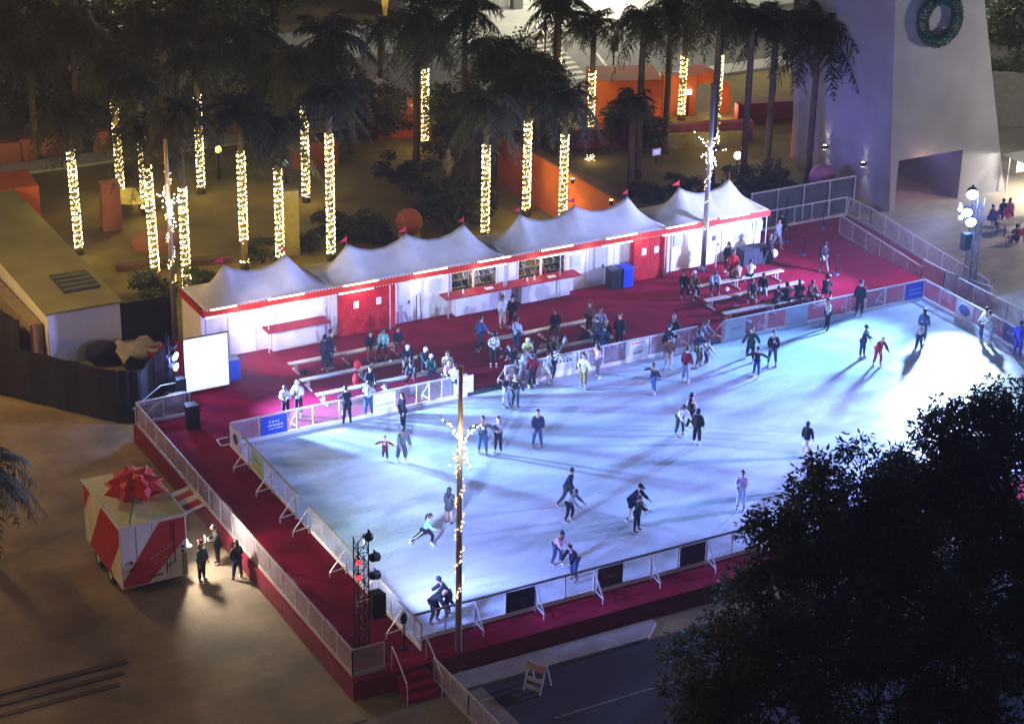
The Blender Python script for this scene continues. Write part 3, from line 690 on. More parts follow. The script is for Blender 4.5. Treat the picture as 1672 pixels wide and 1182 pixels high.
parcan((38.65, 17.0, 5.95), (30, 5, .8), 'glaring white lamp at the very top of the tall truss', (.75, .93, 1.0), .30, 30)
parcan((38.45, 17.0, 5.05), (26, 3, .8), 'glaring white lamp in the middle of the tall truss', (.7, .9, 1.0), .24, 25)
parcan((38.75, 17.0, 4.5), (32, 5, .8), 'glaring cyan-white lamp lowest on the tall truss', (.62, 1.0, 1.0), .27, 25)
parcan((37.95, 17.0, 5.3), (24, 3, .8), 'small upper side lamp on the left of the tall truss', (.7, .8, 1.0), .10, 20)
parcan((38.05, 17.0, 4.85), (24, 3, .8), 'small lower side lamp on the left of the tall truss', (.7, .85, 1.0), .11, 20)
parcan((-.52, 21.95, 3.05), (8, 10, .8), 'glowing upper lamp on the short truss beside the screen', (.65, .8, 1.0), .20, 14)
parcan((-.52, 21.95, 2.55), (8, 12, .8), 'glowing lower lamp on the short truss beside the screen', (.6, .75, 1.0), .20, 14)
parcan((-.5, 21.95, 3.5), (8, 10, .8), 'dark unlit lamp on top of the short truss', (0, 0, 0), .13)
parcan((-1.55, .2, 5.25), (2, 8, .8), 'round dark lamp on top of the near truss', (0, 0, 0), .17)
parcan((-1.2, .3, 4.35), (3, 2, 3.2), 'upper of the two lamps sticking out right of the near truss', (0, 0, 0), .17)
parcan((-1.2, .3, 3.65), (3, 2, 2.4), 'lower of the two lamps sticking out right of the near truss', (0, 0, 0), .17)
parcan((-2.0, .05, 4.45), (-6, -14, 9), 'upper lamp with a red glowing eye inside the near truss', (1, .03, .03), .10, 2.5)
parcan((-2.0, .05, 3.85), (-6, -14, 9), 'lower lamp with a red glowing eye inside the near truss', (1, .03, .04), .10, 2.5)
def speaker(p, s, label):
    x, y, z = p; t = thing('loudspeaker', p, label, 'speaker', 'black loudspeakers')
    b = MB(); b.prism([(x-s*.35, y-s*.3), (x+s*.35, y-s*.3), (x+s*.25, y+s*.3), (x-s*.25, y+s*.3)], z, z+s*1.25); b.build('cabinet', M_black, t, bevel=.02)
    b = MB(); b.box((x-s*.31, y-s*.32, z+.05), (x+s*.31, y-s*.305, z+s*1.2)); b.build('grille', M_dark, t)
speaker((-1.35, .05, 2.2), .75, 'black loudspeaker hung low on the near truss')
speaker((38.5, 16.95, 3.15), .7, 'dark blue loudspeaker under the glaring lamps')
speaker((-.45, 21.75, 1.3), .65, 'black loudspeaker hanging at the lower left corner of the screen')
speaker((-.75, 19.65, DZ), .85, 'black loudspeaker standing on the carpet in front of the screen')
# video screen
t = thing('screen', (1.05, 22.5, DZ), 'glowing blank white screen on a stand at the left end of the deck', 'screen')
b = MB(); b.box((.06, 22.47, 1.0), (2.05, 22.5, 3.46)); b.build('display', mat('screen_glow', (.8, .82, .88), .6, emit=(.78, .84, 1.0), estr=.7), t)
b = MB(); b.box((.02, 22.505, .96), (2.09, 22.56, 3.5)); b.build('frame', M_dark, t)
b = MB(); [(b.beam((x, 22.6, DZ), (x, 22.6, 3.3), .06), b.beam((x, 22.6, 1.8), (x, 23.3, DZ+.02), .05)) for x in (.3, 1.8)]; b.build('stand', M_dark, t)

# ================================================================== light poles with star ornaments
M_bulbS = mat('pole_bulb', (1, .8, .5), .5, emit=(1.0, .72, .38), estr=5, sampling='NONE')
M_star = mat('star_bulb', (1, 1, 1), .5, emit=(.95, .95, 1.0), estr=16, sampling='NONE')
M_pole = mat('pole_steel', (.28, .24, .18), .5, .3)
M_poleU = mat('pole_brass', (.60, .42, .20), .45, .3, noise=.2)
OCT = [(1,0,0),(-1,0,0),(0,1,0),(0,-1,0),(0,0,1),(0,0,-1)]
OF = [(0,2,4),(2,1,4),(1,3,4),(3,0,4),(2,0,5),(1,2,5),(3,1,5),(0,3,5)]
def bulb(b, p, r): b.add([(p[0]+r*v[0], p[1]+r*v[1], p[2]+r*v[2]) for v in OCT], OF)
def star(cx, cy, cz, s, label, strands, seed):
    """spray of lit wire arms round a pole"""
    r = random.Random(seed); b = MB(); wv = MB()
    for (dx, dz, n) in strands:
        off = -.16
        A = Vector((cx+dx*.08, cy+off, cz+dz*.05)); Bp = Vector((cx+dx*s*.875, cy-dx*s*.486+off, cz+dz*s))
        wv.tube([A, (A+Bp)/2+Vector((0, 0, .05)), Bp], .006, 4)
        for k in range(n):
            u = (k+.5)/n
            if r.random() < .3: continue
            p = A.lerp(Bp, u)+Vector((r.uniform(-.05, .05), r.uniform(-.05, .05), r.uniform(-.05, .05))); bulb(b, p, .036)
    t = b.build('star_ornament', M_star, loc=(cx, cy, cz)); tag(t, label, 'ornament', 'lit star ornaments on the poles')
    wv.build('wire', M_dark, t)
    lamp("star_glow", 'POINT', (cx-.25, cy-.5, cz), 35, (.9, .92, 1.0), size=.3)
def lightpole(x, y, z0, zt, r, label, zl0, zl1, dens, gold=None, seed=1, col=None):
    t = thing('light_pole', (x, y, z0), label, 'light pole', 'tall poles wrapped in string lights')
    zs = gold if gold else zt
    b = MB(); b.tube([(x, y, z0), (x, y, zs)], [r, r*.85], 10); b.tube([(x, y, z0), (x, y, z0+.3)], [r*1.9, r*1.4], 10); b.build('pole', col or M_pole, t, smooth=True)
    if gold:
        b = MB(); b.tube([(x, y, gold), (x, y, zt)], [r*.85, r*.6], 10); b.build('upper_pole', M_poleU, t, smooth=True)
    R = random.Random(seed); b = MB(); n = int((zl1-zl0)*dens)
    for k in range(n):
        z = zl0+(zl1-zl0)*k/n; a = z*5.2+R.uniform(-1.2, 1.2)
        if math.sin(z*3.1+seed)+math.sin(z*1.3) < -1.35: continue
        bulb(b, (x+(r+.03)*math.cos(a), y+(r+.03)*math.sin(a), z+R.uniform(-.03, .03)), .028)
    o = b.build('string_lights', M_bulbS, t)
    return t
px_, py_ = 1.18, -1.15
lightpole(px_, py_, 0, VZ((px_, py_, 0), 598), .12, 'tallest slim pole with gold upper half in the foreground of the ice', VZ((px_, py_, 0), 985), VZ((px_, py_, 0), 745), 17, gold=VZ((px_, py_, 0), 735), seed=3)
star(px_, py_, VZ((px_, py_, 0), 718), .95, 'spray of white lights on the foreground pole', [(-.9, 1.1, 13), (-.45, .75, 9), (.85, .95, 11), (.4, .7, 8), (-.5, -1.0, 9), (.3, -1.1, 10), (.1, -.6, 8), (-.2, -.7, 7)], 5)
lamp("gold_lamp", 'SPOT', (px_-.5, py_-.9, VZ((px_, py_, 0), 735)+.3), 60, (1.0, .75, .35), (px_, py_, VZ((px_, py_, 0), 600)), .1, 50, .8)
q = G(1143, 440, DZ); x, y = q.x, q.y-.25
lightpole(x, y, DZ, VZ((x, y, DZ), 112), .13, 'bluish pole wrapped in sparse lights beside the right end tents', VZ((x, y, DZ), 365), VZ((x, y, DZ), 205), 17, seed=4, col=mat('pole_blue', (.22, .22, .26), .5, .3))
star(x, y, VZ((x, y, DZ), 222), 1.0, 'bright white spray of lights on the pole beside the right end tents', [(-.9, 1.0, 10), (.25, 1.1, 14), (-.5, .5, 8), (.1, -1.0, 16), (.0, -.6, 16), (.25, -.7, 12), (.7, .1, 5), (-.5, -.3, 6)], 6)
x, y = 2.05, 29.3
lightpole(x, y, 0, VZ((x, y, 0), 228), .14, 'pole wrapped in lights behind the left end of the tents', VZ((x, y, 0), 470), VZ((x, y, 0), 260), 22, gold=VZ((x, y, 0), 330), seed=8)
star(x, y, VZ((x, y, 0), 338), .95, 'white spray of lights on the pole behind the left end of the tents', [(-.8, 1.0, 12), (.75, 1.0, 12), (-.3, .8, 8), (.3, .8, 8), (0, -.8, 14), (.3, -1.1, 14), (0, -.3, 12), (-.7, 0, 4)], 9)
lamp("gold_lamp", 'SPOT', (x-.4, y-.8, VZ((x, y, 0), 330)), 60, (1.0, .85, .6), (x, y, VZ((x, y, 0), 230)), .1, 50, .8)

# ================================================================== palms
M_trunk = mat('palm_bark', (.16, .12, .07), .9, noise=.4, nscale=4, bump=.6, bscale=14)
M_frond = [mat('frond_dark', (.034, .048, .030), .6, noise=.5, nscale=.6), mat('frond_olive', (.055, .065, .022), .6, noise=.5, nscale=.6)]
def frond_mesh(seed, R, n, droop, m, name='palm_crown'):
    r = random.Random(seed); b = MB()
    for i in range(n):
        az = 2*PI*i/n*2.4+r.uniform(-.2, .2); el = r.uniform(-.55, 1.15); L = R*r.uniform(.8, 1.1)
        d = Vector((math.cos(az), math.sin(az), 0)); side = Vector((-math.sin(az), math.cos(az), 0)); pts = []
        for k in range(10):
            u = k/9; pts.append(d*(L*u*math.cos(el)*(1-.12*u))+Vector((0, 0, L*(u*math.sin(el)-droop*u*u*(1.0+.2*math.cos(el))))))
        b.tube(pts, [.035*(1-.8*k/9) for k in range(10)], 4, cap=False)
        for k in range(1, 27):
            u = k/27; f = u*9; j = min(8, int(f)); p = pts[j].lerp(pts[j+1], f-j); t = (pts[j+1]-pts[j]).normalized()
            ll = R*.31*(math.sin(PI*min(1, u*.9+.12))**.7)*r.uniform(.8, 1.1); wd = .045*R/3
            for s in (-1, 1):
                if r.random() < .12: continue
                l2 = ll*r.uniform(.6, 1.15); q = p+t*r.uniform(-.05, .05)
                e1 = q + side*s*l2*.5*r.uniform(.6, 1.1) + t*l2*r.uniform(.15, .5) - Vector((0, 0, l2*r.uniform(.02, .3)))
                e = e1 + side*s*l2*r.uniform(.1, .4) + t*l2*r.uniform(-.05, .35) - Vector((0, 0, l2*r.uniform(.15, .6)))
                b.add([q-t*wd, e1-t*wd*.8, e, e1+t*wd*.8, q+t*wd], [(0, 1, 3, 4), (1, 2, 3)])
    me = b.build(name, m, loc=(0, 0, 0)); return me
crowns = [frond_mesh(11+i, [2.7, 3.0, 2.4, 2.8][i], [44, 46, 40, 38][i], [.5, .62, .42, .7][i], M_frond[i % 2]) for i in range(4)]
crown_data = [o.data for o in crowns]
for o in crowns: bpy.data.objects.remove(o)
def palm(px, pb, ptop, crown_dz, lit, label, k=0, xt=None, cs=1.0, glow=True, pxb=None, base=None, rr=.18, gaps=()):
    p = base or G(pxb or px, pb, 0); p = Vector((p[0], p[1], 0))
    zt = VZ(p, ptop); H = zt+crown_dz
    t = thing('palm_tree', p, label, 'palm tree', 'palms wrapped in lights behind the tents' if lit else 'unlit palms behind the tents')
    R = random.Random(int(px*7+ptop)); lean = Vector(((xt or 0), 0, 0))
    N = 12; Ht = H+(.85 if lit else .3); pts = [Vector((p.x+lean.x*(i/N), p.y, Ht*i/N)) for i in range(N+1)]
    rad = [rr*(1.35 if i == 0 else 1.0+.05*(i % 2)-.15*i/N) for i in range(N+1)]
    b = MB(); b.tube(pts, rad, 10); b.build('trunk', M_trunk, t, smooth=True)
    co = bpy.data.objects.new('crown', crown_data[k % 4]); sc.collection.objects.link(co); co.parent = t
    co.location = (pts[-1]-p)+Vector((0, 0, .75 if lit else .2)); co.rotation_euler = (0, 0, R.uniform(0, 6)); co.scale = (cs, cs, cs)
    if lit:
        z0 = VZ(p, pb-2)+.15 if base else .35
        if isinstance(lit, tuple): z0 = VZ(p, lit[0])
        n = int((zt-z0)*140); b = MB()
        for i in range(n):
            z = z0+(zt-z0)*i/n
            pyg = any(g0 < i/n < g1 and R.random() < pr for g0, g1, pr in gaps)
            if pyg: continue
            a = 2*PI*R.random() if R.random() < .25 else z*21+R.uniform(-.5, .5)
            rr_ = rr*1.0+.035; lx = lean.x*z/H
            bulb(b, (p.x+lx+rr_*math.cos(a), p.y+rr_*math.sin(a), z+R.uniform(-.05, .05)), .0235)
        b.build('string_lights', M_bulb, t)
        if glow:
            for f in (.25, .75):
                lamp("palm_glow", 'POINT', (p.x-.55, p.y-.8, z0+(zt-z0)*f), 75, (1.0, .74, .18), size=.6)
    return t
P_ = 'palm wrapped in warm lights '
palm(119, 415, 246, .5, True, P_+'standing alone at the far left, next to the flat roof', 0, pxb=130, xt=-.1)
palm(186, 332, 166, .6, True, P_+'with a dark gap near its top, second from the left', 1, pxb=199, gaps=[(.78, .88, .9), (.88, 1, .6)], xt=-.1)
palm(233, 350, 196, .6, True, P_+'left trunk of the bright overlapping pair', 2, pxb=238)
palm(246, 457, 272, .4, True, P_+'right and lower trunk of the bright overlapping pair', 3, pxb=255, xt=-.15)
palm(303, 482, 305, 2.2, True, P_+'half hidden behind the pole with the white star', 1, pxb=306, cs=.8)
palm(328, 316, 156, .5, True, P_+'high up, thinly lit towards its top, above the white star', 0, pxb=329, gaps=[(.55, 1, .6)])
palm(393, 440, 250, .6, True, P_+'bare near its foot, left of the first tent peak', 2, pxb=400, gaps=[(.03, .2, 1)])
palm(449, 430, 276, .6, True, P_+'directly behind the second tent peak from the left', 3, pxb=458)
palm(502, 330, 169, .6, True, P_+'with its lit foot in view between two darker trunks', 1, pxb=500)
palm(533, 425, 219, .5, True, P_+'ending behind the third tent peak from the left', 0, pxb=541)
palm(690, 240, 113, .5, True, P_+'brightest one in front of the street with parked cars', 2, pxb=694)
palm(794, 390, 236, .6, True, P_+'left one of three behind the middle tents', 3, pxb=792)
palm(858, 352, 199, .6, True, P_+'middle one of three behind the middle tents', 1, pxb=859)
palm(917, 372, 220, .5, True, P_+'right one of three, in front of the orange wall', 0, pxb=918)
palm(967, 217, 116, 1.5, True, P_+'in front of the large orange block', 2, pxb=964, gaps=[(.4, .5, .7)])
palm(908, 184, 89, 1.6, True, P_+'mostly hidden by leaves above the crossing', 1, pxb=909, gaps=[(.22, .78, .93)])
palm(1112, 196, 93, 1.2, True, P_+'left one of the pair before the orange arch', 3, pxb=1112, gaps=[(.5, .62, .8)])
palm(1167, 245, 90, 1.2, True, P_+'right one of the pair before the orange arch', 0, pxb=1167, gaps=[(.1, .62, .85)])
b = MB(); p = G(963, 264, 0)
for i in range(26): bulb(b, (p.x+rnd.uniform(-.25, .25), p.y+rnd.uniform(-.2, .2), rnd.uniform(.05, .4)), .03)
tag(b.build('light_bundle', M_bulb), 'small heap of warm string lights on the olive ground', 'string lights')
lamp("bundle_glow", 'POINT', (p.x, p.y-.4, .7), 25, (1.0, .76, .25), size=.3)
U_ = 'unlit dark palm '
for i, (px, pb, pt, cs, lab) in enumerate([
    (540, 330, 78, 1.25, 'with a thick trunk beside the lit pair left of centre'), (486, 260, 120, 1.15, 'tall, left of the parked pale car'),
    (622, 150, 62, .8, 'thin, in front of the yellow banner'), (680, 262, 55, 1.2, 'whose trunk rises beside the brightest lit trunk'),
    (757, 260, 35, 1.1, 'leaning over the grey pavement at top centre'), (808, 250, 100, 1.0, 'with a low crown left of the crossing'),
    (905, 215, 18, .55, 'small headed, silhouetted against the bright pavement'), (1040, 290, 50, .95, 'with drooping crown over the orange block'),
    (1028, 320, 185, .7, 'low, in front of the magenta wall'), (1085, 250, 22, .85, 'between the orange block and the lit pair'),
    (1212, 300, 50, .95, 'with grey trunk left of the pink pillar'), (1251, 285, 50, 1.1, 'with blue lit trunk by the pink pillar'),
    (1318, 300, 66, 1.35, 'in front of the blue face of the tower'), (1160, 300, 22, .85, 'behind the bluish pole'),
    (60, 260, 110, 1.25, 'at the far left of the grove'), (20, 180, 40, 1.3, 'in the top left corner'), (130, 250, 60, 1.25, 'below the red tail lights'),
    (215, 230, 90, 1.2, 'above the overlapping lit pair'), (270, 240, 60, 1.3, 'left of the tall thinly lit trunk'), (345, 230, 70, 1.2, 'right of the tall thinly lit trunk'),
    (410, 240, 75, 1.3, 'above the reddish low walls'), (455, 250, 150, 1.0, 'with pale trunk above the second tent peak'), (575, 250, 160, .9, 'low, over the red bench wall'),
    (875, 280, 130, 1.05, 'in the dense clump behind the middle tents'), (845, 250, 140, 1.0, 'left in the dense clump behind the middle tents'), (770, 300, 190, .9, 'low, left of the three lit trunks')]):
    palm(px, pb, pt, .2, False, U_+lab, i, cs=cs, rr=.2)

# ================================================================== leafy trees
M_leaf = [mat('leaf_dark', (.030, .042, .018), .55, noise=.5, nscale=.5, trans=.4), mat('leaf_mid', (.05, .06, .025), .55, noise=.4, nscale=.5, trans=.4)]
M_bark = mat('bark', (.07, .055, .04), .9, noise=.4, nscale=3, bump=.5)
def crown_mesh(seed, R, nl, leaf, flat=.8, clumps=26, mats=None, only=None):
    r = random.Random(seed); b = MB(); cs = []
    for i in range(clumps):
        while True:
            v = Vector((r.uniform(-1, 1), r.uniform(-1, 1), r.uniform(-.7, 1)))
            if .25 < v.length < 1: break
        cs.append((v*R*.78, R*r.uniform(.18, .34)))
    for i in range(nl):
        c, cr = cs[r.randrange(clumps)]; v = Vector((r.gauss(0, 1), r.gauss(0, 1), r.gauss(0, 1))).normalized()*cr*(r.random()**.4)
        p = c+v; p = Vector((p.x, p.y, p.z*flat)); a = Vector((r.gauss(0, 1), r.gauss(0, 1), r.gauss(0, .6))).normalized(); n = a.cross(Vector((r.gauss(0, 1), r.gauss(0, 1), r.gauss(0, 1)))).normalized()
        l = leaf*r.uniform(.6, 1.2); b.mi(0 if (hash((round(c.x), round(c.y))) % 3) else 1)
        b.add([p, p+a*l*.5+n*l*.26, p+a*l, p+a*l*.5-n*l*.26], [(0, 1, 2, 3)])
    o = b.build('crown', mats or M_leaf, loc=(0, 0, 0)); d = o.data; bpy.data.objects.remove(o); return d, cs
bush_d = [crown_mesh(40+i, 1.0, 1600, .14, .75, 16)[0] for i in range(3)]
tree_d = [crown_mesh(50+i, 3.0, 7000, .26, .8, 34)[0] for i in range(3)]
def bush(p, s, label, i, sz=1.):
    t = thing('bush', (p[0], p[1], 0), label, 'bush', 'dark bushes in the grove')
    o = bpy.data.objects.new('foliage', bush_d[i % 3]); sc.collection.objects.link(o); o.parent = t; o.scale = (s, s, s*sz); o.location = (0, 0, .62*s*sz); o.rotation_euler[2] = i*1.7
    b = MB(); [b.tube([(p[0], p[1], 0), (p[0]+.3*s*math.cos(a), p[1]+.3*s*math.sin(a), .7*s*sz)], .03*s, 5) for a in (0, 2, 4)]; b.build('stem', M_bark, t)
for i, (px, py, s, z_, lab) in enumerate([
    (272, 488, 2.0, .8, 'rounded dark hedge bush behind the black fence and white star pole'), (430, 430, 1.3, .8, 'dark bush behind the leftmost tent'),
    (560, 392, 2.0, .8, 'wide dark bush left of the red stone ball'), (610, 400, 1.7, .8, 'dark bush touching the red stone ball from the left'), (730, 385, 2.3, .9, 'large dark bush right of the red stone ball'),
    (770, 360, 2.0, 1., 'dark bush under the left one of three lit trunks'), (700, 330, 2.0, .9, 'bush left of the pale statue'), (722, 262, 2.4, 1., 'dark mound behind the pale statue'),
    (770, 250, 2.3, 1., 'dark mound right of the brightest lit trunk'), (620, 215, 2.6, .8, 'wide dark shrub before the red bench wall'), (575, 200, 2.2, .8, 'dark shrub at the left end of the red bench wall'),
    (1240, 310, 1.9, .7, 'blue-black bush behind the right end tents'), (1190, 320, 1.8, .7, 'blue-black bush left of the right end tent peak'), (1120, 318, 1.6, .7, 'dark bush behind the pennant of the right tents'),
    (1265, 325, 1.5, .7, 'dark bush in front of the grey screened fence'), (850, 205, 2.6, 1.1, 'dense dark shrub below the crossing'), (905, 250, 2.2, 1., 'dark shrub above the sloping orange wall'),
    (345, 470, 1.2, .8, 'small dark bush left of the first tent peak'), (505, 412, 1.2, .8, 'small bush between two lit trunks behind the tents'), (225, 300, 1.2, .9, 'olive bush under the bright overlapping pair of trunks'),
    (1060, 330, 1.4, .7, 'low dark bush right of the orange uplights'), (640, 300, 1.6, .9, 'low bush left of the brightest lit trunk')]):
    bush(G(px, py, 0), s, lab, i, z_)
def tree(p, H, s, label, i, group='leafy trees beyond the grove', trunk_r=.22):
    t = thing('leafy_tree', (p[0], p[1], 0), label, 'tree', group)
    o = bpy.data.objects.new('crown', tree_d[i % 3]); sc.collection.objects.link(o); o.parent = t; o.scale = (s, s, s); o.location = (0, 0, H); o.rotation_euler[2] = i*2.1
    b = MB(); q = Vector((p[0], p[1], 0)); b.tube([q, q+Vector((.1, 0, H*.55)), q+Vector((0, .1, H))], [trunk_r, trunk_r*.7, .08], 8)
    for a in range(5): b.tube([q+Vector((.05, 0, H*.5)), q+Vector((1.4*s*math.cos(a*1.26), 1.4*s*math.sin(a*1.26), H+.5*s))], [trunk_r*.5, .04], 5)
    b.build('trunk', M_bark, t, smooth=True)
for i, (px, py, H, s, lab) in enumerate([
    (30, 210, 6, 1.6, 'dense dark tree at the far left edge beyond the grove'), (110, 190, 6, 1.5, 'dense dark tree below and left of the red tail lights'), (200, 170, 6, 1.5, 'dense dark tree below and right of the red tail lights'),
    (290, 170, 6.5, 1.5, 'dark tree left of the pale car roofs'), (370, 190, 5, 1.3, 'dark tree at the near side of the street, left part'), (60, 120, 7, 1.7, 'large dark tree in the top left corner'), (250, 90, 7, 1.6, 'large dark tree right of the red tail lights at the top'),
    (350, 100, 7, 1.6, 'large dark tree at the top between street lamps'), (445, 120, 7, 1.4, 'large dark tree left of the yellow banner'), (700, 100, 5, .9, 'dark street tree at top centre'),
    (1655, 130, 4.5, 1.3, 'leafy tree at the right edge above the grey wall'), (1640, 190, 2.6, .8, 'small leafy tree under the larger one at the right edge'), (1668, 40, 4, 1.2, 'leafy tree in the top right corner')]):
    tree(G(px, py, 0), H, s, lab, i)

for i, (px, py, H, s, lab) in enumerate([
    (610, 225, 2.0, .75, 'small leafy tree above the wide dark shrub by the red walls'), (738, 235, 2.4, .9, 'leafy tree right of the brightest lit trunk'),
    (838, 190, 3.2, 1.0, 'leafy tree in the dense clump below the crossing, left half'), (880, 205, 3.0, .8, 'leafy tree in the dense clump below the crossing, right half'),
    (1030, 262, 2.2, .8, 'leafy tree before the magenta wall'), (70, 225, 3.0, 1.1, 'leafy tree above the far left lit palm'), (450, 225, 2.6, .9, 'leafy tree far behind the second tent peak')]):
    tree(G(px, py, 0), H, s, lab, i+1, 'leafy trees inside the grove', .14)

# big foreground tree, lower right (crown fills the corner) and palm fronds at the left edge
def big_tree(label, base, blobs, seed, nl, leaf):
    t = thing('broadleaf_tree', base, label, 'tree', 'dark leafy trees in front of the rink')
    r = random.Random(seed); b = MB(); br = MB(); bx = Vector(base)
    br.tube([bx, bx+Vector((.3, .2, 2.5)), bx+Vector((.2, .4, 4.5))], [.38, .30, .2], 10)
    tot = sum(q[3]**2 for q in blobs)
    for (x, y, z, R) in blobs:
        c = Vector((x, y, z)); s = bx+Vector((.2, .4, 4.2)) if z > 4.5 else bx+Vector((.3, .2, 2.5))
        m_ = s.lerp(c, .5)+Vector((r.uniform(-.4, .4), r.uniform(-.4, .4), .5)); br.tube([s, m_, c], [.14, .09, .04], 6)
        subs = []
        for i in range(22):
            while True:
                v = Vector((r.uniform(-1, 1), r.uniform(-1, 1), r.uniform(-1, 1)))
                if .35 < v.length < 1: break
            e = c+v*R*.85; subs.append((e, R*r.uniform(.16, .34)))
            br.tube([c, c.lerp(e, .55)+Vector((0, 0, .1)), e+(e-c).normalized()*R*.18], [.035, .022, .008], 4)
        n = int(nl*R*R/tot)
        for i in range(n):
            e, cr = subs[r.randrange(22)]; v = Vector((r.gauss(0, 1), r.gauss(0, 1), r.gauss(0, .9))).normalized()*cr*(r.random()**.45)*1.15
            if r.random() < .12: v *= 1.35
            p = e+v; a = (v.normalized()+Vector((r.gauss(0, .7), r.gauss(0, .7), r.gauss(-.3, .5)))).normalized(); n_ = a.cross(Vector((r.gauss(0, 1), r.gauss(0, 1), r.gauss(0, 1)))).normalized()
            l = leaf*r.uniform(.6, 1.25); b.mi(0 if r.random() < .6 else 1); f = a.cross(n_)*l*.12
            b.add([p, p+a*l*.45+n_*l*.2+f, p+a*l, p+a*l*.45-n_*l*.2+f], [(0, 1, 2), (0, 2, 3)])
    br.build('trunk', M_bark, t, smooth=True); o = b.build('crown', M_leaf, t); return t
def bl_(px, py, Y, R): p = AY(px, py, Y); return (p.x, p.y, p.z, R)
big_tree('huge dark leafy tree filling the lower right corner', (13.5, -14, 0), [
    bl_(1345, 845, -11, 1.9), bl_(1300, 940, -11, 1.7), bl_(1420, 800, -11, 1.7), bl_(1250, 1010, -12, 1.9), bl_(1180, 1080, -12.5, 1.9), bl_(1400, 930, -12, 2.4), bl_(1350, 1060, -13, 2.4),
    bl_(1470, 1020, -13, 2.6), bl_(1480, 880, -12, 2.2), bl_(1140, 1150, -13, 1.5), bl_(1260, 1150, -13.5, 2.2), bl_(1430, 1150, -14, 2.4), bl_(1560, 1120, -14, 2.4), bl_(1265, 870, -11, 1.1), bl_(1330, 790, -10.5, .9)], 71, 52000, .24)
big_tree('tall dark leafy tree at the right edge, rim lit blue by the stage lamps', (17.5, -12.5, 0), [
    bl_(1600, 730, -10, 2.0), bl_(1540, 760, -10, 1.7), bl_(1660, 700, -10, 2.0), bl_(1500, 820, -10.5, 1.5), bl_(1650, 800, -10.5, 2.2), bl_(1570, 860, -11, 2.2), bl_(1660, 920, -12, 2.4), bl_(1580, 980, -12, 2.3), bl_(1540, 700, -9.8, 1.0), bl_(1460, 780, -10, 1.1),
    bl_(1670, 1050, -13, 2.4), bl_(1600, 680, -9.8, 1.0)], 72, 40000, .22)
t = thing('palm_tree', (-11.3, 13.2, 0), 'near palm whose drooping green fronds enter at the left edge', 'palm tree')
b = MB(); b.tube([(-11.3, 13.2, 0), (-11.2, 13.2, 4.2)], [.3, .22], 10); b.build('trunk', M_trunk, t, smooth=True)
o = bpy.data.objects.new('crown', crown_data[1]); sc.collection.objects.link(o); o.parent = t; o.location = (.1, 0, 4.2); o.scale = (.85, .85, .8)
# ================================================================== tower
M_twr = mat('tower_stucco', (.35, .35, .40), .85, noise=.22, nscale=.35, bump=.3, bscale=10)
t = thing('tower', (48, 34, 0), 'tall tapering plain tower with a wreath and a low passage at its foot', 'tower')
def twr(z0, z1, holes=False):
    def X(z): return (44.3-.083*min(z, 14), 52.65-.272*min(z, 14))
    return X(z0)+X(z1)
b = MB(); y0, y1 = 29.8, 39.0
def face(z0, z1, xa0=None, xb0=None, xa1=None, xb1=None):
    a0, b0, a1, b1 = twr(z0, z1); a0 = xa0 or a0; b0 = xb0 or b0; a1 = xa1 or a1; b1 = xb1 or b1
    b.add([(a0, y0, z0), (b0, y0, z0), (b1, y0, z1), (a1, y0, z1), (a0, y1, z0), (b0, y1, z0), (b1, y1, z1), (a1, y1, z1)],
          [(0, 1, 2, 3), (5, 4, 7, 6), (4, 0, 3, 7), (1, 5, 6, 2), (3, 2, 6, 7), (4, 5, 1, 0)])
face(0, 2.95, xb0=44.62, xb1=44.62); face(0, 2.95, xa0=49.2, xa1=49.2); face(2.955, 14); face(14.0, 34)
b.build('wall', M_twr, t)
b = MB(); b.box((44.63, 30.2, .01), (49.19, 38.8, .03)); b.build('passage_floor', mat('pass_floor', (.35, .25, .22), .7), t)
b = MB(); b.box((44.63, 33.5, .03), (46.2, 38.8, 2.94)); b.build('inner_wall', mat('pass_wall', (.10, .06, .20), .8), t)
b = MB(); p = AY(1528, 30, 29.8)
R_ = random.Random(4)
for i in range(4200):
    a = R_.uniform(0, 2*PI); q = R_.gauss(0, .22); u = R_.uniform(0, 2*PI); rr = 1.2+.36*math.cos(u)*R_.random()**.3; dd = .36*math.sin(u)*R_.random()**.4
    c = Vector((p.x+rr*math.cos(a), 29.42+dd*.8, p.z+rr*math.sin(a))); l = .11
    v1 = Vector((R_.gauss(0, 1), R_.gauss(0, 1), R_.gauss(0, 1))).normalized()*l; v2 = Vector((R_.gauss(0, 1), R_.gauss(0, 1), R_.gauss(0, 1))).normalized()*l*.5
    b.add([c-v1, c+v2, c+v1], [(0, 1, 2)])
for i in range(40): pass
tag(b.build('wreath', mat('wreath_green', (.02, .15, .14), .6, noise=.4, nscale=4)), 'big round green wreath hanging on the tower', 'wreath')
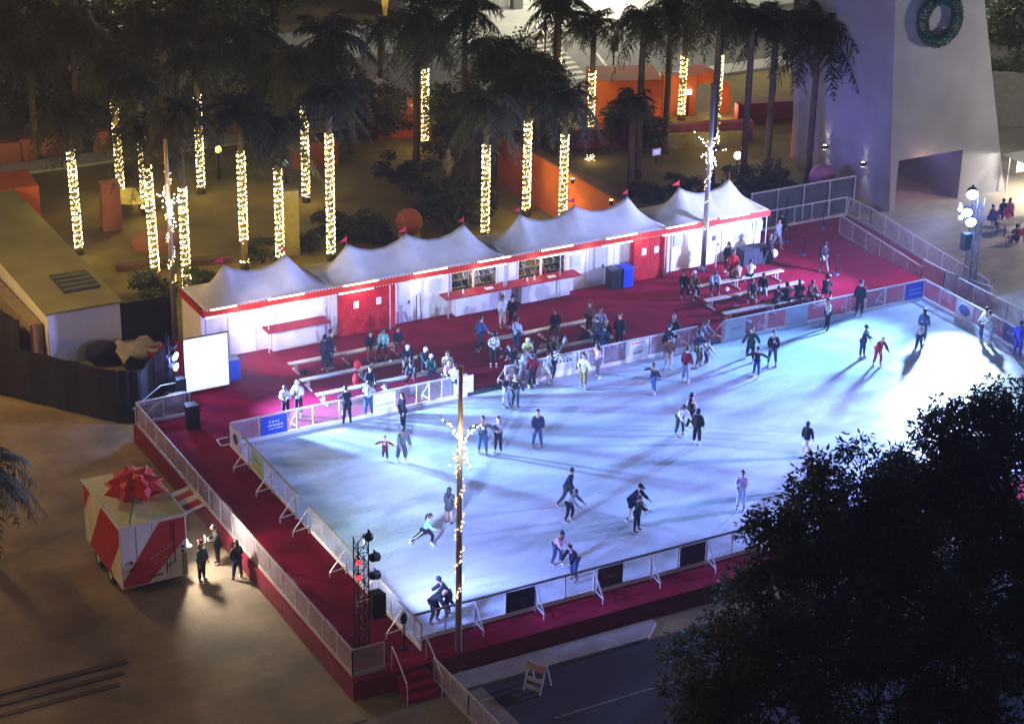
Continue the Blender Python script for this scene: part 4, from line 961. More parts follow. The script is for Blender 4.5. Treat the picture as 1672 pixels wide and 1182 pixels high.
for px, py, lab in ((1350, 240, 'left wall lamp shining up and down on the blue side of the tower'), (1412, 268, 'right wall lamp on the blue side of the tower near its corner')):
    p = AX(px, py, 44.05); p.x -= .15
    t = thing('wall_lamp', p, lab, 'wall lamp', 'wall lamps on the tower')
    b = MB(); b.box((p.x-.09, p.y-.09, p.z-.12), (p.x+.09, p.y+.09, p.z+.12)); b.box((p.x+.09, p.y-.04, p.z-.05), (p.x+.28, p.y+.04, p.z+.05)); b.build('housing', M_dark, t)
    b = MB(); b.box((p.x-.07, p.y-.07, p.z+.122), (p.x+.07, p.y+.07, p.z+.135)); b.box((p.x-.07, p.y-.07, p.z-.135), (p.x+.07, p.y+.07, p.z-.122)); b.build('lens', mat('wl_lens', (1, .9, .7), .5, emit=(1, .85, .6), estr=12, sampling='NONE'), t)
    lamp("wall_lamp_up", 'SPOT', (p.x, p.y, p.z+.2), 40 if px < 1400 else 15, (1, .75, .5), (p.x+.12, p.y, p.z+2), .03, 55, .6)
    lamp("wall_lamp_down", 'SPOT', (p.x, p.y, p.z-.2), 40, (1, .85, .65), (p.x+.12, p.y, p.z-2), .03, 55, .6)
lamp("passage_lamp", 'POINT', (46.2, 29.2, 2.7), 22, (1, .55, .35), size=.15)
lamp("passage_lamp", 'POINT', (47.8, 31.5, 2.6), 28, (.42, .28, 1), size=.2)  # purple light added to tint the passage walls
p = AX(1343, 290, 42.3)
b = MB(); b.ball((p.x, p.y, p.z), .78, 20, 12); tag(b.build('stone_ball', mat('pink_stone', (.55, .22, .26), .7, noise=.2), smooth=True), 'pink stone ball in front of the blue tower face', 'ball')
b = MB(); b.prism([(p.x-.8, p.y-.8), (p.x+.8, p.y-.8), (p.x+.8, p.y+.8), (p.x-.8, p.y+.8)], 0, max(.3, p.z-.7)); tag(b.build('ball_pedestal', M_conc), 'pedestal under the pink stone ball', 'pedestal')
p = AY(668, 362, 37.2); b = MB(); b.ball((p.x, p.y, p.z), .72, 22, 14); tag(b.build('stone_ball', mat('red_stone', (.45, .12, .06), .8, noise=.3), smooth=True), 'reddish brown stone ball behind the middle tents', 'ball')
b = MB(); b.tube([(p.x, p.y, 0), (p.x, p.y, max(.25, p.z-.62))], .6, 16); tag(b.build('ball_pedestal', mat('ochre_stone', (.4, .3, .12), .8)), 'ochre pedestal under the reddish stone ball', 'pedestal')
# tower-side details: grey screened fence, dark strip
t = thing('screened_fence', (38.5, 31, 0), 'dark blue-grey screened fence with pale top edge behind the deck corner', 'fence')
b = MB(); b.box((35.6, 31.0, .05), (42.6, 31.04, 1.95)); b.build('screen', mat('blue_screen', (.07, .09, .12), .8, noise=.3), t)
b = MB(); b.box((35.6, 30.98, 1.955), (42.66, 31.06, 2.02)); [b.box((35.6+1.75*k, 30.93, 0), (35.66+1.75*k, 30.98, 2.0)) for k in range(5)]; b.build('frame', M_alu, t)

# ================================================================== coloured walls of the square
def wallbox(name, a, b_, h, m, label, cat='wall', z0=0., th=.35, group=None, cop=None):
    """wall between two ground points"""
    A = Vector((a[0], a[1], z0)); B = Vector((b_[0], b_[1], z0)); d = (B-A).normalized(); n = Vector((-d.y, d.x, 0))*(th/2)
    b = MB(); b.prism([(A-n)[:2], (B-n)[:2], (B+n)[:2], (A+n)[:2]], z0, z0+h); o = b.build(name, m, bevel=.02); tag(o, label, cat, group)
    if cop:
        n *= 1.25; b = MB(); b.prism([(A-n)[:2], (B-n)[:2], (B+n)[:2], (A+n)[:2]], z0+h+.003, z0+h+.12); b.build('coping', cop, o)
    return o
M_orange = mat('orange_stucco', (.50, .11, .03), .85, noise=.25, nscale=.6, bump=.3)
M_mag = mat('magenta_stucco', (.26, .03, .055), .85, noise=.3, nscale=.6)
M_pinkst = mat('pink_stucco', (.36, .13, .10), .85, noise=.3, nscale=.7)
M_brown = mat('brown_coping', (.10, .05, .035), .8)
M_olive = mat('olive_stone', (.30, .26, .10), .85, noise=.25)
wallbox('orange_wall', (27.0, 43.6), (27.3, 29.2), 3.0, M_orange, 'long orange wall with sloping dark coping, lit by two uplights, behind the middle tents', cop=M_brown, th=.5)
for px, py, lab, e in ((935, 292, 'left uplight washing the long orange wall', 50), (998, 327, 'right brighter uplight washing the long orange wall', 70)):
    q = AX(px, py, 26.6); q.z = max(.3, q.z); t = thing('uplight', q, lab, 'uplight', 'uplights on the orange wall')
    b = MB(); b.tube([q-Vector((0, 0, .25)), q], [.09, .11], 10); b.build('housing', M_dark, t)
    b = MB(); b.tube([q+Vector((0, 0, .003)), q+Vector((0, 0, .015))], .1, 10); b.build('lens', mat('up_lens', (1, .7, .3), .5, emit=(1, .62, .25), estr=9, sampling='NONE'), t)
    lamp("uplight_lamp", 'SPOT', q+Vector((-.05, 0, .1)), e, (1, .6, .25), q+Vector((.35, 0, 2)), .05, 90, .8)
q0 = AY(962, 200, 51.5); q1 = AY(1078, 200, 50.0)
wallbox('orange_block', (37.6, 51.6), (41.6, 50.0), 3.1, M_orange, 'large square orange block at the street side of the grove', 'wall', th=3.4)
wallbox('orange_block', (42.6, 51.0), (44.6, 50.2), 2.6, M_orange, 'narrow orange block left of the round orange arch', 'wall', th=1.0)
# round arch
b = MB(); A = Vector((45.3, 50.6, 0)); dv = Vector((1, -.25, 0)).normalized(); n = 18; ro, ri = 1.75, 1.05; base = 1.0
ring = []
for i in range(n+1):
    a = PI*i/n; ring.append((math.cos(a), math.sin(a)))
nn = Vector((-dv.y, dv.x, 0))*.9
pts = []
for (c, s) in ring:
    for rr in (ro, ri):
        for sg in (-1, 1): pts.append(A+dv*(c*rr)+Vector((0, 0, base+s*rr))+nn*sg)
fs = []
for i in range(n):
    a = i*4; e = (i+1)*4
    fs += [(a, e, e+1, a+1), (a+2, a+3, e+3, e+2), (a, a+2, e+2, e), (a+1, e+1, e+3, a+3)]
fs += [(0, 1, 3, 2), (n*4, n*4+2, n*4+3, n*4+1)]
b.add(pts, fs)
for sg in (-1, 1):
    c = A+dv*sg*(ro+ri)/2; e = dv*(ro-ri)/2; b.prism([(c-e-nn)[:2], (c+e-nn)[:2], (c+e+nn)[:2], (c-e+nn)[:2]], 0, base)
tag(b.build('orange_arch', M_orange), 'bright orange round arch right of the lit trunk pair', 'arch')
lamp("orange_lamp", 'POINT', (40.0, 47.5, .9), 50, (1, .48, .18), size=.3)
lamp("orange_lamp", 'POINT', (45.8, 47.9, .9), 90, (1, .5, .16), size=.3)
lamp("orange_lamp", 'POINT', (27.6, 56.0, 1.2), 110, (1, .5, .2), size=.3)
wallbox('magenta_wall', (30.3, 48.6), (37.8, 46.3), 1.15, M_mag, 'dark magenta retaining wall across the middle of the grove', th=.6)
wallbox('magenta_wall', (38.0, 46.4), (44.9, 44.2), 1.2, mat('purple_stucco', (.30, .07, .13), .85, noise=.2), 'purple retaining wall below the orange arch', th=.6)
wallbox('ochre_wall', (39.0, 44.9), (43.9, 43.3), .9, M_olive, 'low ochre wall under the purple one', th=.4)
wallbox('pink_pillar', (44.8, 39.8), (45.6, 39.5), 2.8, mat('pink_pillar_m', (.62, .16, .18), .85, noise=.2), 'tall pink pillar left of the tower', 'pillar', th=.9)
wallbox('magenta_wall', (46.0, 47.5), (58, 45.0), 1.2, mat('purple_stucco2', (.30, .08, .16), .85, noise=.2), 'purple wall running behind the pink pillar', th=.6)
# left part: red bench walls, pink blocks
wallbox('red_wall', (20.6, 60.6), (31.5, 57.4), 1.1, M_orange, 'long orange-red wall below the parked pale car', th=.7)
wallbox('red_wall', (24.3, 54.6), (29.6, 53.2), 1.3, mat('red_stucco', (.50, .07, .025), .85, noise=.3), 'second orange-red wall in front of the wide dark shrub', th=1.4)
wallbox('red_wall', (17.2, 51.5), (20.0, 50.9), 1.5, mat('rust_stucco', (.30, .08, .03), .85, noise=.3), 'rust coloured wall left of the lit trunk with its foot in view', th=1.0)
for i, (px, py, w_, h_, lab) in enumerate([(12, 264, 1.4, 1.3, 'leftmost pink block of the row under the dark trees'), (42, 258, 1.2, 1.3, 'second pink block from the left in the row'), (82, 250, 1.7, 1.4, 'wide third pink block of the row'),
    (165, 243, .9, 1.2, 'narrow pink block left of the thin topped lit trunk'), (268, 232, 1.7, 1.6, 'pink block above the lit palm fronds'), (367, 218, 1.6, 1.7, 'tall pink block right of the globe lamp'), (400, 210, 1.4, 1.5, 'pink block furthest right in the row')]):
    q = G(px, py, 0); wallbox('pink_block', (q.x-w_/2, q.y), (q.x+w_/2, q.y-.3), h_, M_pinkst, lab, 'block', th=.9, group='pink blocks beyond the grove')
q = G(182, 372, 0); wallbox('red_pillar', (q.x-.5, q.y), (q.x+.5, q.y-.2), 2.6, M_pinkst, 'square reddish pillar beside the second lit trunk', 'pillar', th=.9)
q = G(30, 362, 0); wallbox('orange_block', (q.x-2.6, q.y), (q.x+.9, q.y-.3), 2.5, M_orange, 'orange block at the left edge behind the flat roof', 'wall', th=3.0)
b = MB(); 
for z in (1.3, 2.1): b.box((q.x+.95, q.y-1.3, z), (q.x+1.15, q.y-1.1, z+.05))
q = G(255, 398, 0); b = MB(); b.tube([(q.x, q.y, 0), (q.x, q.y, .35)], 1.3, 24); tag(b.build('round_planter', M_pinkst), 'low round reddish planter behind the lower bright trunk', 'planter')
q = G(215, 345, 0); t = thing('round_table', (q.x, q.y, 0), 'round pale table below the overlapping lit trunks', 'table'); b = MB(); b.tube([(q.x, q.y, .82), (q.x, q.y, .88)], 1.4, 24); b.build('top', M_olive, t); b = MB(); b.tube([(q.x, q.y, 0), (q.x, q.y, .818)], [.4, .3], 12); b.build('foot', M_olive, t)
q = G(475, 415, 0); wallbox('green_slab', (q.x-.4, q.y), (q.x+.4, q.y-.2), 3.6, M_olive, 'tall olive green slab between two lit trunks behind the tents', 'slab', th=.5)
wallbox('low_wall', (2.8, 40.0), (8.5, 38.6), .35, M_brown, 'long low brown kerb wall across the lit ground', th=.5)
# statue, sign, globe lamps
q = G(732, 312, 0); t = thing('statue', q, 'pale standing statue on a plinth among dark bushes', 'statue')
b = MB(); b.box((q.x-.35, q.y-.35, 0), (q.x+.35, q.y+.35, .8)); b.build('plinth', M_conc, t)
b = MB(); b.tube([(q.x, q.y, .8), (q.x, q.y, 1.3), (q.x+.03, q.y, 1.8), (q.x, q.y, 2.05), (q.x, q.y, 2.2)], [.22, .2, .26, .2, .08], 10); b.ball((q.x, q.y, 2.33), .13, 10, 8); b.tube([(q.x+.2, q.y, 1.95), (q.x+.33, q.y-.1, 1.6), (q.x+.1, q.y-.22, 1.5)], [.08, .07, .05], 6); b.tube([(q.x-.2, q.y, 1.95), (q.x-.3, q.y-.05, 1.6), (q.x-.24, q.y-.08, 1.3)], [.08, .07, .05], 6); b.build('figure', mat('statue_stone', (.45, .42, .42), .7), t, smooth=True)
q = G(1071, 268, 0); t = thing('info_sign', q, 'small lit bluish sign board in front of the magenta wall', 'sign')
b = MB(); b.beam((q.x, q.y, 0), (q.x, q.y, .7), .06); b.build('post', M_dark, t)
b = MB(); b.box((q.x-.28, q.y-.04, .55), (q.x+.28, q.y, .95)); b.build('board', mat('sign_glow', (.4, .4, .6), .5, emit=(.35, .33, .65), estr=.8), t)
b = MB(); b.box((q.x-.2, q.y-.05, .78), (q.x+.2, q.y-.042, .83)); b.box((q.x-.12, q.y-.05, .66), (q.x+.12, q.y-.042, .7)); b.build('print', mat('sign_ink', (.8, .8, .95), .5, emit=(.8, .8, 1), estr=.8), t)
def globe(px, py, r, c, e, lab, H=None):
    q = G(px, py, 0); pz = H
    t = thing('globe_lamp', q, lab, 'lamp', 'globe lamps in the grove')
    b = MB(); b.tube([q, q+Vector((0, 0, pz-r*.9))], [.07, .045], 8); b.build('post', M_dark, t)
    b = MB(); b.ball(q+Vector((0, 0, pz)), r, 14, 10); b.build('globe', mat('globe%d' % px, c, .5, emit=c, estr=e, sampling='NONE'), t, smooth=True)
    lamp("globe_light", 'POINT', q+Vector((0, -.1, pz+r+.15)), 45, c, size=.2)
globe(358, 292, .2, (.85, .95, .25), 1.6, 'yellow-green glowing globe lamp left of centre in the grove', 1.75)
globe(1202, 292, .24, (.95, .85, 1.0), 1.3, 'white globe lamp by the grey palm trunk near the tower', 1.4)
globe(187*0+467, 300, .2, (.25, .35, .3), .25, 'dim greenish globe lamp above the tents', 1.2)
q = G(1122, 190, 0); t = thing('floodlight', q, 'small bluish white floodlight on a post by the orange arch', 'floodlight')
b = MB(); b.beam((q.x, q.y, 0), (q.x, q.y, 1.5), .06); b.build('post', M_dark, t)
b = MB(); b.box((q.x-.16, q.y-.12, 1.45), (q.x+.16, q.y-.06, 1.75)); b.build('lens', mat('flood', (.8, .9, 1), .5, emit=(.75, .88, 1), estr=8, sampling='NONE'), t)

# ================================================================== street, cars, building at the top
M_car = mat('car_pale', (.55, .56, .52), .25, .3); M_car2 = mat('car_dark', (.06, .06, .07), .25, .4); M_glass = mat('car_glass', (.02, .025, .03), .1); M_tyre = mat('tyre', (.015, .015, .015), .8)
def car(x, y, rz, m, label, lights=None):
    t = thing('parked_car', (x, y, 0), label, 'car', 'cars on the street beyond the grove'); local(t); t.rotation_euler[2] = rz
    prof = [(-2.25, .35), (-2.25, .75), (-2.05, .98), (-1.45, 1.02), (-.85, 1.42), (.75, 1.45), (1.5, 1.02), (2.1, .92), (2.3, .7), (2.3, .35)]
    b = MB(); n = len(prof); vs = []
    for s, wd in ((-1, .86), (1, .86)):
        for (px, pz) in prof: vs.append((px, s*(wd-(.14 if pz > 1.2 else 0)), pz))
    b.add(vs, [tuple(range(n)), tuple(range(2*n-1, n-1, -1))]+[(i, n+i, n+(i+1) % n, (i+1) % n) for i in range(n)]); b.build('body', m, t, bevel=.05)
    b = MB()
    for s in (-1, 1): b.quad((-1.2, s*.868, 1.03), (1.25, s*.868, 1.03), (.68, s*.758, 1.38), (-.8, s*.758, 1.36)) if s > 0 else b.quad((-.8, s*.758, 1.36), (.68, s*.758, 1.38), (1.25, s*.868, 1.03), (-1.2, s*.868, 1.03))
    b.quad((-1.42, .7, 1.045), (-.9, .62, 1.39), (-.9, -.62, 1.39), (-1.42, -.7, 1.045)); b.quad((1.46, -.7, 1.055), (.8, -.62, 1.43), (.8, .62, 1.43), (1.46, .7, 1.055)); b.build('window', M_glass, t)
    for sx in (-1.4, 1.45):
        for sy in (-.8, .8):
            b = MB(); b.tube([(sx, sy-.1, .33), (sx, sy+.1, .33)], .33, 14); wh = b.build('wheel', M_tyre, t)
            b = MB(); b.tube([(sx, sy-.105, .33), (sx, sy+.105, .33)], .19, 10); b.build('rim', M_alu, wh)
    for sx, nm, c in ((-2.262, 'tail_light', (1, .04, .02)), (2.30, 'headlight', (1, .95, .8))):
        for sy in (-.62, .62):
            b = MB(); b.box((sx-.02, sy-.16, .68), (sx+.02, sy+.16, .82)); on = lights == nm
            b.build(nm, mat(nm+('_on' if on else '_off'), c, .3, emit=c if on else None, estr=14, sampling='NONE') if on else mat(nm+'_off', tuple(v*.4 for v in c), .3), t)
    if lights: lamp(lights+"_glow", 'POINT', Vector((x, y, .8))+Vector((math.cos(rz), math.sin(rz), 0))*(-2.9 if lights == 'tail_light' else 2.9), 40, (1, .1, .05) if lights == 'tail_light' else (1, .9, .75), size=.3)
car(26.4, 62.6, PI-.1, M_car, 'pale parked car with a rounded dark rear window, seen between trunks')
car(20.4, 66.0, .1, mat('car_cream', (.6, .58, .5), .25, .3), 'cream car roof showing between dark palms left of the pale car')
q = G(155, 16, 0); car(q.x, q.y, math.atan2(.87, .49), M_car2, 'dark car with glowing red tail lights at the top left', 'tail_light')
M_bld = mat('pale_building', (.62, .62, .60), .7, noise=.1); M_win = mat('lit_window', (.9, .9, .85), .4, emit=(1, .97, .88), estr=1.1)
t = thing('building', (50, 80, 0), 'pale street building with lit shop windows at the top edge', 'building')
b = MB(); b.box((38, 78.6, .14), (95, 90, 16)); b.build('wall', M_bld, t)
for k, (a, e) in enumerate([(49.0, 49.9), (52.8, 55.6), (56.5, 60.5), (62, 67)]):
    b = MB(); b.box((a, 78.5, .5), (e, 78.58, 3.4)); wn = b.build('window', M_win, t)
    b = MB(); b.box((a-.06, 78.46, .42), (e+.06, 78.49, .5)); b.box((a-.06, 78.46, 3.4), (e+.06, 78.49, 3.48)); [b.box((x, 78.45, .5), (x+.05, 78.49, 3.4)) for x in (a, (a+e)/2, e-.05)]; b.build('frame', M_dark, wn)
lamp("shop_light", 'POINT', (53, 76.6, 3.2), 500, (1, .97, .88), size=.5)
t = thing('gate', (41.5, 78.2, .14), 'dark barred gate at the foot of the pale building', 'gate')
b = MB(); [b.beam((38.5+.3*k, 78.2, .14), (38.5+.3*k, 78.2, 2.1), .03) for k in range(24)]; b.build('bars', M_dark, t)
b = MB(); b.box((38.4, 78.15, 2.1), (45.6, 78.25, 2.16)); b.box((38.4, 78.16, .3), (45.6, 78.24, .36)); b.build('rail', M_dark, t)
t = thing('pillar', (46.8, 77.8, .14), 'dark square pillar by the barred gate', 'pillar'); b = MB(); b.box((46.4, 77.5, .14), (47.2, 78.1, 5)); b.build('shaft', mat('grey_pillar', (.12, .12, .12), .7), t)
q = G(628, 62, 0); t = thing('banner_flag', (q.x, q.y, 0), 'tall yellow lit banner hanging from a pole at the top edge', 'banner')
b = MB(); b.tube([q, q+Vector((0, 0, 8))], .06, 8); b.build('pole', M_dark, t)
b = MB(); z0, z1 = 1.6, 7.8
vs = []
for i in range(13):
    u = i/12; hw = .12+.42*min(1, u*1.8); z = z0+(z1-z0)*u; vs += [(q.x-hw, q.y-.12+.05*math.sin(i), z), (q.x+hw, q.y-.12-.05*math.sin(i), z)]
b.add(vs+[(v[0], v[1]+.02, v[2]) for v in vs], [(2*i, 2*i+1, 2*i+3, 2*i+2) for i in range(12)]+[(26+2*i+2, 26+2*i+3, 26+2*i+1, 26+2*i) for i in range(12)]); b.build('cloth', mat('yellow_cloth', (.75, .50, .10), .8), t)
lamp("banner_light", 'SPOT', q+Vector((-1.0, -2.0, .5)), 420, (1, .75, .25), q+Vector((0, -.1, 5.5)), .1, 60, .8)
def signal(q, H, lab, red=False):
    t = thing('traffic_light', q, lab, 'traffic light', 'traffic lights on the street')
    b = MB(); b.tube([q, q+Vector((0, 0, H))], .06, 8); b.build('pole', M_dark, t)
    b = MB(); b.box((q.x-.2, q.y-.22, H-.1), (q.x+.2, q.y+.1, H+1.0)); hd = b.build('signal_head', M_black, t)
    b = MB(); b.tube([(q.x, q.y-.24, H+.8), (q.x, q.y-.225, H+.8)], .1, 10); b.build('lamp', mat('sig_red' if red else 'sig_off', (1, .1, .03) if red else (.05, .01, .01), .4, emit=(1, .1, .03) if red else None, estr=9, sampling='NONE'), hd)
signal(G(890, 85, 0), 2.9, 'traffic light glowing red at the top of the photo', True)
signal(G(1001, 118, 0), 1.6, 'dark traffic signal head silhouetted above the orange block')

# ================================================================== right side: square, umbrella stand, grey wall, table
wallbox('grey_wall', (62.8, 38.5), (58.5, 41.5), 3.4, mat('grey_stone', (.26, .25, .23), .85, noise=.2), 'plain grey wall at the right edge behind the tower', th=.5)
KX = -.5
t = thing('kiosk', (53.6, 27.2, 0), 'brightly lit white kiosk cut off by the right edge', 'kiosk')
b = MB(); b.add([(51.9, 26.2, 2.35), (55.8, 26.2, 2.35), (55.8, 29.6, 2.35), (51.9, 29.6, 2.35), (54, 27.9, 2.9)], [(0, 1, 4), (1, 2, 4), (2, 3, 4), (3, 0, 4), (3, 2, 1, 0)]); b.build('roof', M_canvas, t)
b = MB(); [b.tube([(x, y, 0), (x, y, 2.35)], .04, 6) for x in (52.4, 55.6) for y in (26.4, 29.4)]; b.build('leg', M_alu, t)
b = MB(); b.box((52.7, 26.7, .05), (55.2, 27.5, 1.0)); b.build('counter', M_conc, t)
b = MB(); b.box((52.6, 28.9, 1.4), (55.4, 28.95, 2.3)); b.build('lamp_panel', mat('kiosk_glow', (1, .95, .85), .5, emit=(1, .93, .78), estr=9), t)
lamp("kiosk_lamp", 'POINT', (53.6, 27.8, 2.1), 1100, (1, .9, .72), size=.3)
# picnic table with red chairs
p = G(1652, 382, 0)
t = thing('folding_table', p, 'small table with people and red chairs on the pale square', 'table')
b = MB(); b.box((p.x-.9, p.y-.4, .72), (p.x+.9, p.y+.4, .76)); b.build('top', M_conc, t)
for sx in (-.8, .8):
    for sy in (-.3, .3): b = MB(); b.beam((p.x+sx, p.y+sy, 0), (p.x+sx, p.y+sy, .72), .04); b.build('leg', M_dark, t)
M_chair = mat('red_chair', (.40, .02, .05), .5)
def chair(px, py, rz, lab):
    q = G(px, py, 0); t = thing('chair', q, lab, 'chair', 'red chairs on the pale square'); local(t); t.rotation_euler[2] = rz
    b = MB(); b.box((-.22, -.22, .43), (.22, .22, .46)); b.build('seat', M_chair, t)
    b = MB(); b.box((-.22, -.24, .463), (.22, -.21, .9)); b.build('backrest', M_chair, t)
    for sx in (-.19, .19):
        for sy in (-.19, .19): b = MB(); b.beam((sx, sy, 0), (sx, sy, .43), .03); b.build('leg', M_chair, t)
chair(1625, 372, 2.6, 'red chair left of the small table'); chair(1645, 366, 2.9, 'red chair behind the small table'); chair(1650, 400, .5, 'dark red chair in front of the small table'); chair(1662, 396, .2, 'dark red chair furthest right by the small table')

# ================================================================== left side: container building, black fence
t = thing('flat_roof_building', (-2, 36, 0), 'long low building with an olive flat roof and a white end wall', 'building')
M_roof = mat('flat_roof', (.27, .25, .11), .9, noise=.25, nscale=.5, bump=.3)
b = MB(); b.box((-3.7, 30.0, 0), (-.3, 47, 2.5)); b.build('wall', M_white, t)
b = MB(); b.box((-3.8, 29.9, 2.503), (-.2, 47.1, 2.6)); rf = b.build('roof', M_roof, t)
b = MB(); b.box((-2.3, 31.9, 2.603), (-.55, 34.3, 2.66)); b.build('skylight', mat('roof_hatch', (.05, .07, .06), .5, noise=.5, nscale=2), rf)
b = MB(); [b.box((-2.25, 32.1+.55*k, 2.662), (-.6, 32.25+.55*k, 2.69)) for k in range(4)]; b.build('rib', mat('hatch_rib', (.15, .15, .12), .6), rf)
t2 = wallbox('side_wall', (-4.1, 30.6), (-4.6, 44), 1.9, mat('tan_wall', (.28, .22, .14), .9, noise=.3), 'tan lower wall along the left side of the low building', th=.6)
b = MB(); b.box((-4.35, 30.05, 0), (-4.2, 30.2, 2.2)); tag(b.build('rust_post', mat('rust', (.5, .18, .06), .7)), 'thin rusty orange post beside the white end wall', 'post')
M_fab = mat('black_fabric', (.018, .020, .026), .95, noise=.4, nscale=1.5, bump=.4, bscale=4)
def blackfence(pts, h, lab):
    t = thing('black_fence', (pts[0][0], pts[0][1], 0), lab, 'fence', 'fences of black fabric on the left')
    P = MB(); S = MB()
    for a, e in zip(pts, pts[1:]):
        A = Vector((*a, 0)); E_ = Vector((*e, 0)); n = max(2, int((E_-A).length/2.2)); nr = (E_-A).cross(Vector((0, 0, 1))).normalized()
        for k in range(n+1): q = A+(E_-A)*k/n; P.tube([q, q+Vector((0, 0, h+.04))], .03, 6)
        m_ = n*6; vs = []
        for k in range(m_+1):
            q = A+(E_-A)*k/m_+nr*(.04+.035*math.sin(k*1.3)); vs += [q+Vector((0, 0, .04)), q+Vector((0, 0, h-.02*math.sin(k)**2))]
        S.add(vs, [(2*k, 2*k+2, 2*k+3, 2*k+1) for k in range(m_)])
    P.build('post', M_dark, t); f = S.build('fabric', M_fab, t); s = f.modifiers.new('s', 'SOLIDIFY'); s.thickness = .01
blackfence([(-.2, 30.2), (2.2, 30.0)], 2.4, 'black fabric fence between the white end wall and the tents')
blackfence([(-14, 34.5), (-6.9, 28.3), (-3.0, 22.9), (-2.0, 22.4)], 2.5, 'long black fabric fence winding past the white end wall')
blackfence([(-14, 46), (-5.6, 33.5), (-4.9, 30.5)], 2.3, 'black fabric fence at the left edge beside the tan wall')
blackfence([(-2.0, 22.6), (-.9, 24.2), (.3, 25.2)], 2.2, 'short black fabric fence behind the screen and left truss')
q = G(225, 590, 0); b = MB(); vs = []
for i in range(7):
    for j in range(7): vs.append((q.x-1.0+i*.35, q.y-1.0+j*.35, .9+.25*math.sin(i*1.7)*math.cos(j*1.3)-.08*((i-3)**2+(j-3)**2)*.3))
b.add(vs, [(i*7+j, (i+1)*7+j, (i+1)*7+j+1, i*7+j+1) for i in range(6) for j in range(6)])
for i in range(7):
    pass
o = b.build('tarpaulin', mat('tarp', (.35, .33, .28), .8, noise=.3), smooth=True); s = o.modifiers.new('s', 'SOLIDIFY'); s.thickness = .03; tag(o, 'crumpled pale tarpaulin over crates behind the black fence', 'tarpaulin')
b = MB(); b.box((q.x-.8, q.y-.8, 0), (q.x+.7, q.y+.7, .55)); tag(b.build('crate_pile', M_dark), 'dark crate under the pale tarpaulin', 'crate')
q = G(165, 590, 0); b = MB(); b.ball((q.x, q.y-.2, .55), .65, 12, 8, (1.3, .9, .8)); tag(b.build('covered_pile', M_fab, smooth=True), 'black covered pile before the white end wall', 'pile')

# ================================================================== food trailer with a gift bow
X0, X1, Y0, Y1, Z0, Z1 = -7.62, -5.08, 8.5, 12.75, .45, 2.95
M_twh = mat('trailer_white', (.66, .66, .60), .5, noise=.12, nscale=1); M_trd = mat('trailer_red', (.42, .012, .02), .5, noise=.15, nscale=2); M_troof = mat('trailer_roof', (.62, .62, .30), .6, noise=.1)
t = thing('food_trailer', (-6.35, 10.6, 0), 'square food trailer in white with diagonal red stripes', 'trailer')
b = MB(); b.box((X0, Y0, Z0), (X1, Y1, Z1)); body = b.build('body', M_twh, t, bevel=.03)
b = MB(); b.box((X0-.04, Y0-.04, Z1+.003), (X1+.04, Y1+.04, Z1+.05)); rf = b.build('roof', M_troof, t, bevel=.01)
b = MB(); [b.box((X0+.62*k-.008, Y0-.006, Z0+.05), (X0+.62*k+.008, Y0-.004, Z1-.05)) for k in (1, 2, 3)]; [b.box((X0-.006, Y0+.85*k-.008, Z0+.05), (X0-.004, Y0+.85*k+.008, Z1-.05)) for k in range(1, 5)]; b.build('panel_seams', mat('seam_grey', (.12, .11, .10), .6), t)
b = MB(); b.box((X0-.04, Y0-.04, Z1+.052), (X0+.02, Y1+.04, Z1+.09)); b.box((X1-.02, Y0-.04, Z1+.052), (X1+.04, Y1+.04, Z1+.09)); b.box((X0+.021, Y0-.04, Z1+.052), (X1-.021, Y0, Z1+.09)); b.build('rim', M_twh, rf)
def stripe(f, poly, nm='stripe'):
    b = MB(); n = len(poly)
    if f == 'front': P = lambda u, v, e: (X0+(X1-X0)*u, Y0-e, Z0+(Z1-Z0)*v)
    else: P = lambda u, v, e: (X0-e, Y1+(Y0-Y1)*u, Z0+(Z1-Z0)*v)
    b.add([P(u, v, .004) for u, v in poly]+[P(u, v, .0) for u, v in poly], [tuple(range(n))]); return b.build(nm, M_trd, t)
stripe('front', [(.02, .02), (.40, .02), (.98, .62), (.98, .98), (.60, .98), (.0+.02, .12)])
stripe('side', [(.02, .98), (.22, .98), (.02, .55)]); stripe('side', [(.18, .02), (.62, .02), (.97, .98), (.50, .98)][:0] or [(.12, .02), (.66, .02), (.985, .72), (.985, .98), (.52, .98)])
b = MB(); pf = lambda u, v, e: (X0+(X1-X0)*u, Y0-e, Z0+(Z1-Z0)*v)
r = random.Random(3)
pts = [pf(.44+.022*i, .40+.045*math.sin(i*2.1)+.012*i, .02) for i in range(17)]; b.tube(pts, .016, 5); pts = [pf(.48+.022*i, .31+.035*math.sin(i*2.5)+.010*i, .02) for i in range(11)]; b.tube(pts, .014, 5); b.build('emblem', mat('logo_pink', (.62, .22, .22), .6), t)
b = MB(); b.beam(pf(.81, .93, .02), pf(.81, .28, .02), .03); b.beam(pf(.81, .28, .02), pf(.68, .22, .02), .03); b.beam(pf(.68, .32, .02), pf(.68, .12, .02), .04); [b.tube([pf(u, v, .0), pf(u, v, .04)], .06, 10) for u, v in ((.15, .42), (.15, .30), (.93, .5), (.93, .42))]
[b.box(pf(.42+.04*k, .1, .02), pf(.445+.04*k, .14, .004)) for k in range(5)]; b.build('fitting', M_dark, t)
b = MB(); b.box((X1-.22, Y0-.02, .5), (X1-.02, Y0-.004, 1.4)); b.build('side_cover', mat('fitting_grey', (.2, .18, .15), .5), t)
for y in (9.9, 11.3):
    for x in (X0+.1, X1-.1): b = MB(); b.tube([(x-.1, y, .36), (x+.1, y, .36)], .36, 16); wh = b.build('wheel', M_tyre, t); b = MB(); b.tube([(x-.105, y, .36), (x+.105, y, .36)], .17, 10); b.build('rim', M_alu, wh)
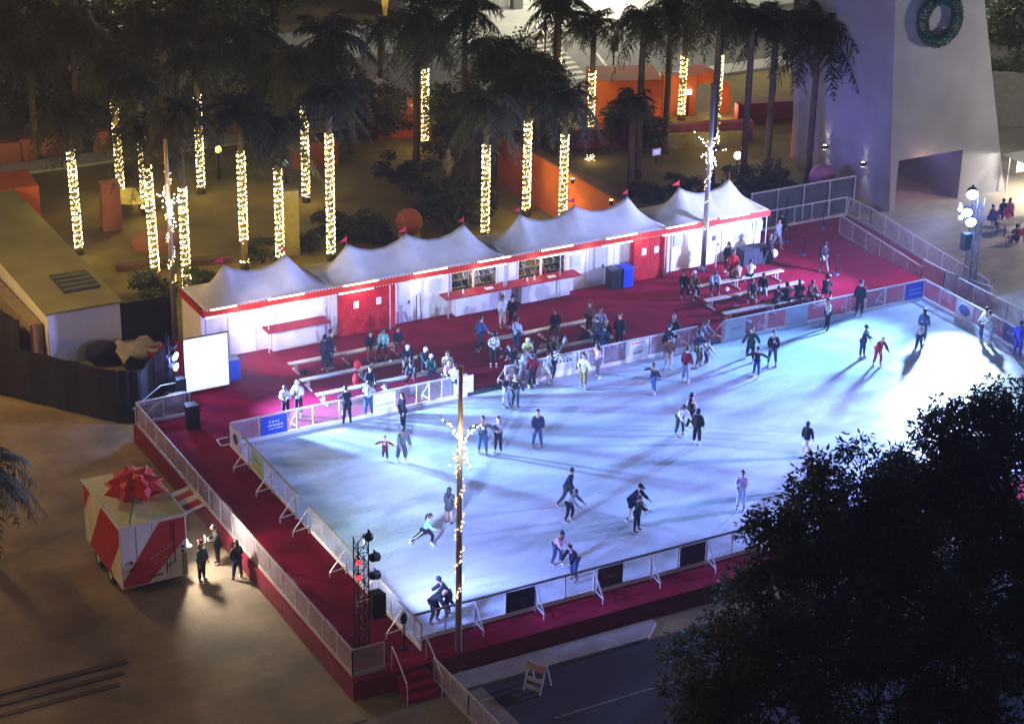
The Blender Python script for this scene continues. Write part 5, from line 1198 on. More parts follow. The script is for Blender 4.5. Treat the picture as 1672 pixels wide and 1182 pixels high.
b = MB(); b.box((X0+.2, Y0+.3, .2), (X1-.2, Y1-.3, .44)); b.build('chassis', M_dark, t)
aw = MB(); aw.add([(X1+.02, 8.9, 2.72), (X1+.02, 10.6, 2.72), (X1+1.0, 10.6, 2.95), (X1+1.0, 8.9, 2.95), (X1+.02, 8.9, 2.76), (X1+.02, 10.6, 2.76), (X1+1.0, 10.6, 2.99), (X1+1.0, 8.9, 2.99)], [(3, 2, 1, 0), (4, 7, 6, 5), (0, 4, 5, 1), (1, 5, 6, 2), (2, 6, 7, 3), (3, 7, 4, 0)]); awn = aw.build('awning', M_twh, t)
b = MB()
for y in (9.05, 9.85): b.add([(X1+.2, y, 2.805), (X1+.2, y+.42, 2.805), (X1+.85, y+.42, 2.958), (X1+.85, y, 2.958)], [(0, 3, 2, 1)])
b.build('slot', M_trd, awn)
b = MB(); b.box((X1+.004, 8.95, 1.35), (X1+.03, 10.5, 2.65)); b.build('serving_hatch', mat('hatch_glow', (1, .95, .85), .5, emit=(1, .93, .8), estr=2.5), t)
b = MB(); b.box((X1+.032, 8.95, 1.28), (X1+.35, 10.5, 1.33)); b.build('shelf', M_alu, t)
lamp("hatch_lamp", 'SPOT', (X1+.5, 9.5, 2.6), 1700, (1, .9, .75), (X1+2.0, 7.2, 0), .15, 120, .7)
lamp("hatch_lamp", 'SPOT', (X1+.4, 9.9, 2.55), 120, (1, .92, .8), (X1+1.8, 9.6, 1.0), .1, 120, .6)
b = MB(); b.beam((X1+.9, 11.2, 0), (X1+1.0, 11.2, 1.1), .04); 
# bow
c = AY(213, 800, 10.6); c = Vector((-6.25, 10.7, Z1+.45)); b = MB(); r = random.Random(12)
def petal(az, el, L, wd):
    d = Vector((math.cos(az)*math.cos(el), math.sin(az)*math.cos(el), math.sin(el))); s = d.cross(Vector((0, 0, 1))).normalized(); u = s.cross(d).normalized()
    ps = [c+d*.05, c+d*L*.5+s*wd+u*.10, c+d*L, c+d*L*.5-s*wd+u*.10, c+d*L*.48-u*wd*.85, c+d*L*.45+u*wd*.95]
    b.add(ps, [(0, 5, 1), (0, 3, 5), (1, 5, 2), (5, 3, 2), (0, 1, 4), (0, 4, 3), (1, 2, 4), (4, 2, 3)])
for i in range(8): petal(2*PI*i/8+.1, -.06, 1.22, .44)
for i in range(7): petal(2*PI*i/7+.4, .34, 1.05, .42)
for i in range(4): petal(2*PI*i/4+.2, .85, .85, .38)
o = b.build('gift_bow', mat('bow_red', (.60, .03, .02), .7, noise=.25, nscale=2)); tag(o, 'giant star shaped red gift bow on top of the food trailer', 'gift bow')
b = MB(); b.tube([c-Vector((0, 0, .4)), (X0+.5, Y0+.3, Z1+.07), (X0+.45, Y0-.05, Z1+.02)], .015, 5); b.build('cord', M_dark, o)

# A-frame barricade, stub sign, white ball
q = G(877, 1122, 0); M_bar = mat('barricade_white', (.34, .33, .28), .7, noise=.3)
t = thing('barricade', q, 'folding A-frame barricade with an orange and white board on the dark road', 'barricade'); local(t); t.rotation_euler[2] = -1.05
b = MB()
for s in (-1, 1):
    for x in (-.33, .33): b.beam((x, s*.38, 0), (x, 0, 1.05), .06, .05)
b.build('frame', M_bar, t)
b = MB(); b.box((-.38, -.12, .72), (.38, -.095, 1.0), rot=Matrix.Rotation(-.34, 3, 'X')); b.build('board', mat('bar_board', (.28, .11, .06), .6, noise=.4, nscale=5, col2=(.3, .24, .2)), t)
for z, y in ((.45, -.24), (.18, -.34)): b = MB(); b.box((-.36, y-.012, z-.07), (.36, y+.012, z+.07), rot=Matrix.Rotation(-.34, 3, 'X')); b.build('lower_board', M_bar, t)
q = Vector((-.42, -.15, DZ)); t = thing('sign_stand', q, 'thin stand with a dark oval paddle at the top of the stairs', 'stand')
b = MB(); b.tube([q, q+Vector((0, 0, .95))], .025, 8); b.tube([q, q+Vector((0, 0, .03))], .16, 12); b.build('post', M_dark, t); b = MB(); b.ball(q+Vector((0, 0, 1.2)), .2, 12, 8, (.7, .3, 1.2)); b.build('paddle', M_black, t, smooth=True)
q = G(756, 1084, .2); b = MB(); b.ball((q.x, q.y, .22), .14, 12, 8); tag(b.build('white_lantern', mat('lantern', (.75, .72, .65), .6), smooth=True), 'small round white lantern on the ground beside the foreground pole', 'lantern')
# ================================================================== people
# a figure faces local +Y, right hand at +X; all joints come from a small forward-kinematics pose
def FK(lean=4, head=0, thL=(0, 4), shL=0, thR=(0, 4), shR=0, aL=(6, 10), fL=(12, 8), aR=(6, 10), fR=(12, 8), turn=0):
    r = math.radians; J = {}
    P = Vector((0, 0, .93)); up_ = Vector((0, math.sin(r(lean)), math.cos(r(lean))))
    J['pel'] = P; J['waist'] = P+up_*.16; J['chest'] = P+up_*.36; J['neck'] = P+up_*.53
    hd = Vector((0, math.sin(r(lean*.6+head)), math.cos(r(lean*.6+head))))
    J['chin'] = J['neck']+hd*.09; J['head'] = J['neck']+hd*.19; J['top'] = J['neck']+hd*.27; J['hd'] = hd
    for s, a, f, th, sh, k in ((-1, aL, fL, thL, shL, 'L'), (1, aR, fR, thR, shR, 'R')):
        S = P+up_*.47+Vector((s*.175, 0, 0)); J['sh'+k] = S
        v = Vector((s*math.sin(r(a[1])), math.cos(r(a[1]))*math.sin(r(a[0])), -math.cos(r(a[1]))*math.cos(r(a[0]))))
        J['el'+k] = S+v*.28
        v2 = Vector((s*math.sin(r(f[1])), math.cos(r(f[1]))*math.sin(r(f[0])), -math.cos(r(f[1]))*math.cos(r(f[0]))))
        J['wr'+k] = J['el'+k]+v2*.25; J['ha'+k] = J['wr'+k]+v2*.085; J['hv'+k] = v2
        H = P+Vector((s*.085, 0, -.03)); J['hp'+k] = H
        v = Vector((s*math.sin(r(th[1])), math.cos(r(th[1]))*math.sin(r(th[0])), -math.cos(r(th[1]))*math.cos(r(th[0]))))
        J['kn'+k] = H+v*.42
        v = Vector((s*math.sin(r(th[1]*.7)), math.cos(r(th[1]))*math.sin(r(sh)), -math.cos(r(th[1]))*math.cos(r(sh))))
        J['an'+k] = J['kn'+k]+v*.40; J['fv'+k] = Vector((0, math.cos(r(min(0, sh)*.5)), math.sin(r(min(0, sh)*.5))))
    lo = min(J['anL'].z, J['anR'].z)-.09; mid = (J['anL']+J['anR'])/2
    off = Vector((mid.x, mid.y, lo))
    for k in list(J):
        if k[:2] not in ('hd', 'hv', 'fv'): J[k] = J[k]-off
    return J
POSES = {
 'stand': FK(), 'stand2': FK(lean=2, aL=(0, 14), fL=(25, -10), aR=(2, 14), fR=(30, -12), thL=(2, 8), thR=(-2, 8)),
 'phone': FK(lean=6, head=22, aL=(15, 12), fL=(95, -30), aR=(15, 12), fR=(95, -30)),
 'armsout': FK(lean=8, aL=(5, 55), fL=(15, 60), aR=(5, 58), fR=(15, 62), thL=(8, 6), shL=-6, thR=(-8, 6), shR=-14),
 'glide': FK(lean=16, head=4, aL=(-25, 24), fL=(10, 26), aR=(15, 26), fR=(50, 20), thL=(26, 4), shL=-12, thR=(-14, 8), shR=-34),
 'lunge': FK(lean=26, head=0, aL=(-30, 12), fL=(-5, 12), aR=(42, 10), fR=(85, 0), thL=(52, 4), shL=-10, thR=(-42, 8), shR=-52),
 'bend': FK(lean=52, head=-5, aL=(45, 8), fL=(40, 0), aR=(45, 8), fR=(45, 0), thL=(22, 7), shL=-16, thR=(14, 7), shR=-16),
 'leanrail': FK(lean=18, head=6, aL=(30, 14), fL=(80, 0), aR=(30, 14), fR=(80, 0), thL=(4, 6), thR=(8, 6), shR=-4),
 'stoop': FK(lean=30, head=10, aL=(35, 10), fL=(60, 0), aR=(35, 10), fR=(60, 0), thL=(20, 6), shL=-12, thR=(4, 6), shR=-16),
 'reach': FK(lean=10, aL=(12, 8), fL=(30, 0), aR=(70, 20), fR=(80, 12), thL=(6, 5), thR=(-6, 5)),
 'hold': FK(lean=4, aL=(12, 36), fL=(40, 30), aR=(14, 14), fR=(90, -35), thL=(6, 5), thR=(-4, 5)),
 'walk': FK(lean=5, aL=(-18, 8), fL=(0, 6), aR=(20, 8), fR=(40, 0), thL=(24, 3), shL=2, thR=(-16, 3), shR=-28),
 'raise': FK(lean=2, aL=(5, 12), fL=(15, 5), aR=(100, 25), fR=(150, 10)),
 'selfhold': FK(lean=3, aL=(30, 8), fL=(100, -45), aR=(30, 8), fR=(100, -45)),
 'sit': FK(lean=10, head=8, thL=(84, 8), shL=4, thR=(84, 8), shR=4, aL=(25, 8), fL=(70, -8), aR=(25, 8), fR=(70, -8)),
 'sit2': FK(lean=34, head=10, thL=(84, 12), shL=-6, thR=(84, 10), shR=8, aL=(45, 6), fL=(60, -10), aR=(45, 6), fR=(62, -10)),
}
WIDE = dict(person=1.12, top=1.2, jacket=1.24, coat=1.24, vest=1.2, puffer=1.2, trousers=1.2, baggy=1.15, shorts=1.2, skirt=1.1, shoe=1.15)
def skin(name, chains, rad, sub=1):
    """chains: list of polylines [(key,point)], shared keys weld; rad: key->radius"""
    idx = {}; vs = []; es = []; rs = []
    for ch in chains:
        prev = None
        for key, p, r in ch:
            if key not in idx: idx[key] = len(vs); vs.append(tuple(p)); rs.append(r)
            if prev is not None: es.append((prev, idx[key]))
            prev = idx[key]
    me = bpy.data.meshes.new(name); me.from_pydata(vs, es, []); o = bpy.data.objects.new(name, me); sc.collection.objects.link(o)
    md = o.modifiers.new('s', 'SKIN'); md.use_smooth_shade = True; md.branch_smoothing = .6
    adj = {i: [] for i in range(len(vs))}
    for a, b_ in es: adj[a].append(b_); adj[b_].append(a)
    seen = set()
    sv = me.skin_vertices[0].data
    for i in range(len(vs)):
        r = rs[i]*WIDE.get(name, 1.0); sv[i].radius = (r, r) if not isinstance(r, tuple) else r
        if i not in seen:
            sv[i].use_root = True; st_ = [i]
            while st_:
                k = st_.pop()
                if k in seen: continue
                seen.add(k); st_ += adj[k]
    s2 = o.modifiers.new('u', 'SUBSURF'); s2.levels = sub; s2.render_levels = sub
    dg = bpy.context.evaluated_depsgraph_get(); ev = o.evaluated_get(dg)
    res = bpy.data.meshes.new_from_object(ev); res.name = name
    bpy.data.objects.remove(o); bpy.data.meshes.remove(me)
    return res
CACHE = {}
def merge_into(me, b):      # append builder b's faces to mesh me
    bmx = bmesh.new(); bmx.from_mesh(me); vs = [bmx.verts.new(v) for v in b.v]
    for f, mi in zip(b.f, b.m):
        try: q = bmx.faces.new([vs[i] for i in f]); q.material_index = mi; q.smooth = True
        except ValueError: pass
    bmx.to_mesh(me); bmx.free()
def garment(pose, kind):
    key = (pose, kind)
    if key in CACHE: return CACHE[key]
    J = POSES[pose]; g = 1.22
    if kind == 'body':
        ch = [[('pel', J['pel'], .115), ('waist', J['waist'], .10), ('chest', J['chest'], .115), ('neck', J['neck'], .055), ('chin', J['chin'], .062), ('head', J['head'], .102), ('top', J['top'], .075)]]
        for k in 'LR':
            ch.append([('chest', J['chest'], .115), ('sh'+k, J['sh'+k], .058), ('el'+k, J['el'+k], .044), ('wr'+k, J['wr'+k], .030), ('ha'+k, J['ha'+k], .036)])
            ch.append([('pel', J['pel'], .115), ('hp'+k, J['hp'+k], .088), ('kn'+k, J['kn'+k], .062), ('an'+k, J['an'+k]+Vector((0, 0, .0)), .042), ('ft'+k, J['an'+k]+J['fv'+k]*.14-Vector((0, 0, .05)), .035)])
            s = -1 if k == 'L' else 1
            h = J['ha'+k]; v = J['hv'+k]; sd = v.cross(Vector((0, 1, 0)))
            sd = sd.normalized() if sd.length > .2 else Vector((1, 0, 0)); nf = sd.cross(v).normalized()
            for i in range(4):
                b0 = h+v*.02+nf*(i-1.5)*.019; L = (.062, .072, .068, .052)[i]
                ch.append([('f%s%d0' % (k, i), b0, .0105), ('f%s%d1' % (k, i), b0+v*L*.55, .0095), ('f%s%d2' % (k, i), b0+v*L*.9+Vector((-s, .3, 0))*.02, .008)])
            ch.append([('t%s0' % k, h-v*.02+nf*.025, .012), ('t%s1' % k, h+v*.015+nf*.052, .010), ('t%s2' % k, h+v*.045+nf*.06, .0085)])
        me = skin('person', ch, None); b = MB(); b.cur = 1
        hd = J['hd']; f = Vector((0, hd.z, -hd.y)); c = J['head']
        b.mi(0).ball(c+f*.097-hd*.012, .017, 6, 5, (.8, 1.2, 1.4))                       # nose
        for s in (-1, 1):
            b.mi(0).ball(c+Vector((s*.086, 0, 0)), .022, 6, 5, (.5, 1, 1.3))             # ear
            b.mi(1).ball(c+f*.087+hd*.015+Vector((s*.032, 0, 0)), .011, 6, 4)            # eye
        b.mi(2).ball(c+f*.084-hd*.052, .018, 6, 4, (1.3, .5, .5))                        # mouth
        merge_into(me, b)
        for _ in range(3): me.materials.append(None)
    elif kind in ('top', 'jacket', 'coat', 'vest', 'puffer'):
        e = {'top': 1.12, 'jacket': 1.28, 'coat': 1.3, 'vest': 1.22, 'puffer': 1.5}[kind]
        dn = (J['pel']-J['chest']).normalized()
        mid = (J['hpL']+J['hpR'])/2; knm = (J['knL']+J['knR'])/2
        ch = [[('neck', J['neck']+(J['chin']-J['neck'])*.15, .06*e), ('chest', J['chest'], .118*e), ('waist', J['waist'], .108*e), ('pel', J['pel']+dn*.02, .118*e)]]
        if kind == 'coat' and 'sit' not in pose: ch[0].append(('hem', mid.lerp(knm, .75), .155*e))
        if kind in ('jacket', 'puffer'): ch[0].append(('hem', J['pel']+dn*.07, .122*e))
        if kind != 'vest':
            for k in 'LR': ch.append([('chest', J['chest'], .118*e), ('sh'+k, J['sh'+k], .066*e), ('el'+k, J['el'+k], .052*e), ('wr'+k, J['wr'+k]-J['hv'+k]*.01, .043*e)])
        me = skin(kind, ch, None); me.materials.append(None)
    elif kind in ('trousers', 'baggy', 'shorts'):
        e = {'trousers': 1.16, 'baggy': 1.5, 'shorts': 1.35}[kind]
        ch = [[('pel', J['pel'], .118*1.08)]]
        for k in 'LR':
            c = [('pel', J['pel'], .126), ('hp'+k, J['hp'+k], .092*1.1), ('kn'+k, J['kn'+k], .062*e)]
            if kind != 'shorts': c.append(('an'+k, J['an'+k]+(J['kn'+k]-J['an'+k])*.12, .046*e))
            else: c[-1] = ('kn'+k, J['hp'+k].lerp(J['kn'+k], .85), .08*e)
            ch.append(c)
        me = skin(kind, ch[1:], None); me.materials.append(None)
    elif kind == 'skirt':
        mid = (J['hpL']+J['hpR'])/2; knm = (J['knL']+J['knR'])/2
        me = skin('skirt', [[('a', J['waist'], .11), ('b', J['pel'], .13), ('c', mid.lerp(knm, .6), .19), ('d', mid.lerp(knm, .9), .21)]], None); me.materials.append(None)
    elif kind in ('short', 'long', 'bun', 'bald', 'afro', 'cap', 'beanie', 'hood', 'santa', 'tail'):
        hd = J['hd']; f = Vector((0, hd.z, -hd.y)); c = J['head']; b = MB()
        rot = Matrix((Vector((1, 0, 0)), f, hd)).transposed()
        def ball(o, r, s3, n=12):
            q = MB(); q.ball((0, 0, 0), r, n, 8, s3); b.add([c+rot@(Vector(v)+Vector(o)) for v in q.v], q.f)
        if kind == 'short': ball((0, -.030, .012), .108, (.97, 1.0, 1.06))
        elif kind == 'bald': ball((0, -.04, -.02), .08, (1.08, .8, .5))
        elif kind == 'afro': ball((0, -.055, .03), .165, (1.1, .95, .95), 16)
        elif kind in ('long', 'tail', 'bun', 'santa'):
            ball((0, -.032, .010), .112, (.97, 1.0, 1.07))
            if kind in ('long', 'santa'):
                q = MB(); q.tube([c+rot@Vector((0, -.06, .02)), c+rot@Vector((0, -.085, -.12)), J['neck']+f*-.10-Vector((0, 0, .06)), J['chest']+f*-.13], [.09, .095, .09, .05], 10); b.add(q.v, q.f)
            if kind == 'tail':
                q = MB(); q.tube([c+rot@Vector((0, -.10, .05)), c+rot@Vector((0, -.17, 0)), c+rot@Vector((0, -.2, -.16)), c+rot@Vector((0, -.17, -.30))], [.03, .045, .04, .015], 8); b.add(q.v, q.f)
            if kind == 'bun': ball((0, -.12, .08), .045, (1, 1, 1))
        elif kind in ('cap', 'beanie', 'hood'):
            ball((0, -.022, .022), .110, (.97, 1.0, 1.04 if kind != 'cap' else .95))
            if kind == 'cap':
                q = MB(); q.box((-.065, .07, .035), (.065, .185, .052)); b.add([c+rot@Vector(v) for v in q.v], q.f)
            if kind == 'beanie': ball((0, -.02, .135), .03, (1, 1, 1)); ball((0, -.01, .035), .116, (.96, 1.0, .35))
            if kind == 'hood': ball((0, -.05, -.06), .10, (1.1, .9, .9))
        if kind == 'santa':
            b.mi(1); ball((0, -.01, .045), .122, (.95, 1.0, .28)); b.mi(2)
            q = MB(); q.tube([c+rot@Vector((0, -.01, .06)), c+rot@Vector((.03, -.03, .17)), c+rot@Vector((.10, -.06, .2))], [.108, .06, .02], 10); b.add(q.v, q.f); b.mi(1); ball((.12, -.07, .19), .035, (1, 1, 1))
        me = bpy.data.meshes.new(kind); me.from_pydata([tuple(v) for v in b.v], [], b.f); me.polygons.foreach_set('material_index', b.m); me.polygons.foreach_set('use_smooth', [True]*len(b.f))
        for _ in range(3): me.materials.append(None)
    elif kind in ('skateL', 'skateR', 'shoeL', 'shoeR'):
        k = kind[-1]; a = J['an'+k]; v = J['fv'+k]; sk = kind.startswith('skate')
        up0 = Vector((0, -v.z, v.y))
        me0 = skin('shoe', [[('h', a-v*.035-up0*.035, .042), ('m', a+v*.06-up0*.045, .040), ('t', a+v*.15-up0*.052, .034)], [('c', a+up0*(.10 if sk else .03), .05), ('m2', a-up0*.03, .048)]], None)
        b = MB()
        if sk: b.mi(1).beam(a-v*.09-up0*.115, a+v*.20-up0*.115, .012, .045); b.beam(a-v*.03-up0*.09, a-v*.03-up0*.06, .03); b.beam(a+v*.11-up0*.09, a+v*.11-up0*.06, .03)
        else: b.mi(1).beam(a-v*.075-up0*.082, a+v*.185-up0*.082, .075, .02)
        merge_into(me0, b); me = me0; me.materials.append(None); me.materials.append(None)
    CACHE[key] = me
    return me
COL = dict(bk=(.012, .012, .016), nv=(.012, .016, .038), wh=(.72, .72, .74), gy=(.22, .22, .25), dg=(.05, .055, .065), bl=(.045, .10, .26), lb=(.38, .46, .60), jn=(.035, .065, .14), dj=(.02, .032, .07),
           rd=(.55, .02, .03), mr=(.18, .015, .03), br=(.14, .07, .045), tn=(.42, .30, .20), pk=(.60, .33, .38), ll=(.50, .42, .66), gn=(.03, .07, .05), yg=(.50, .52, .18), tl=(.25, .62, .62), ol=(.12, .12, .06),
           be=(.55, .47, .38), pb=(.05, .07, .5), cr=(.62, .58, .48), pu=(.25, .12, .35), gd=(.35, .24, .10))
def cm(c):
    return mat('cloth_'+c, COL[c], .85, noise=.35, nscale=9, spec=.2, bump=.3, bscale=25)
def check_mat(name, c1, c2, s):
    m = mat(name, c1, .85); nt = m.node_tree; k = nt.nodes.new('ShaderNodeTexChecker'); k.inputs['Scale'].default_value = s
    k.inputs['Color1'].default_value = (*c1, 1); k.inputs['Color2'].default_value = (*c2, 1)
    tc = [n for n in nt.nodes if n.type == 'TEX_COORD'][0]; nt.links.new(tc.outputs['Object'], k.inputs['Vector']); nt.links.new(k.outputs['Color'], nt.nodes['Principled BSDF'].inputs['Base Color']); return m
SKIN = [mat('skin_%d' % i, c, .55) for i, c in enumerate([(.46, .27, .19), (.34, .19, .12), (.56, .36, .27), (.22, .12, .075)])]
HAIRC = dict(k=(.010, .008, .008), n=(.04, .022, .012), g=(.35, .34, .32), b=(.3, .2, .08))
M_eye = mat('eye', (.01, .01, .01), .3); M_lip = mat('lip', (.30, .09, .08), .5); M_blade = mat('skate_blade', (.7, .7, .75), .25, .8)
NP = [0]
def setm(o, mats):
    for i, m in enumerate(mats):
        if i < len(o.material_slots): o.material_slots[i].link = 'OBJECT'; o.material_slots[i].material = m
FACE0 = 180-math.degrees(YAW)
def person(px, py, z, face, pose, st, top, bot, hair, label, shoes=('skate', 'wh'), skin_i=None, group=None, at=None, extra=None, lift=0.):
    """px,py foot pixel; face: 0 looks at the camera, 90 to picture right, 180 away"""
    NP[0] += 1; p = at or G(px, py, z)
    si = SKIN[(NP[0]*7) % 4 if skin_i is None else skin_i]
    s = st/1.79; me = garment(pose, 'body')
    bl = .05 if (shoes[0] == 'skate') else 0.0
    o = bpy.data.objects.new('person', me); sc.collection.objects.link(o)
    o.location = (p[0], p[1], p[2]+bl+lift); o.rotation_euler = (0, 0, math.radians(FACE0+face)); o.scale = (s, s, s)
    setm(o, [si, M_eye, M_lip]); tag(o, label, 'person', group)
    def part(kind, name, mats):
        q = bpy.data.objects.new(name, garment(pose, kind)); sc.collection.objects.link(q); q.parent = o; setm(q, mats); return q
    tk, tc_ = top
    part(tk, {'top': 'shirt', 'puffer': 'jacket'}.get(tk, tk), [CHK.get(tc_) or cm(tc_)])
    if tk == 'vest': pass
    if bot[0] != 'none': part(bot[0], {'baggy': 'trousers'}.get(bot[0], bot[0]), [cm(bot[1])])
    hk, hc = hair
    hm = mat('hair_'+hc, HAIRC[hc], .5) if hc in HAIRC else cm(hc)
    part(hk, {'cap': 'cap', 'beanie': 'beanie', 'hood': 'hood'}.get(hk, 'hair'), [hm if hk != 'santa' else mat('hair_n', HAIRC['n'], .5), cm('wh'), cm('rd')])
    for k in 'LR': part(shoes[0]+k, shoes[0], [cm(shoes[1]), M_blade if shoes[0] == 'skate' else cm('wh')])
    J = POSES[pose]
    if extra:
        b = MB(); kind, c = extra
        if kind == 'bag': q = J['pel']+Vector((.15, .10, .0)); b.ball(q, .10, 10, 6, (1, .6, .8))
        elif kind == 'strap': b.tube([J['shL']+Vector((.06, .09, .05)), J['chest']+Vector((0, .15, 0)), J['waist']+Vector((.13, .1, -.02)), J['waist']+Vector((.12, -.12, 0)), J['chest']+Vector((0, -.15, 0)), J['shL']+Vector((.06, -.09, .05))], .02, 5)
        elif kind == 'pack': q = J['chest']+Vector((0, -.2, -.05)); b.ball(q, .19, 12, 8, (.85, .6, 1.15))
        elif kind == 'phone': q = (J['haL']+J['haR'])/2+Vector((0, .05, .03)); b.box(q-Vector((.04, .005, .07)), q+Vector((.04, .005, .07)))
        elif kind == 'stripe': b.tube([J['hpR']+Vector((.09, 0, 0)), J['knR']+Vector((.075, 0, 0)), J['anR']+Vector((.06, 0, .05))], .022, 5)
        elif kind == 'paper': q = (J['haL']+J['haR'])/2+Vector((0, .05, .03)); b.box(q-Vector((.11, .01, .12)), q+Vector((.11, .01, .12)))
        elif kind == 'print': q = J['chest']+Vector((0, .135, -.02)); b.box(q-Vector((.06, .006, .07)), q+Vector((.06, .006, .07)))
        me2 = bpy.data.meshes.new(kind); me2.from_pydata([tuple(v) for v in b.v], [], b.f); me2.materials.append(cm(c))
        q = bpy.data.objects.new({'pack': 'backpack', 'stripe': 'side_stripe'}.get(kind, kind), me2); sc.collection.objects.link(q); q.parent = o
    return o
CHK = {'chk': check_mat('cloth_check', (.75, .75, .78), (.02, .02, .03), 14), 'plaid': check_mat('cloth_plaid', (.42, .44, .55), (.10, .11, .16), 16), 'dots': check_mat('cloth_dots', (.02, .02, .025), (.75, .75, .75), 9), 'camo': check_mat('cloth_camo', (.12, .13, .16), (.05, .06, .08), 11),
       'str': check_mat('cloth_stripe', (.72, .72, .74), (.10, .12, .10), 6)}
I, D = IZ, DZ
SH = ('shoe', 'bk'); SW = ('skate', 'wh'); SB = ('skate', 'bk'); SN = ('skate', 'nv')
gI = 'people on the ice'; gD = 'people on the carpet'; gB = 'people sitting on the benches'
def ice(px, py, face, pose, st, top, bot, hair, label, shoes=SW, **k): return person(px, py, I, face, pose, st, top, bot, hair, label, shoes, group=gI, **k)
ice(788, 741, 0, 'armsout', 1.78, ('jacket', 'dg'), ('trousers', 'jn'), ('short', 'k'), 'man with open dark jacket and jeans holding hands with the grey topped woman', SB, extra=('print', 'wh'))
ice(813, 740, -15, 'selfhold', 1.66, ('top', 'gy'), ('trousers', 'bk'), ('long', 'k'), 'woman in grey top and black leggings on the arm of the man with open jacket', SB)
ice(877, 731, 10, 'stand2', 1.74, ('jacket', 'dj'), ('trousers', 'jn'), ('short', 'k'), 'man in denim blue jacket standing alone on the ice right of the foreground pole', SB)
ice(629, 752, -5, 'armsout', 1.14, ('coat', 'mr'), ('trousers', 'bk'), ('short', 'k'), 'small child in dark dress spreading both arms beside an adult', SW, extra=('print', 'wh'))
ice(655, 754, 20, 'stoop', 1.74, ('puffer', 'camo'), ('baggy', 'dg'), ('short', 'k'), 'adult in grey patterned padded jacket leaning to the small child', SW)
ice(658, 701, -60, 'stand', 1.66, ('jacket', 'bk'), ('trousers', 'nv'), ('long', 'k'), 'slim figure all in black near the far barrier, left of the foreground pole', SB, skin_i=2)
ice(687, 891, 70, 'lunge', 1.62, ('top', 'tl'), ('trousers', 'bk'), ('tail', 'k'), 'girl in mint top striding low with a long ponytail and white side stripe', SW, extra=('stripe', 'wh'))
ice(733, 857, 150, 'stand', 1.60, ('coat', 'dg'), ('none', ''), ('long', 'k'), 'person in long dark coat seen from behind just left of the foreground pole', SN)
ice(1108, 712, 30, 'stoop', 1.66, ('top', 'wh'), ('trousers', 'gn'), ('long', 'k'), 'girl in white sweater with long black hair bowing her head', SW)
ice(1124, 701, 120, 'walk', 1.70, ('vest', 'bk'), ('trousers', 'bk'), ('long', 'k'), 'woman in black vest with bare pale arms behind the white sweater girl', SW, skin_i=2)
ice(1137, 726, 160, 'stand', 1.62, ('puffer', 'bk'), ('baggy', 'bk'), ('hood', 'bk'), 'hooded person in black with a red pouch at the waist', SW, extra=('bag', 'rd'))
ice(921, 826, 75, 'glide', 1.76, ('jacket', 'nv'), ('trousers', 'dg'), ('short', 'k'), 'man in navy jacket skating with one arm forward, behind a smaller skater', SB)
ice(928, 851, 60, 'stoop', 1.55, ('jacket', 'gy'), ('trousers', 'bk'), ('short', 'n'), 'smaller grey topped skater in front of the navy jacket man', SB)
ice(1030, 850, 60, 'stoop', 1.78, ('jacket', 'nv'), ('shorts', 'nv'), ('cap', 'bk'), 'man in cap, dark jacket and shorts bending beside a boy in black', SB, skin_i=2)
ice(1039, 868, 70, 'reach', 1.58, ('jacket', 'bk'), ('trousers', 'bk'), ('short', 'k'), 'boy all in black reaching a hand forward beside the man in shorts', SB)
ice(1209, 833, -20, 'selfhold', 1.74, ('top', 'll'), ('trousers', 'lb'), ('short', 'k'), 'man in lilac shirt and pale jeans near the big tree, hands at his chest', SB)
ice(908, 921, 40, 'stoop', 1.60, ('jacket', 'pk'), ('trousers', 'jn'), ('bun', 'k'), 'woman in pink top leaning forward above the near barrier', SB)
ice(938, 948, -40, 'stoop', 1.74, ('jacket', 'nv'), ('trousers', 'jn'), ('short', 'k'), 'man in navy jacket bent forward beside the pink topped woman', SB)
ice(708, 1017, 60, 'bend', 1.76, ('jacket', 'bk'), ('trousers', 'bk'), ('bald', 'n'), 'bald man in black bending deeply in the near left corner of the ice', SB)
ice(732, 1006, -80, 'stoop', 1.72, ('jacket', 'bk'), ('trousers', 'bk'), ('beanie', 'nv'), 'person in dark hat beside the deeply bending bald man', SB)
ice(1068, 642, -50, 'armsout', 1.48, ('jacket', 'bk'), ('trousers', 'bl'), ('short', 'k'), 'child in black jacket and bright blue trousers gliding with arms out', SW)
ice(1119, 625, 150, 'stand', 1.72, ('jacket', 'mr'), ('baggy', 'lb'), ('short', 'k'), 'person in maroon hoodie and pale trousers seen from behind', SW)
ice(1091, 603, 175, 'stand', 1.60, ('puffer', 'br'), ('baggy', 'be'), ('short', 'k'), 'person in brown jacket and cream trousers at the far barrier', SW)
ice(1139, 599, 60, 'bend', 1.66, ('puffer', 'str'), ('trousers', 'ol'), ('short', 'k'), 'skater in white striped jacket bending by the second gateway', SW)
ice(1155, 592, -90, 'bend', 1.76, ('jacket', 'nv'), ('trousers', 'nv'), ('short', 'k'), 'person in dark blue bent over next to the striped jacket', SB)
ice(1224, 588, -10, 'glide', 1.80, ('coat', 'gn'), ('trousers', 'bk'), ('short', 'k'), 'tall man in dark green coat behind the child with spread arms', SW)
ice(1234, 617, 165, 'armsout', 1.46, ('jacket', 'bk'), ('trousers', 'bl'), ('short', 'k'), 'child in black jacket and blue jeans spreading both arms', SW)
ice(1260, 598, 10, 'stand2', 1.74, ('jacket', 'bk'), ('trousers', 'jn'), ('short', 'k'), 'man in open black jacket with pale shirt right of the spread armed child', SW, extra=('print', 'be'))
ice(1350, 539, -60, 'reach', 1.66, ('top', 'wh'), ('trousers', 'bk'), ('short', 'k'), 'skater in white shirt and black trousers casting a long shadow', SB)
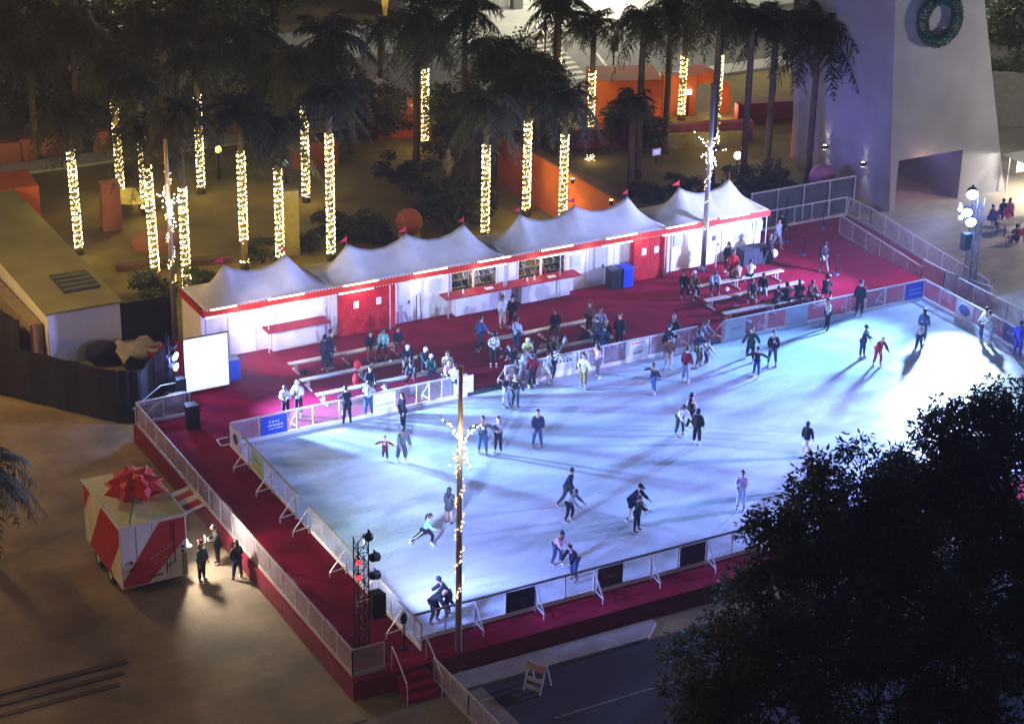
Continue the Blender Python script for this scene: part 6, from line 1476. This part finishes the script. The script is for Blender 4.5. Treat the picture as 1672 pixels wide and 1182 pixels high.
ice(1402, 516, -20, 'stand', 1.84, ('coat', 'bk'), ('trousers', 'bk'), ('cap', 'bk'), 'very tall figure in black leaning at the far barrier', SB)
ice(1407, 585, 60, 'reach', 1.68, ('top', 'dg'), ('trousers', 'jn'), ('short', 'k'), 'skater in dark tee reaching to the one in red', SW)
ice(1431, 598, 20, 'stoop', 1.66, ('jacket', 'rd'), ('trousers', 'rd'), ('beanie', 'cr'), 'skater dressed in bright red from shoulders to feet', SW)
ice(1505, 560, 160, 'stand', 1.70, ('jacket', 'bl'), ('trousers', 'jn'), ('long', 'k'), 'blue lit skater standing behind the one in white top', SW)
ice(1499, 575, 200, 'stand2', 1.50, ('top', 'wh'), ('trousers', 'jn'), ('short', 'k'), 'shorter skater in white top at the edge of the glaring pool of light', SW)
ice(1600, 556, 80, 'leanrail', 1.72, ('puffer', 'wh'), ('trousers', 'jn'), ('short', 'k'), 'person in bulky white top leaning on the right barrier', SW)
ice(1616, 562, -100, 'leanrail', 1.68, ('jacket', 'wh'), ('trousers', 'lb'), ('short', 'k'), 'person in white with pale trousers holding the right barrier', SW)
ice(1660, 583, 160, 'stand', 1.78, ('jacket', 'pb'), ('trousers', 'pb'), ('short', 'k'), 'deep blue lit person at the right edge of the photo', SB)  # blue backlight is put into the cloth colour
ice(1315, 747, 150, 'stand', 1.62, ('jacket', 'bk'), ('skirt', 'wh'), ('long', 'k'), 'person in black top and white skirt beside the tree leaves', SW)
ice(1322, 800, -30, 'stoop', 1.66, ('jacket', 'pu'), ('trousers', 'dg'), ('beanie', 'rd'), 'person in purple top and red hat half hidden by the tree', SB)
ice(567, 693, 200, 'leanrail', 1.74, ('jacket', 'bk'), ('trousers', 'nv'), ('short', 'k'), 'person in black leaning on the far barrier at its left part', SB)
ice(602, 682, 180, 'leanrail', 1.68, ('top', 'lb'), ('trousers', 'bl'), ('short', 'k'), 'person in light blue top and blue jeans against the pale banner', SW)
ice(741, 650, 170, 'leanrail', 1.60, ('jacket', 'wh'), ('trousers', 'bk'), ('short', 'k'), 'person in white jacket partly hidden by the gold pole at the barrier', SB)
ice(827, 664, 30, 'hold', 1.62, ('top', 'bk'), ('trousers', 'lb'), ('long', 'k'), 'girl in black top and pale jeans skating hand in hand', SB)
ice(841, 669, -20, 'hold', 1.74, ('top', 'bk'), ('trousers', 'dg'), ('short', 'k'), 'man in black tee and dark jeans hand in hand with the pale jeans girl', SB, skin_i=1)
ice(868, 634, 200, 'stand', 1.68, ('jacket', 'mr'), ('trousers', 'bk'), ('short', 'k'), 'person in maroon and black stepping onto the ice', SW)
ice(886, 628, 60, 'glide', 1.66, ('jacket', 'lb'), ('shorts', 'be'), ('short', 'k'), 'skater in pale jacket and shorts with bare legs by the first gateway', SW)
ice(902, 618, 120, 'stoop', 1.58, ('jacket', 'dots'), ('trousers', 'bk'), ('short', 'k'), 'skater in black and white spotted jacket at the far barrier', SB)
ice(952, 634, -30, 'hold', 1.68, ('top', 'wh'), ('trousers', 'gd'), ('short', 'k'), 'skater in pale top and shiny gold trousers', SW, extra=('bag', 'pk'))
ice(976, 617, -60, 'reach', 1.72, ('top', 'pk'), ('trousers', 'gy'), ('long', 'k'), 'skater in pink top and grey trousers stretching an arm to the gold trousers', SW)
def deck(px, py, face, pose, st, top, bot, hair, label, shoes=SH, z=D, **k): return person(px, py, z, face, pose, st, top, bot, hair, label, shoes, group=gD, **k)
deck(782, 572, 130, 'walk', 1.76, ('jacket', 'bl'), ('trousers', 'dj'), ('short', 'k'), 'man in blue jacket walking towards the long counter')
deck(820, 533, 30, 'stand', 1.62, ('jacket', 'wh'), ('trousers', 'be'), ('long', 'k'), 'woman in white jacket and cream trousers in front of the long counter')
deck(837, 537, -30, 'stand2', 1.76, ('jacket', 'bk'), ('trousers', 'bk'), ('cap', 'nv'), 'man in black with cap beside the woman in white jacket')
deck(843, 573, 140, 'stand2', 1.72, ('jacket', 'lb'), ('trousers', 'jn'), ('short', 'k'), 'man in pale blue sweater with a black cross strap', extra=('strap', 'bk'))
deck(806, 597, 0, 'phone', 1.70, ('jacket', 'chk'), ('trousers', 'bk'), ('afro', 'k'), 'person in black and white checked shirt with big black hair')
deck(531, 604, 150, 'stand', 1.72, ('coat', 'nv'), ('trousers', 'bk'), ('hood', 'nv'), 'left one of two dark coated people standing among the left benches')
deck(541, 598, 90, 'stand2', 1.84, ('coat', 'bk'), ('trousers', 'bk'), ('short', 'k'), 'right and taller one of two dark coated people among the left benches')
deck(467, 682, 0, 'phone', 1.60, ('jacket', 'wh'), ('trousers', 'bk'), ('short', 'k'), 'bare headed rink helper in white hoodie behind the far barrier', extra=('phone', 'bk'))
deck(488, 678, -10, 'phone', 1.72, ('puffer', 'wh'), ('trousers', 'bk'), ('cap', 'wh'), 'rink helper in white hoodie and white cap behind the far barrier', extra=('phone', 'bk'))
deck(730, 634, 20, 'stoop', 1.56, ('jacket', 'pk'), ('trousers', 'jn'), ('long', 'b'), 'woman in pale pink jacket behind the barrier by the gold pole')
deck(962, 545, -30, 'stand', 1.66, ('coat', 'br'), ('trousers', 'bk'), ('long', 'k'), 'woman in long brown coat behind the middle benches')
deck(979, 556, 10, 'stand2', 1.70, ('jacket', 'plaid'), ('trousers', 'dj'), ('short', 'k'), 'man in dark patterned jacket right of the long brown coat')
deck(974, 570, 200, 'stand', 1.66, ('jacket', 'dg'), ('trousers', 'dj'), ('short', 'n'), 'person in dark grey with jeans, left of the dark jacket pair')
deck(985, 585, 150, 'stand2', 1.70, ('jacket', 'nv'), ('trousers', 'dj'), ('short', 'k'), 'person in navy with dark jeans just behind the barrier banner')
deck(1011, 566, -20, 'stand', 1.70, ('coat', 'bk'), ('trousers', 'bk'), ('short', 'n'), 'person in black coat standing alone right of the middle benches')
deck(1098, 570, 0, 'stand2', 1.74, ('jacket', 'nv'), ('trousers', 'bk'), ('beanie', 'gy'), 'person in navy jacket and grey hat behind the far barrier')
deck(1087, 583, 120, 'leanrail', 1.66, ('jacket', 'bk'), ('trousers', 'bk'), ('short', 'k'), 'person in black with pale sleeve leaning over the far barrier', skin_i=2)
deck(1141, 572, 60, 'stoop', 1.72, ('jacket', 'gy'), ('trousers', 'lb'), ('long', 'n'), 'person in grey jacket and pale jeans standing in the second gateway')
deck(860, 602, 10, 'phone', 1.60, ('jacket', 'yg'), ('trousers', 'gy'), ('hood', 'cr'), 'person in yellow-green hooded jacket among the middle benches')
deck(853, 618, 40, 'stoop', 1.66, ('jacket', 'plaid'), ('trousers', 'lb'), ('short', 'n'), 'person in grey plaid shirt behind the barrier at the first gateway')
deck(838, 606, -50, 'stoop', 1.50, ('jacket', 'nv'), ('trousers', 'dg'), ('short', 'k'), 'child in navy right of the checked shirt', )
deck(1195, 458, 10, 'stand', 1.66, ('puffer', 'rd'), ('trousers', 'mr'), ('short', 'k'), 'person in bright red jacket in front of the black table')
deck(1187, 446, -60, 'stand2', 1.72, ('jacket', 'bk'), ('trousers', 'bk'), ('long', 'k'), 'long haired person in black behind the bright red jacket')
deck(1252, 430, 60, 'walk', 1.74, ('jacket', 'bk'), ('trousers', 'dg'), ('short', 'k'), 'person in black with white shoes at the right end of the booths', SH)
deck(1267, 404, 40, 'walk', 1.66, ('jacket', 'lb'), ('trousers', 'lb'), ('short', 'k'), 'person all in pale blue by the right end of the booths')
deck(1273, 398, 140, 'stand', 1.80, ('jacket', 'bk'), ('trousers', 'bk'), ('short', 'k'), 'tall person in black behind the one in pale blue')
deck(1345, 445, 200, 'walk', 1.68, ('jacket', 'bk'), ('trousers', 'gy'), ('hood', 'bk'), 'hooded person in black with grey trousers crossing the red carpet alone')
deck(877, 452, 0, 'reach', 1.66, ('jacket', 'mr'), ('trousers', 'bk'), ('short', 'k'), 'attendant in dark red behind the long counter', at=(19.85, 26.15, DZ))
# seated on the benches: given by the spot on the plank
def sit(x, y, face, pose, st, top, bot, hair, label, **k):
    s = st/1.79; J = POSES[pose]; a = math.radians(FACE0+face); pv = J['pel']*s
    cx_, sy_ = math.cos(a), math.sin(a); off = Vector((pv.x*cx_-pv.y*sy_, pv.x*sy_+pv.y*cx_, 0))
    z = DZ+.475+.10*s-pv.z-.0
    return person(0, 0, 0, face, pose, st, top, bot, hair, label, ('shoe', k.pop('shoe', 'bk')), group=gB, at=(x-off.x, y-off.y, z), **k)
sit(9.05, 22.9, 15, 'sit', 1.66, ('jacket', 'bk'), ('trousers', 'gd'), ('short', 'k'), 'left one of the pair seated at the end of the rearmost left bench')
sit(9.75, 22.9, -5, 'sit', 1.70, ('jacket', 'tl'), ('trousers', 'bk'), ('short', 'k'), 'person in teal and white top seated on the rearmost left bench', extra=('print', 'wh'))
sit(10.4, 22.85, 20, 'sit', 1.62, ('jacket', 'nv'), ('trousers', 'mr'), ('short', 'n'), 'person in navy at the right end of the rearmost left bench')
sit(10.1, 21.1, 0, 'sit2', 1.74, ('jacket', 'nv'), ('trousers', 'wh'), ('cap', 'wh'), 'person in navy jacket, white cap and white trousers on the middle left bench', shoe='wh')
sit(10.55, 20.6, 30, 'sit2', 1.66, ('jacket', 'dg'), ('trousers', 'dj'), ('beanie', 'wh'), 'person in white knitted hat bending forward by the middle left bench')
sit(7.4, 19.35, 10, 'sit', 1.70, ('jacket', 'bk'), ('trousers', 'bk'), ('short', 'k'), 'person in black seated on the front left bench beside the red bag')
sit(9.5, 19.4, -10, 'sit2', 1.62, ('jacket', 'dg'), ('trousers', 'mr'), ('short', 'k'), 'crouching dark figure on the front left bench')
sit(10.4, 19.4, 10, 'sit', 1.64, ('jacket', 'gn'), ('trousers', 'jn'), ('beanie', 'wh'), 'person in dark green with white hat on the front left bench')
sit(11.2, 19.35, 0, 'sit', 1.66, ('jacket', 'be'), ('trousers', 'lb'), ('long', 'n'), 'person in beige jacket at the right end of the front left bench')
sit(17.9, 21.35, -10, 'sit', 1.76, ('coat', 'bk'), ('baggy', 'ol'), ('short', 'k'), 'dark coated man sitting wide on the rear middle bench')
sit(15.4, 19.2, 0, 'sit2', 1.60, ('jacket', 'nv'), ('trousers', 'gy'), ('short', 'k'), 'person in navy bent low on the front middle bench, left part')
sit(16.4, 19.2, 20, 'sit2', 1.62, ('jacket', 'ol'), ('trousers', 'bk'), ('long', 'n'), 'long haired person in olive on the front middle bench')
sit(19.4, 19.3, 0, 'sit', 1.66, ('jacket', 'bk'), ('trousers', 'dg'), ('short', 'b'), 'fair haired person in black on the front middle bench, right part')
sit(26.4, 22.65, 20, 'sit', 1.74, ('puffer', 'br'), ('trousers', 'bk'), ('hood', 'wh'), 'person in brown jacket with white hood on the rear right bench')
sit(26.0, 22.9, 10, 'sit', 1.72, ('jacket', 'bk'), ('trousers', 'bk'), ('short', 'k'), 'person in black at the left end of the rear right bench')
sit(27.6, 22.65, 10, 'sit2', 1.68, ('puffer', 'lb'), ('trousers', 'dj'), ('short', 'k'), 'person in white and pale blue sweater on the rear right bench')
sit(29.1, 22.65, 200, 'sit', 1.66, ('jacket', 'tn'), ('trousers', 'br'), ('short', 'k'), 'person in tan jacket with back turned on the rear right bench')
sit(29.8, 22.65, 170, 'sit2', 1.66, ('jacket', 'wh'), ('trousers', 'nv'), ('short', 'k'), 'person in white jacket bent over on the rear right bench')
sit(28.7, 20.95, 0, 'sit2', 1.62, ('jacket', 'dg'), ('trousers', 'dg'), ('short', 'n'), 'dark small figure on the middle right bench beside the pale jeans')
sit(29.4, 20.95, -5, 'sit', 1.68, ('jacket', 'bk'), ('trousers', 'lb'), ('short', 'k'), 'person in black with pale jeans seated upright on the middle right bench')
for i, (x, c, h, st, lab) in enumerate([(28.9, 'dg', 'short', 1.62, 'leftmost dark coated back in the cluster on the front right bench'), (29.6, 'bk', 'hood', 1.7, 'hooded dark back second in the cluster on the front right bench'),
        (30.3, 'bk', 'long', 1.74, 'long haired dark back, tallest of the cluster on the front right bench'), (31.0, 'br', 'short', 1.66, 'brown jacketed back in the cluster on the front right bench'), (31.9, 'bk', 'afro', 1.72, 'rightmost dark figure with bushy hair at the front right bench')]):
    sit(x, 19.2, [150, 190, 170, 30, 160][i], 'sit' if i % 2 else 'sit2', st, ('puffer', c), ('trousers', 'bk'), (h, 'k' if h != 'hood' else c), lab)
# by the food trailer and on the right square
def gnd(px, py, face, pose, st, top, bot, hair, label, **k): return person(px, py, 0.0, face, pose, st, top, bot, hair, label, ('shoe', 'bk'), group='people on the square', **k)
gnd(330, 948, 60, 'stand', 1.70, ('jacket', 'gn'), ('trousers', 'bk'), ('santa', 'rd'), 'person in dark green with a red and white santa hat')
gnd(356, 921, -70, 'phone', 1.76, ('jacket', 'bk'), ('trousers', 'bk'), ('short', 'k'), 'man in black reading a white paper by the food trailer', extra=('paper', 'wh'))
gnd(388, 945, -140, 'stand2', 1.68, ('jacket', 'bk'), ('trousers', 'jn'), ('long', 'k'), 'person in black jacket and blue jeans with back to the camera near the trailer')
def seat(px, py, face, st, c, lab, h='short'):
    p = G(px, py, 0); s = st/1.79
    person(0, 0, 0, face, 'sit', st, ('jacket', c), ('trousers', 'bk'), (h, 'k'), lab, ('shoe', 'bk'), group='people at the small table', at=(p.x, p.y, .0))
seat(1627, 372, 60, 1.7, 'dg', 'seated person in dark grey at the left of the small table'); seat(1640, 364, 20, 1.7, 'bk', 'seated person in black behind the small table')
seat(1648, 362, 0, 1.66, 'pk', 'seated person in pink at the far side of the small table', 'long'); seat(1655, 398, 180, 1.6, 'ol', 'seated person in olive in front of the small table')
# things lying on the benches
for (x, y, z, r, s3, c, nm, cat, lab) in [(7.55, 21.0, DZ+.68, .22, (.8, .6, .95), 'rd', 'shopping_bag', 'bag', 'bright red bag on the middle left bench'), (7.2, 20.4, DZ+.3, .2, (.8, .7, 1.4), 'rd', 'shopping_bag', 'bag', 'second red bag on the carpet under the middle left bench'),
    (8.3, 21.05, DZ+.55, .08, (1, 1, 1), 'wh', 'cup', 'cup', 'white cup on the middle left bench right of the red bag'), (9.2, 21.05, DZ+.53, .06, (1.2, 1, .9), 'wh', 'cup', 'cup', 'small white cup on the middle left bench near its right end'),
    (17.2, 19.25, DZ+.62, .17, (.7, .6, 1.3), 'wh', 'white_bag', 'bag', 'white upright bag on the front middle bench'), (15.8, 20.1, DZ+.15, .17, (1.2, .8, .8), 'pk', 'tote_bag', 'bag', 'pink bag on the carpet between the middle benches'),
    (16.6, 20.2, DZ+.15, .17, (1.2, .9, .8), 'be', 'tote_bag', 'bag', 'beige bag on the carpet between the middle benches'), (18.7, 19.9, DZ+.3, .3, (1.3, .8, .9), 'bk', 'coat_pile', 'coats', 'black heap of coats on the front middle bench'),
    (5.6, 22.5, DZ+.12, .14, (1.4, .9, .8), 'bk', 'shoe_pile', 'shoes', 'dark pair of shoes under the rearmost left bench'), (18.3, 18.55, DZ+.14, .15, (1, .8, .9), 'rd', 'tote_bag', 'bag', 'small red bag by the foot of the front middle bench'),
    (27.2, 20.2, DZ+.16, .2, (1.6, .8, .7), 'br', 'backpack', 'backpack', 'brown bag under the middle right bench'), (26.6, 18.3, DZ+.2, .22, (1.4, .7, .7), 'gy', 'backpack', 'backpack', 'grey bag beside the far barrier at the second gateway'),
    (28.2, 22.3, DZ+.14, .13, (1.1, .8, .8), 'wh', 'white_bag', 'bag', 'small white bag under the rear right bench')]:
    b = MB(); n0 = rnd.random()*9
    b.ball((x, y, z), r, 14, 10, s3); b.v = [(v[0]+.015*math.sin(v[2]*40+n0), v[1]+.012*math.sin(v[0]*50), v[2]+.012*math.sin(v[0]*35+v[1]*30)) for v in b.v]
    if cat == 'bag': b.tube([(x-r*.4, y, z+r*s3[2]*.9), (x-r*.2, y, z+r*s3[2]*1.25), (x+r*.2, y, z+r*s3[2]*1.25), (x+r*.4, y, z+r*s3[2]*.9)], .012, 5)
    tag(b.build(nm, cm(c), smooth=True), lab, cat)
# ================================================================== thin night haze: makes the soft glow round the stage lamps
m = bpy.data.materials.new('night_haze'); m.use_nodes = True; nt = m.node_tree; nt.nodes.clear()
out = nt.nodes.new('ShaderNodeOutputMaterial'); v = nt.nodes.new('ShaderNodeVolumePrincipled')
v.inputs['Density'].default_value = 0.0007; v.inputs['Color'].default_value = (.92, .94, .97, 1)
nt.links.new(v.outputs[0], out.inputs['Volume'])
b = MB(); b.box((-90, -90, -1), (130, 110, 42)); o = b.build('haze', m, loc=(0, 0, 0)); o['kind'] = 'stuff'
sc.cycles.volume_bounces = 0; sc.cycles.volume_step_rate = 4; sc.cycles.volume_max_steps = 64
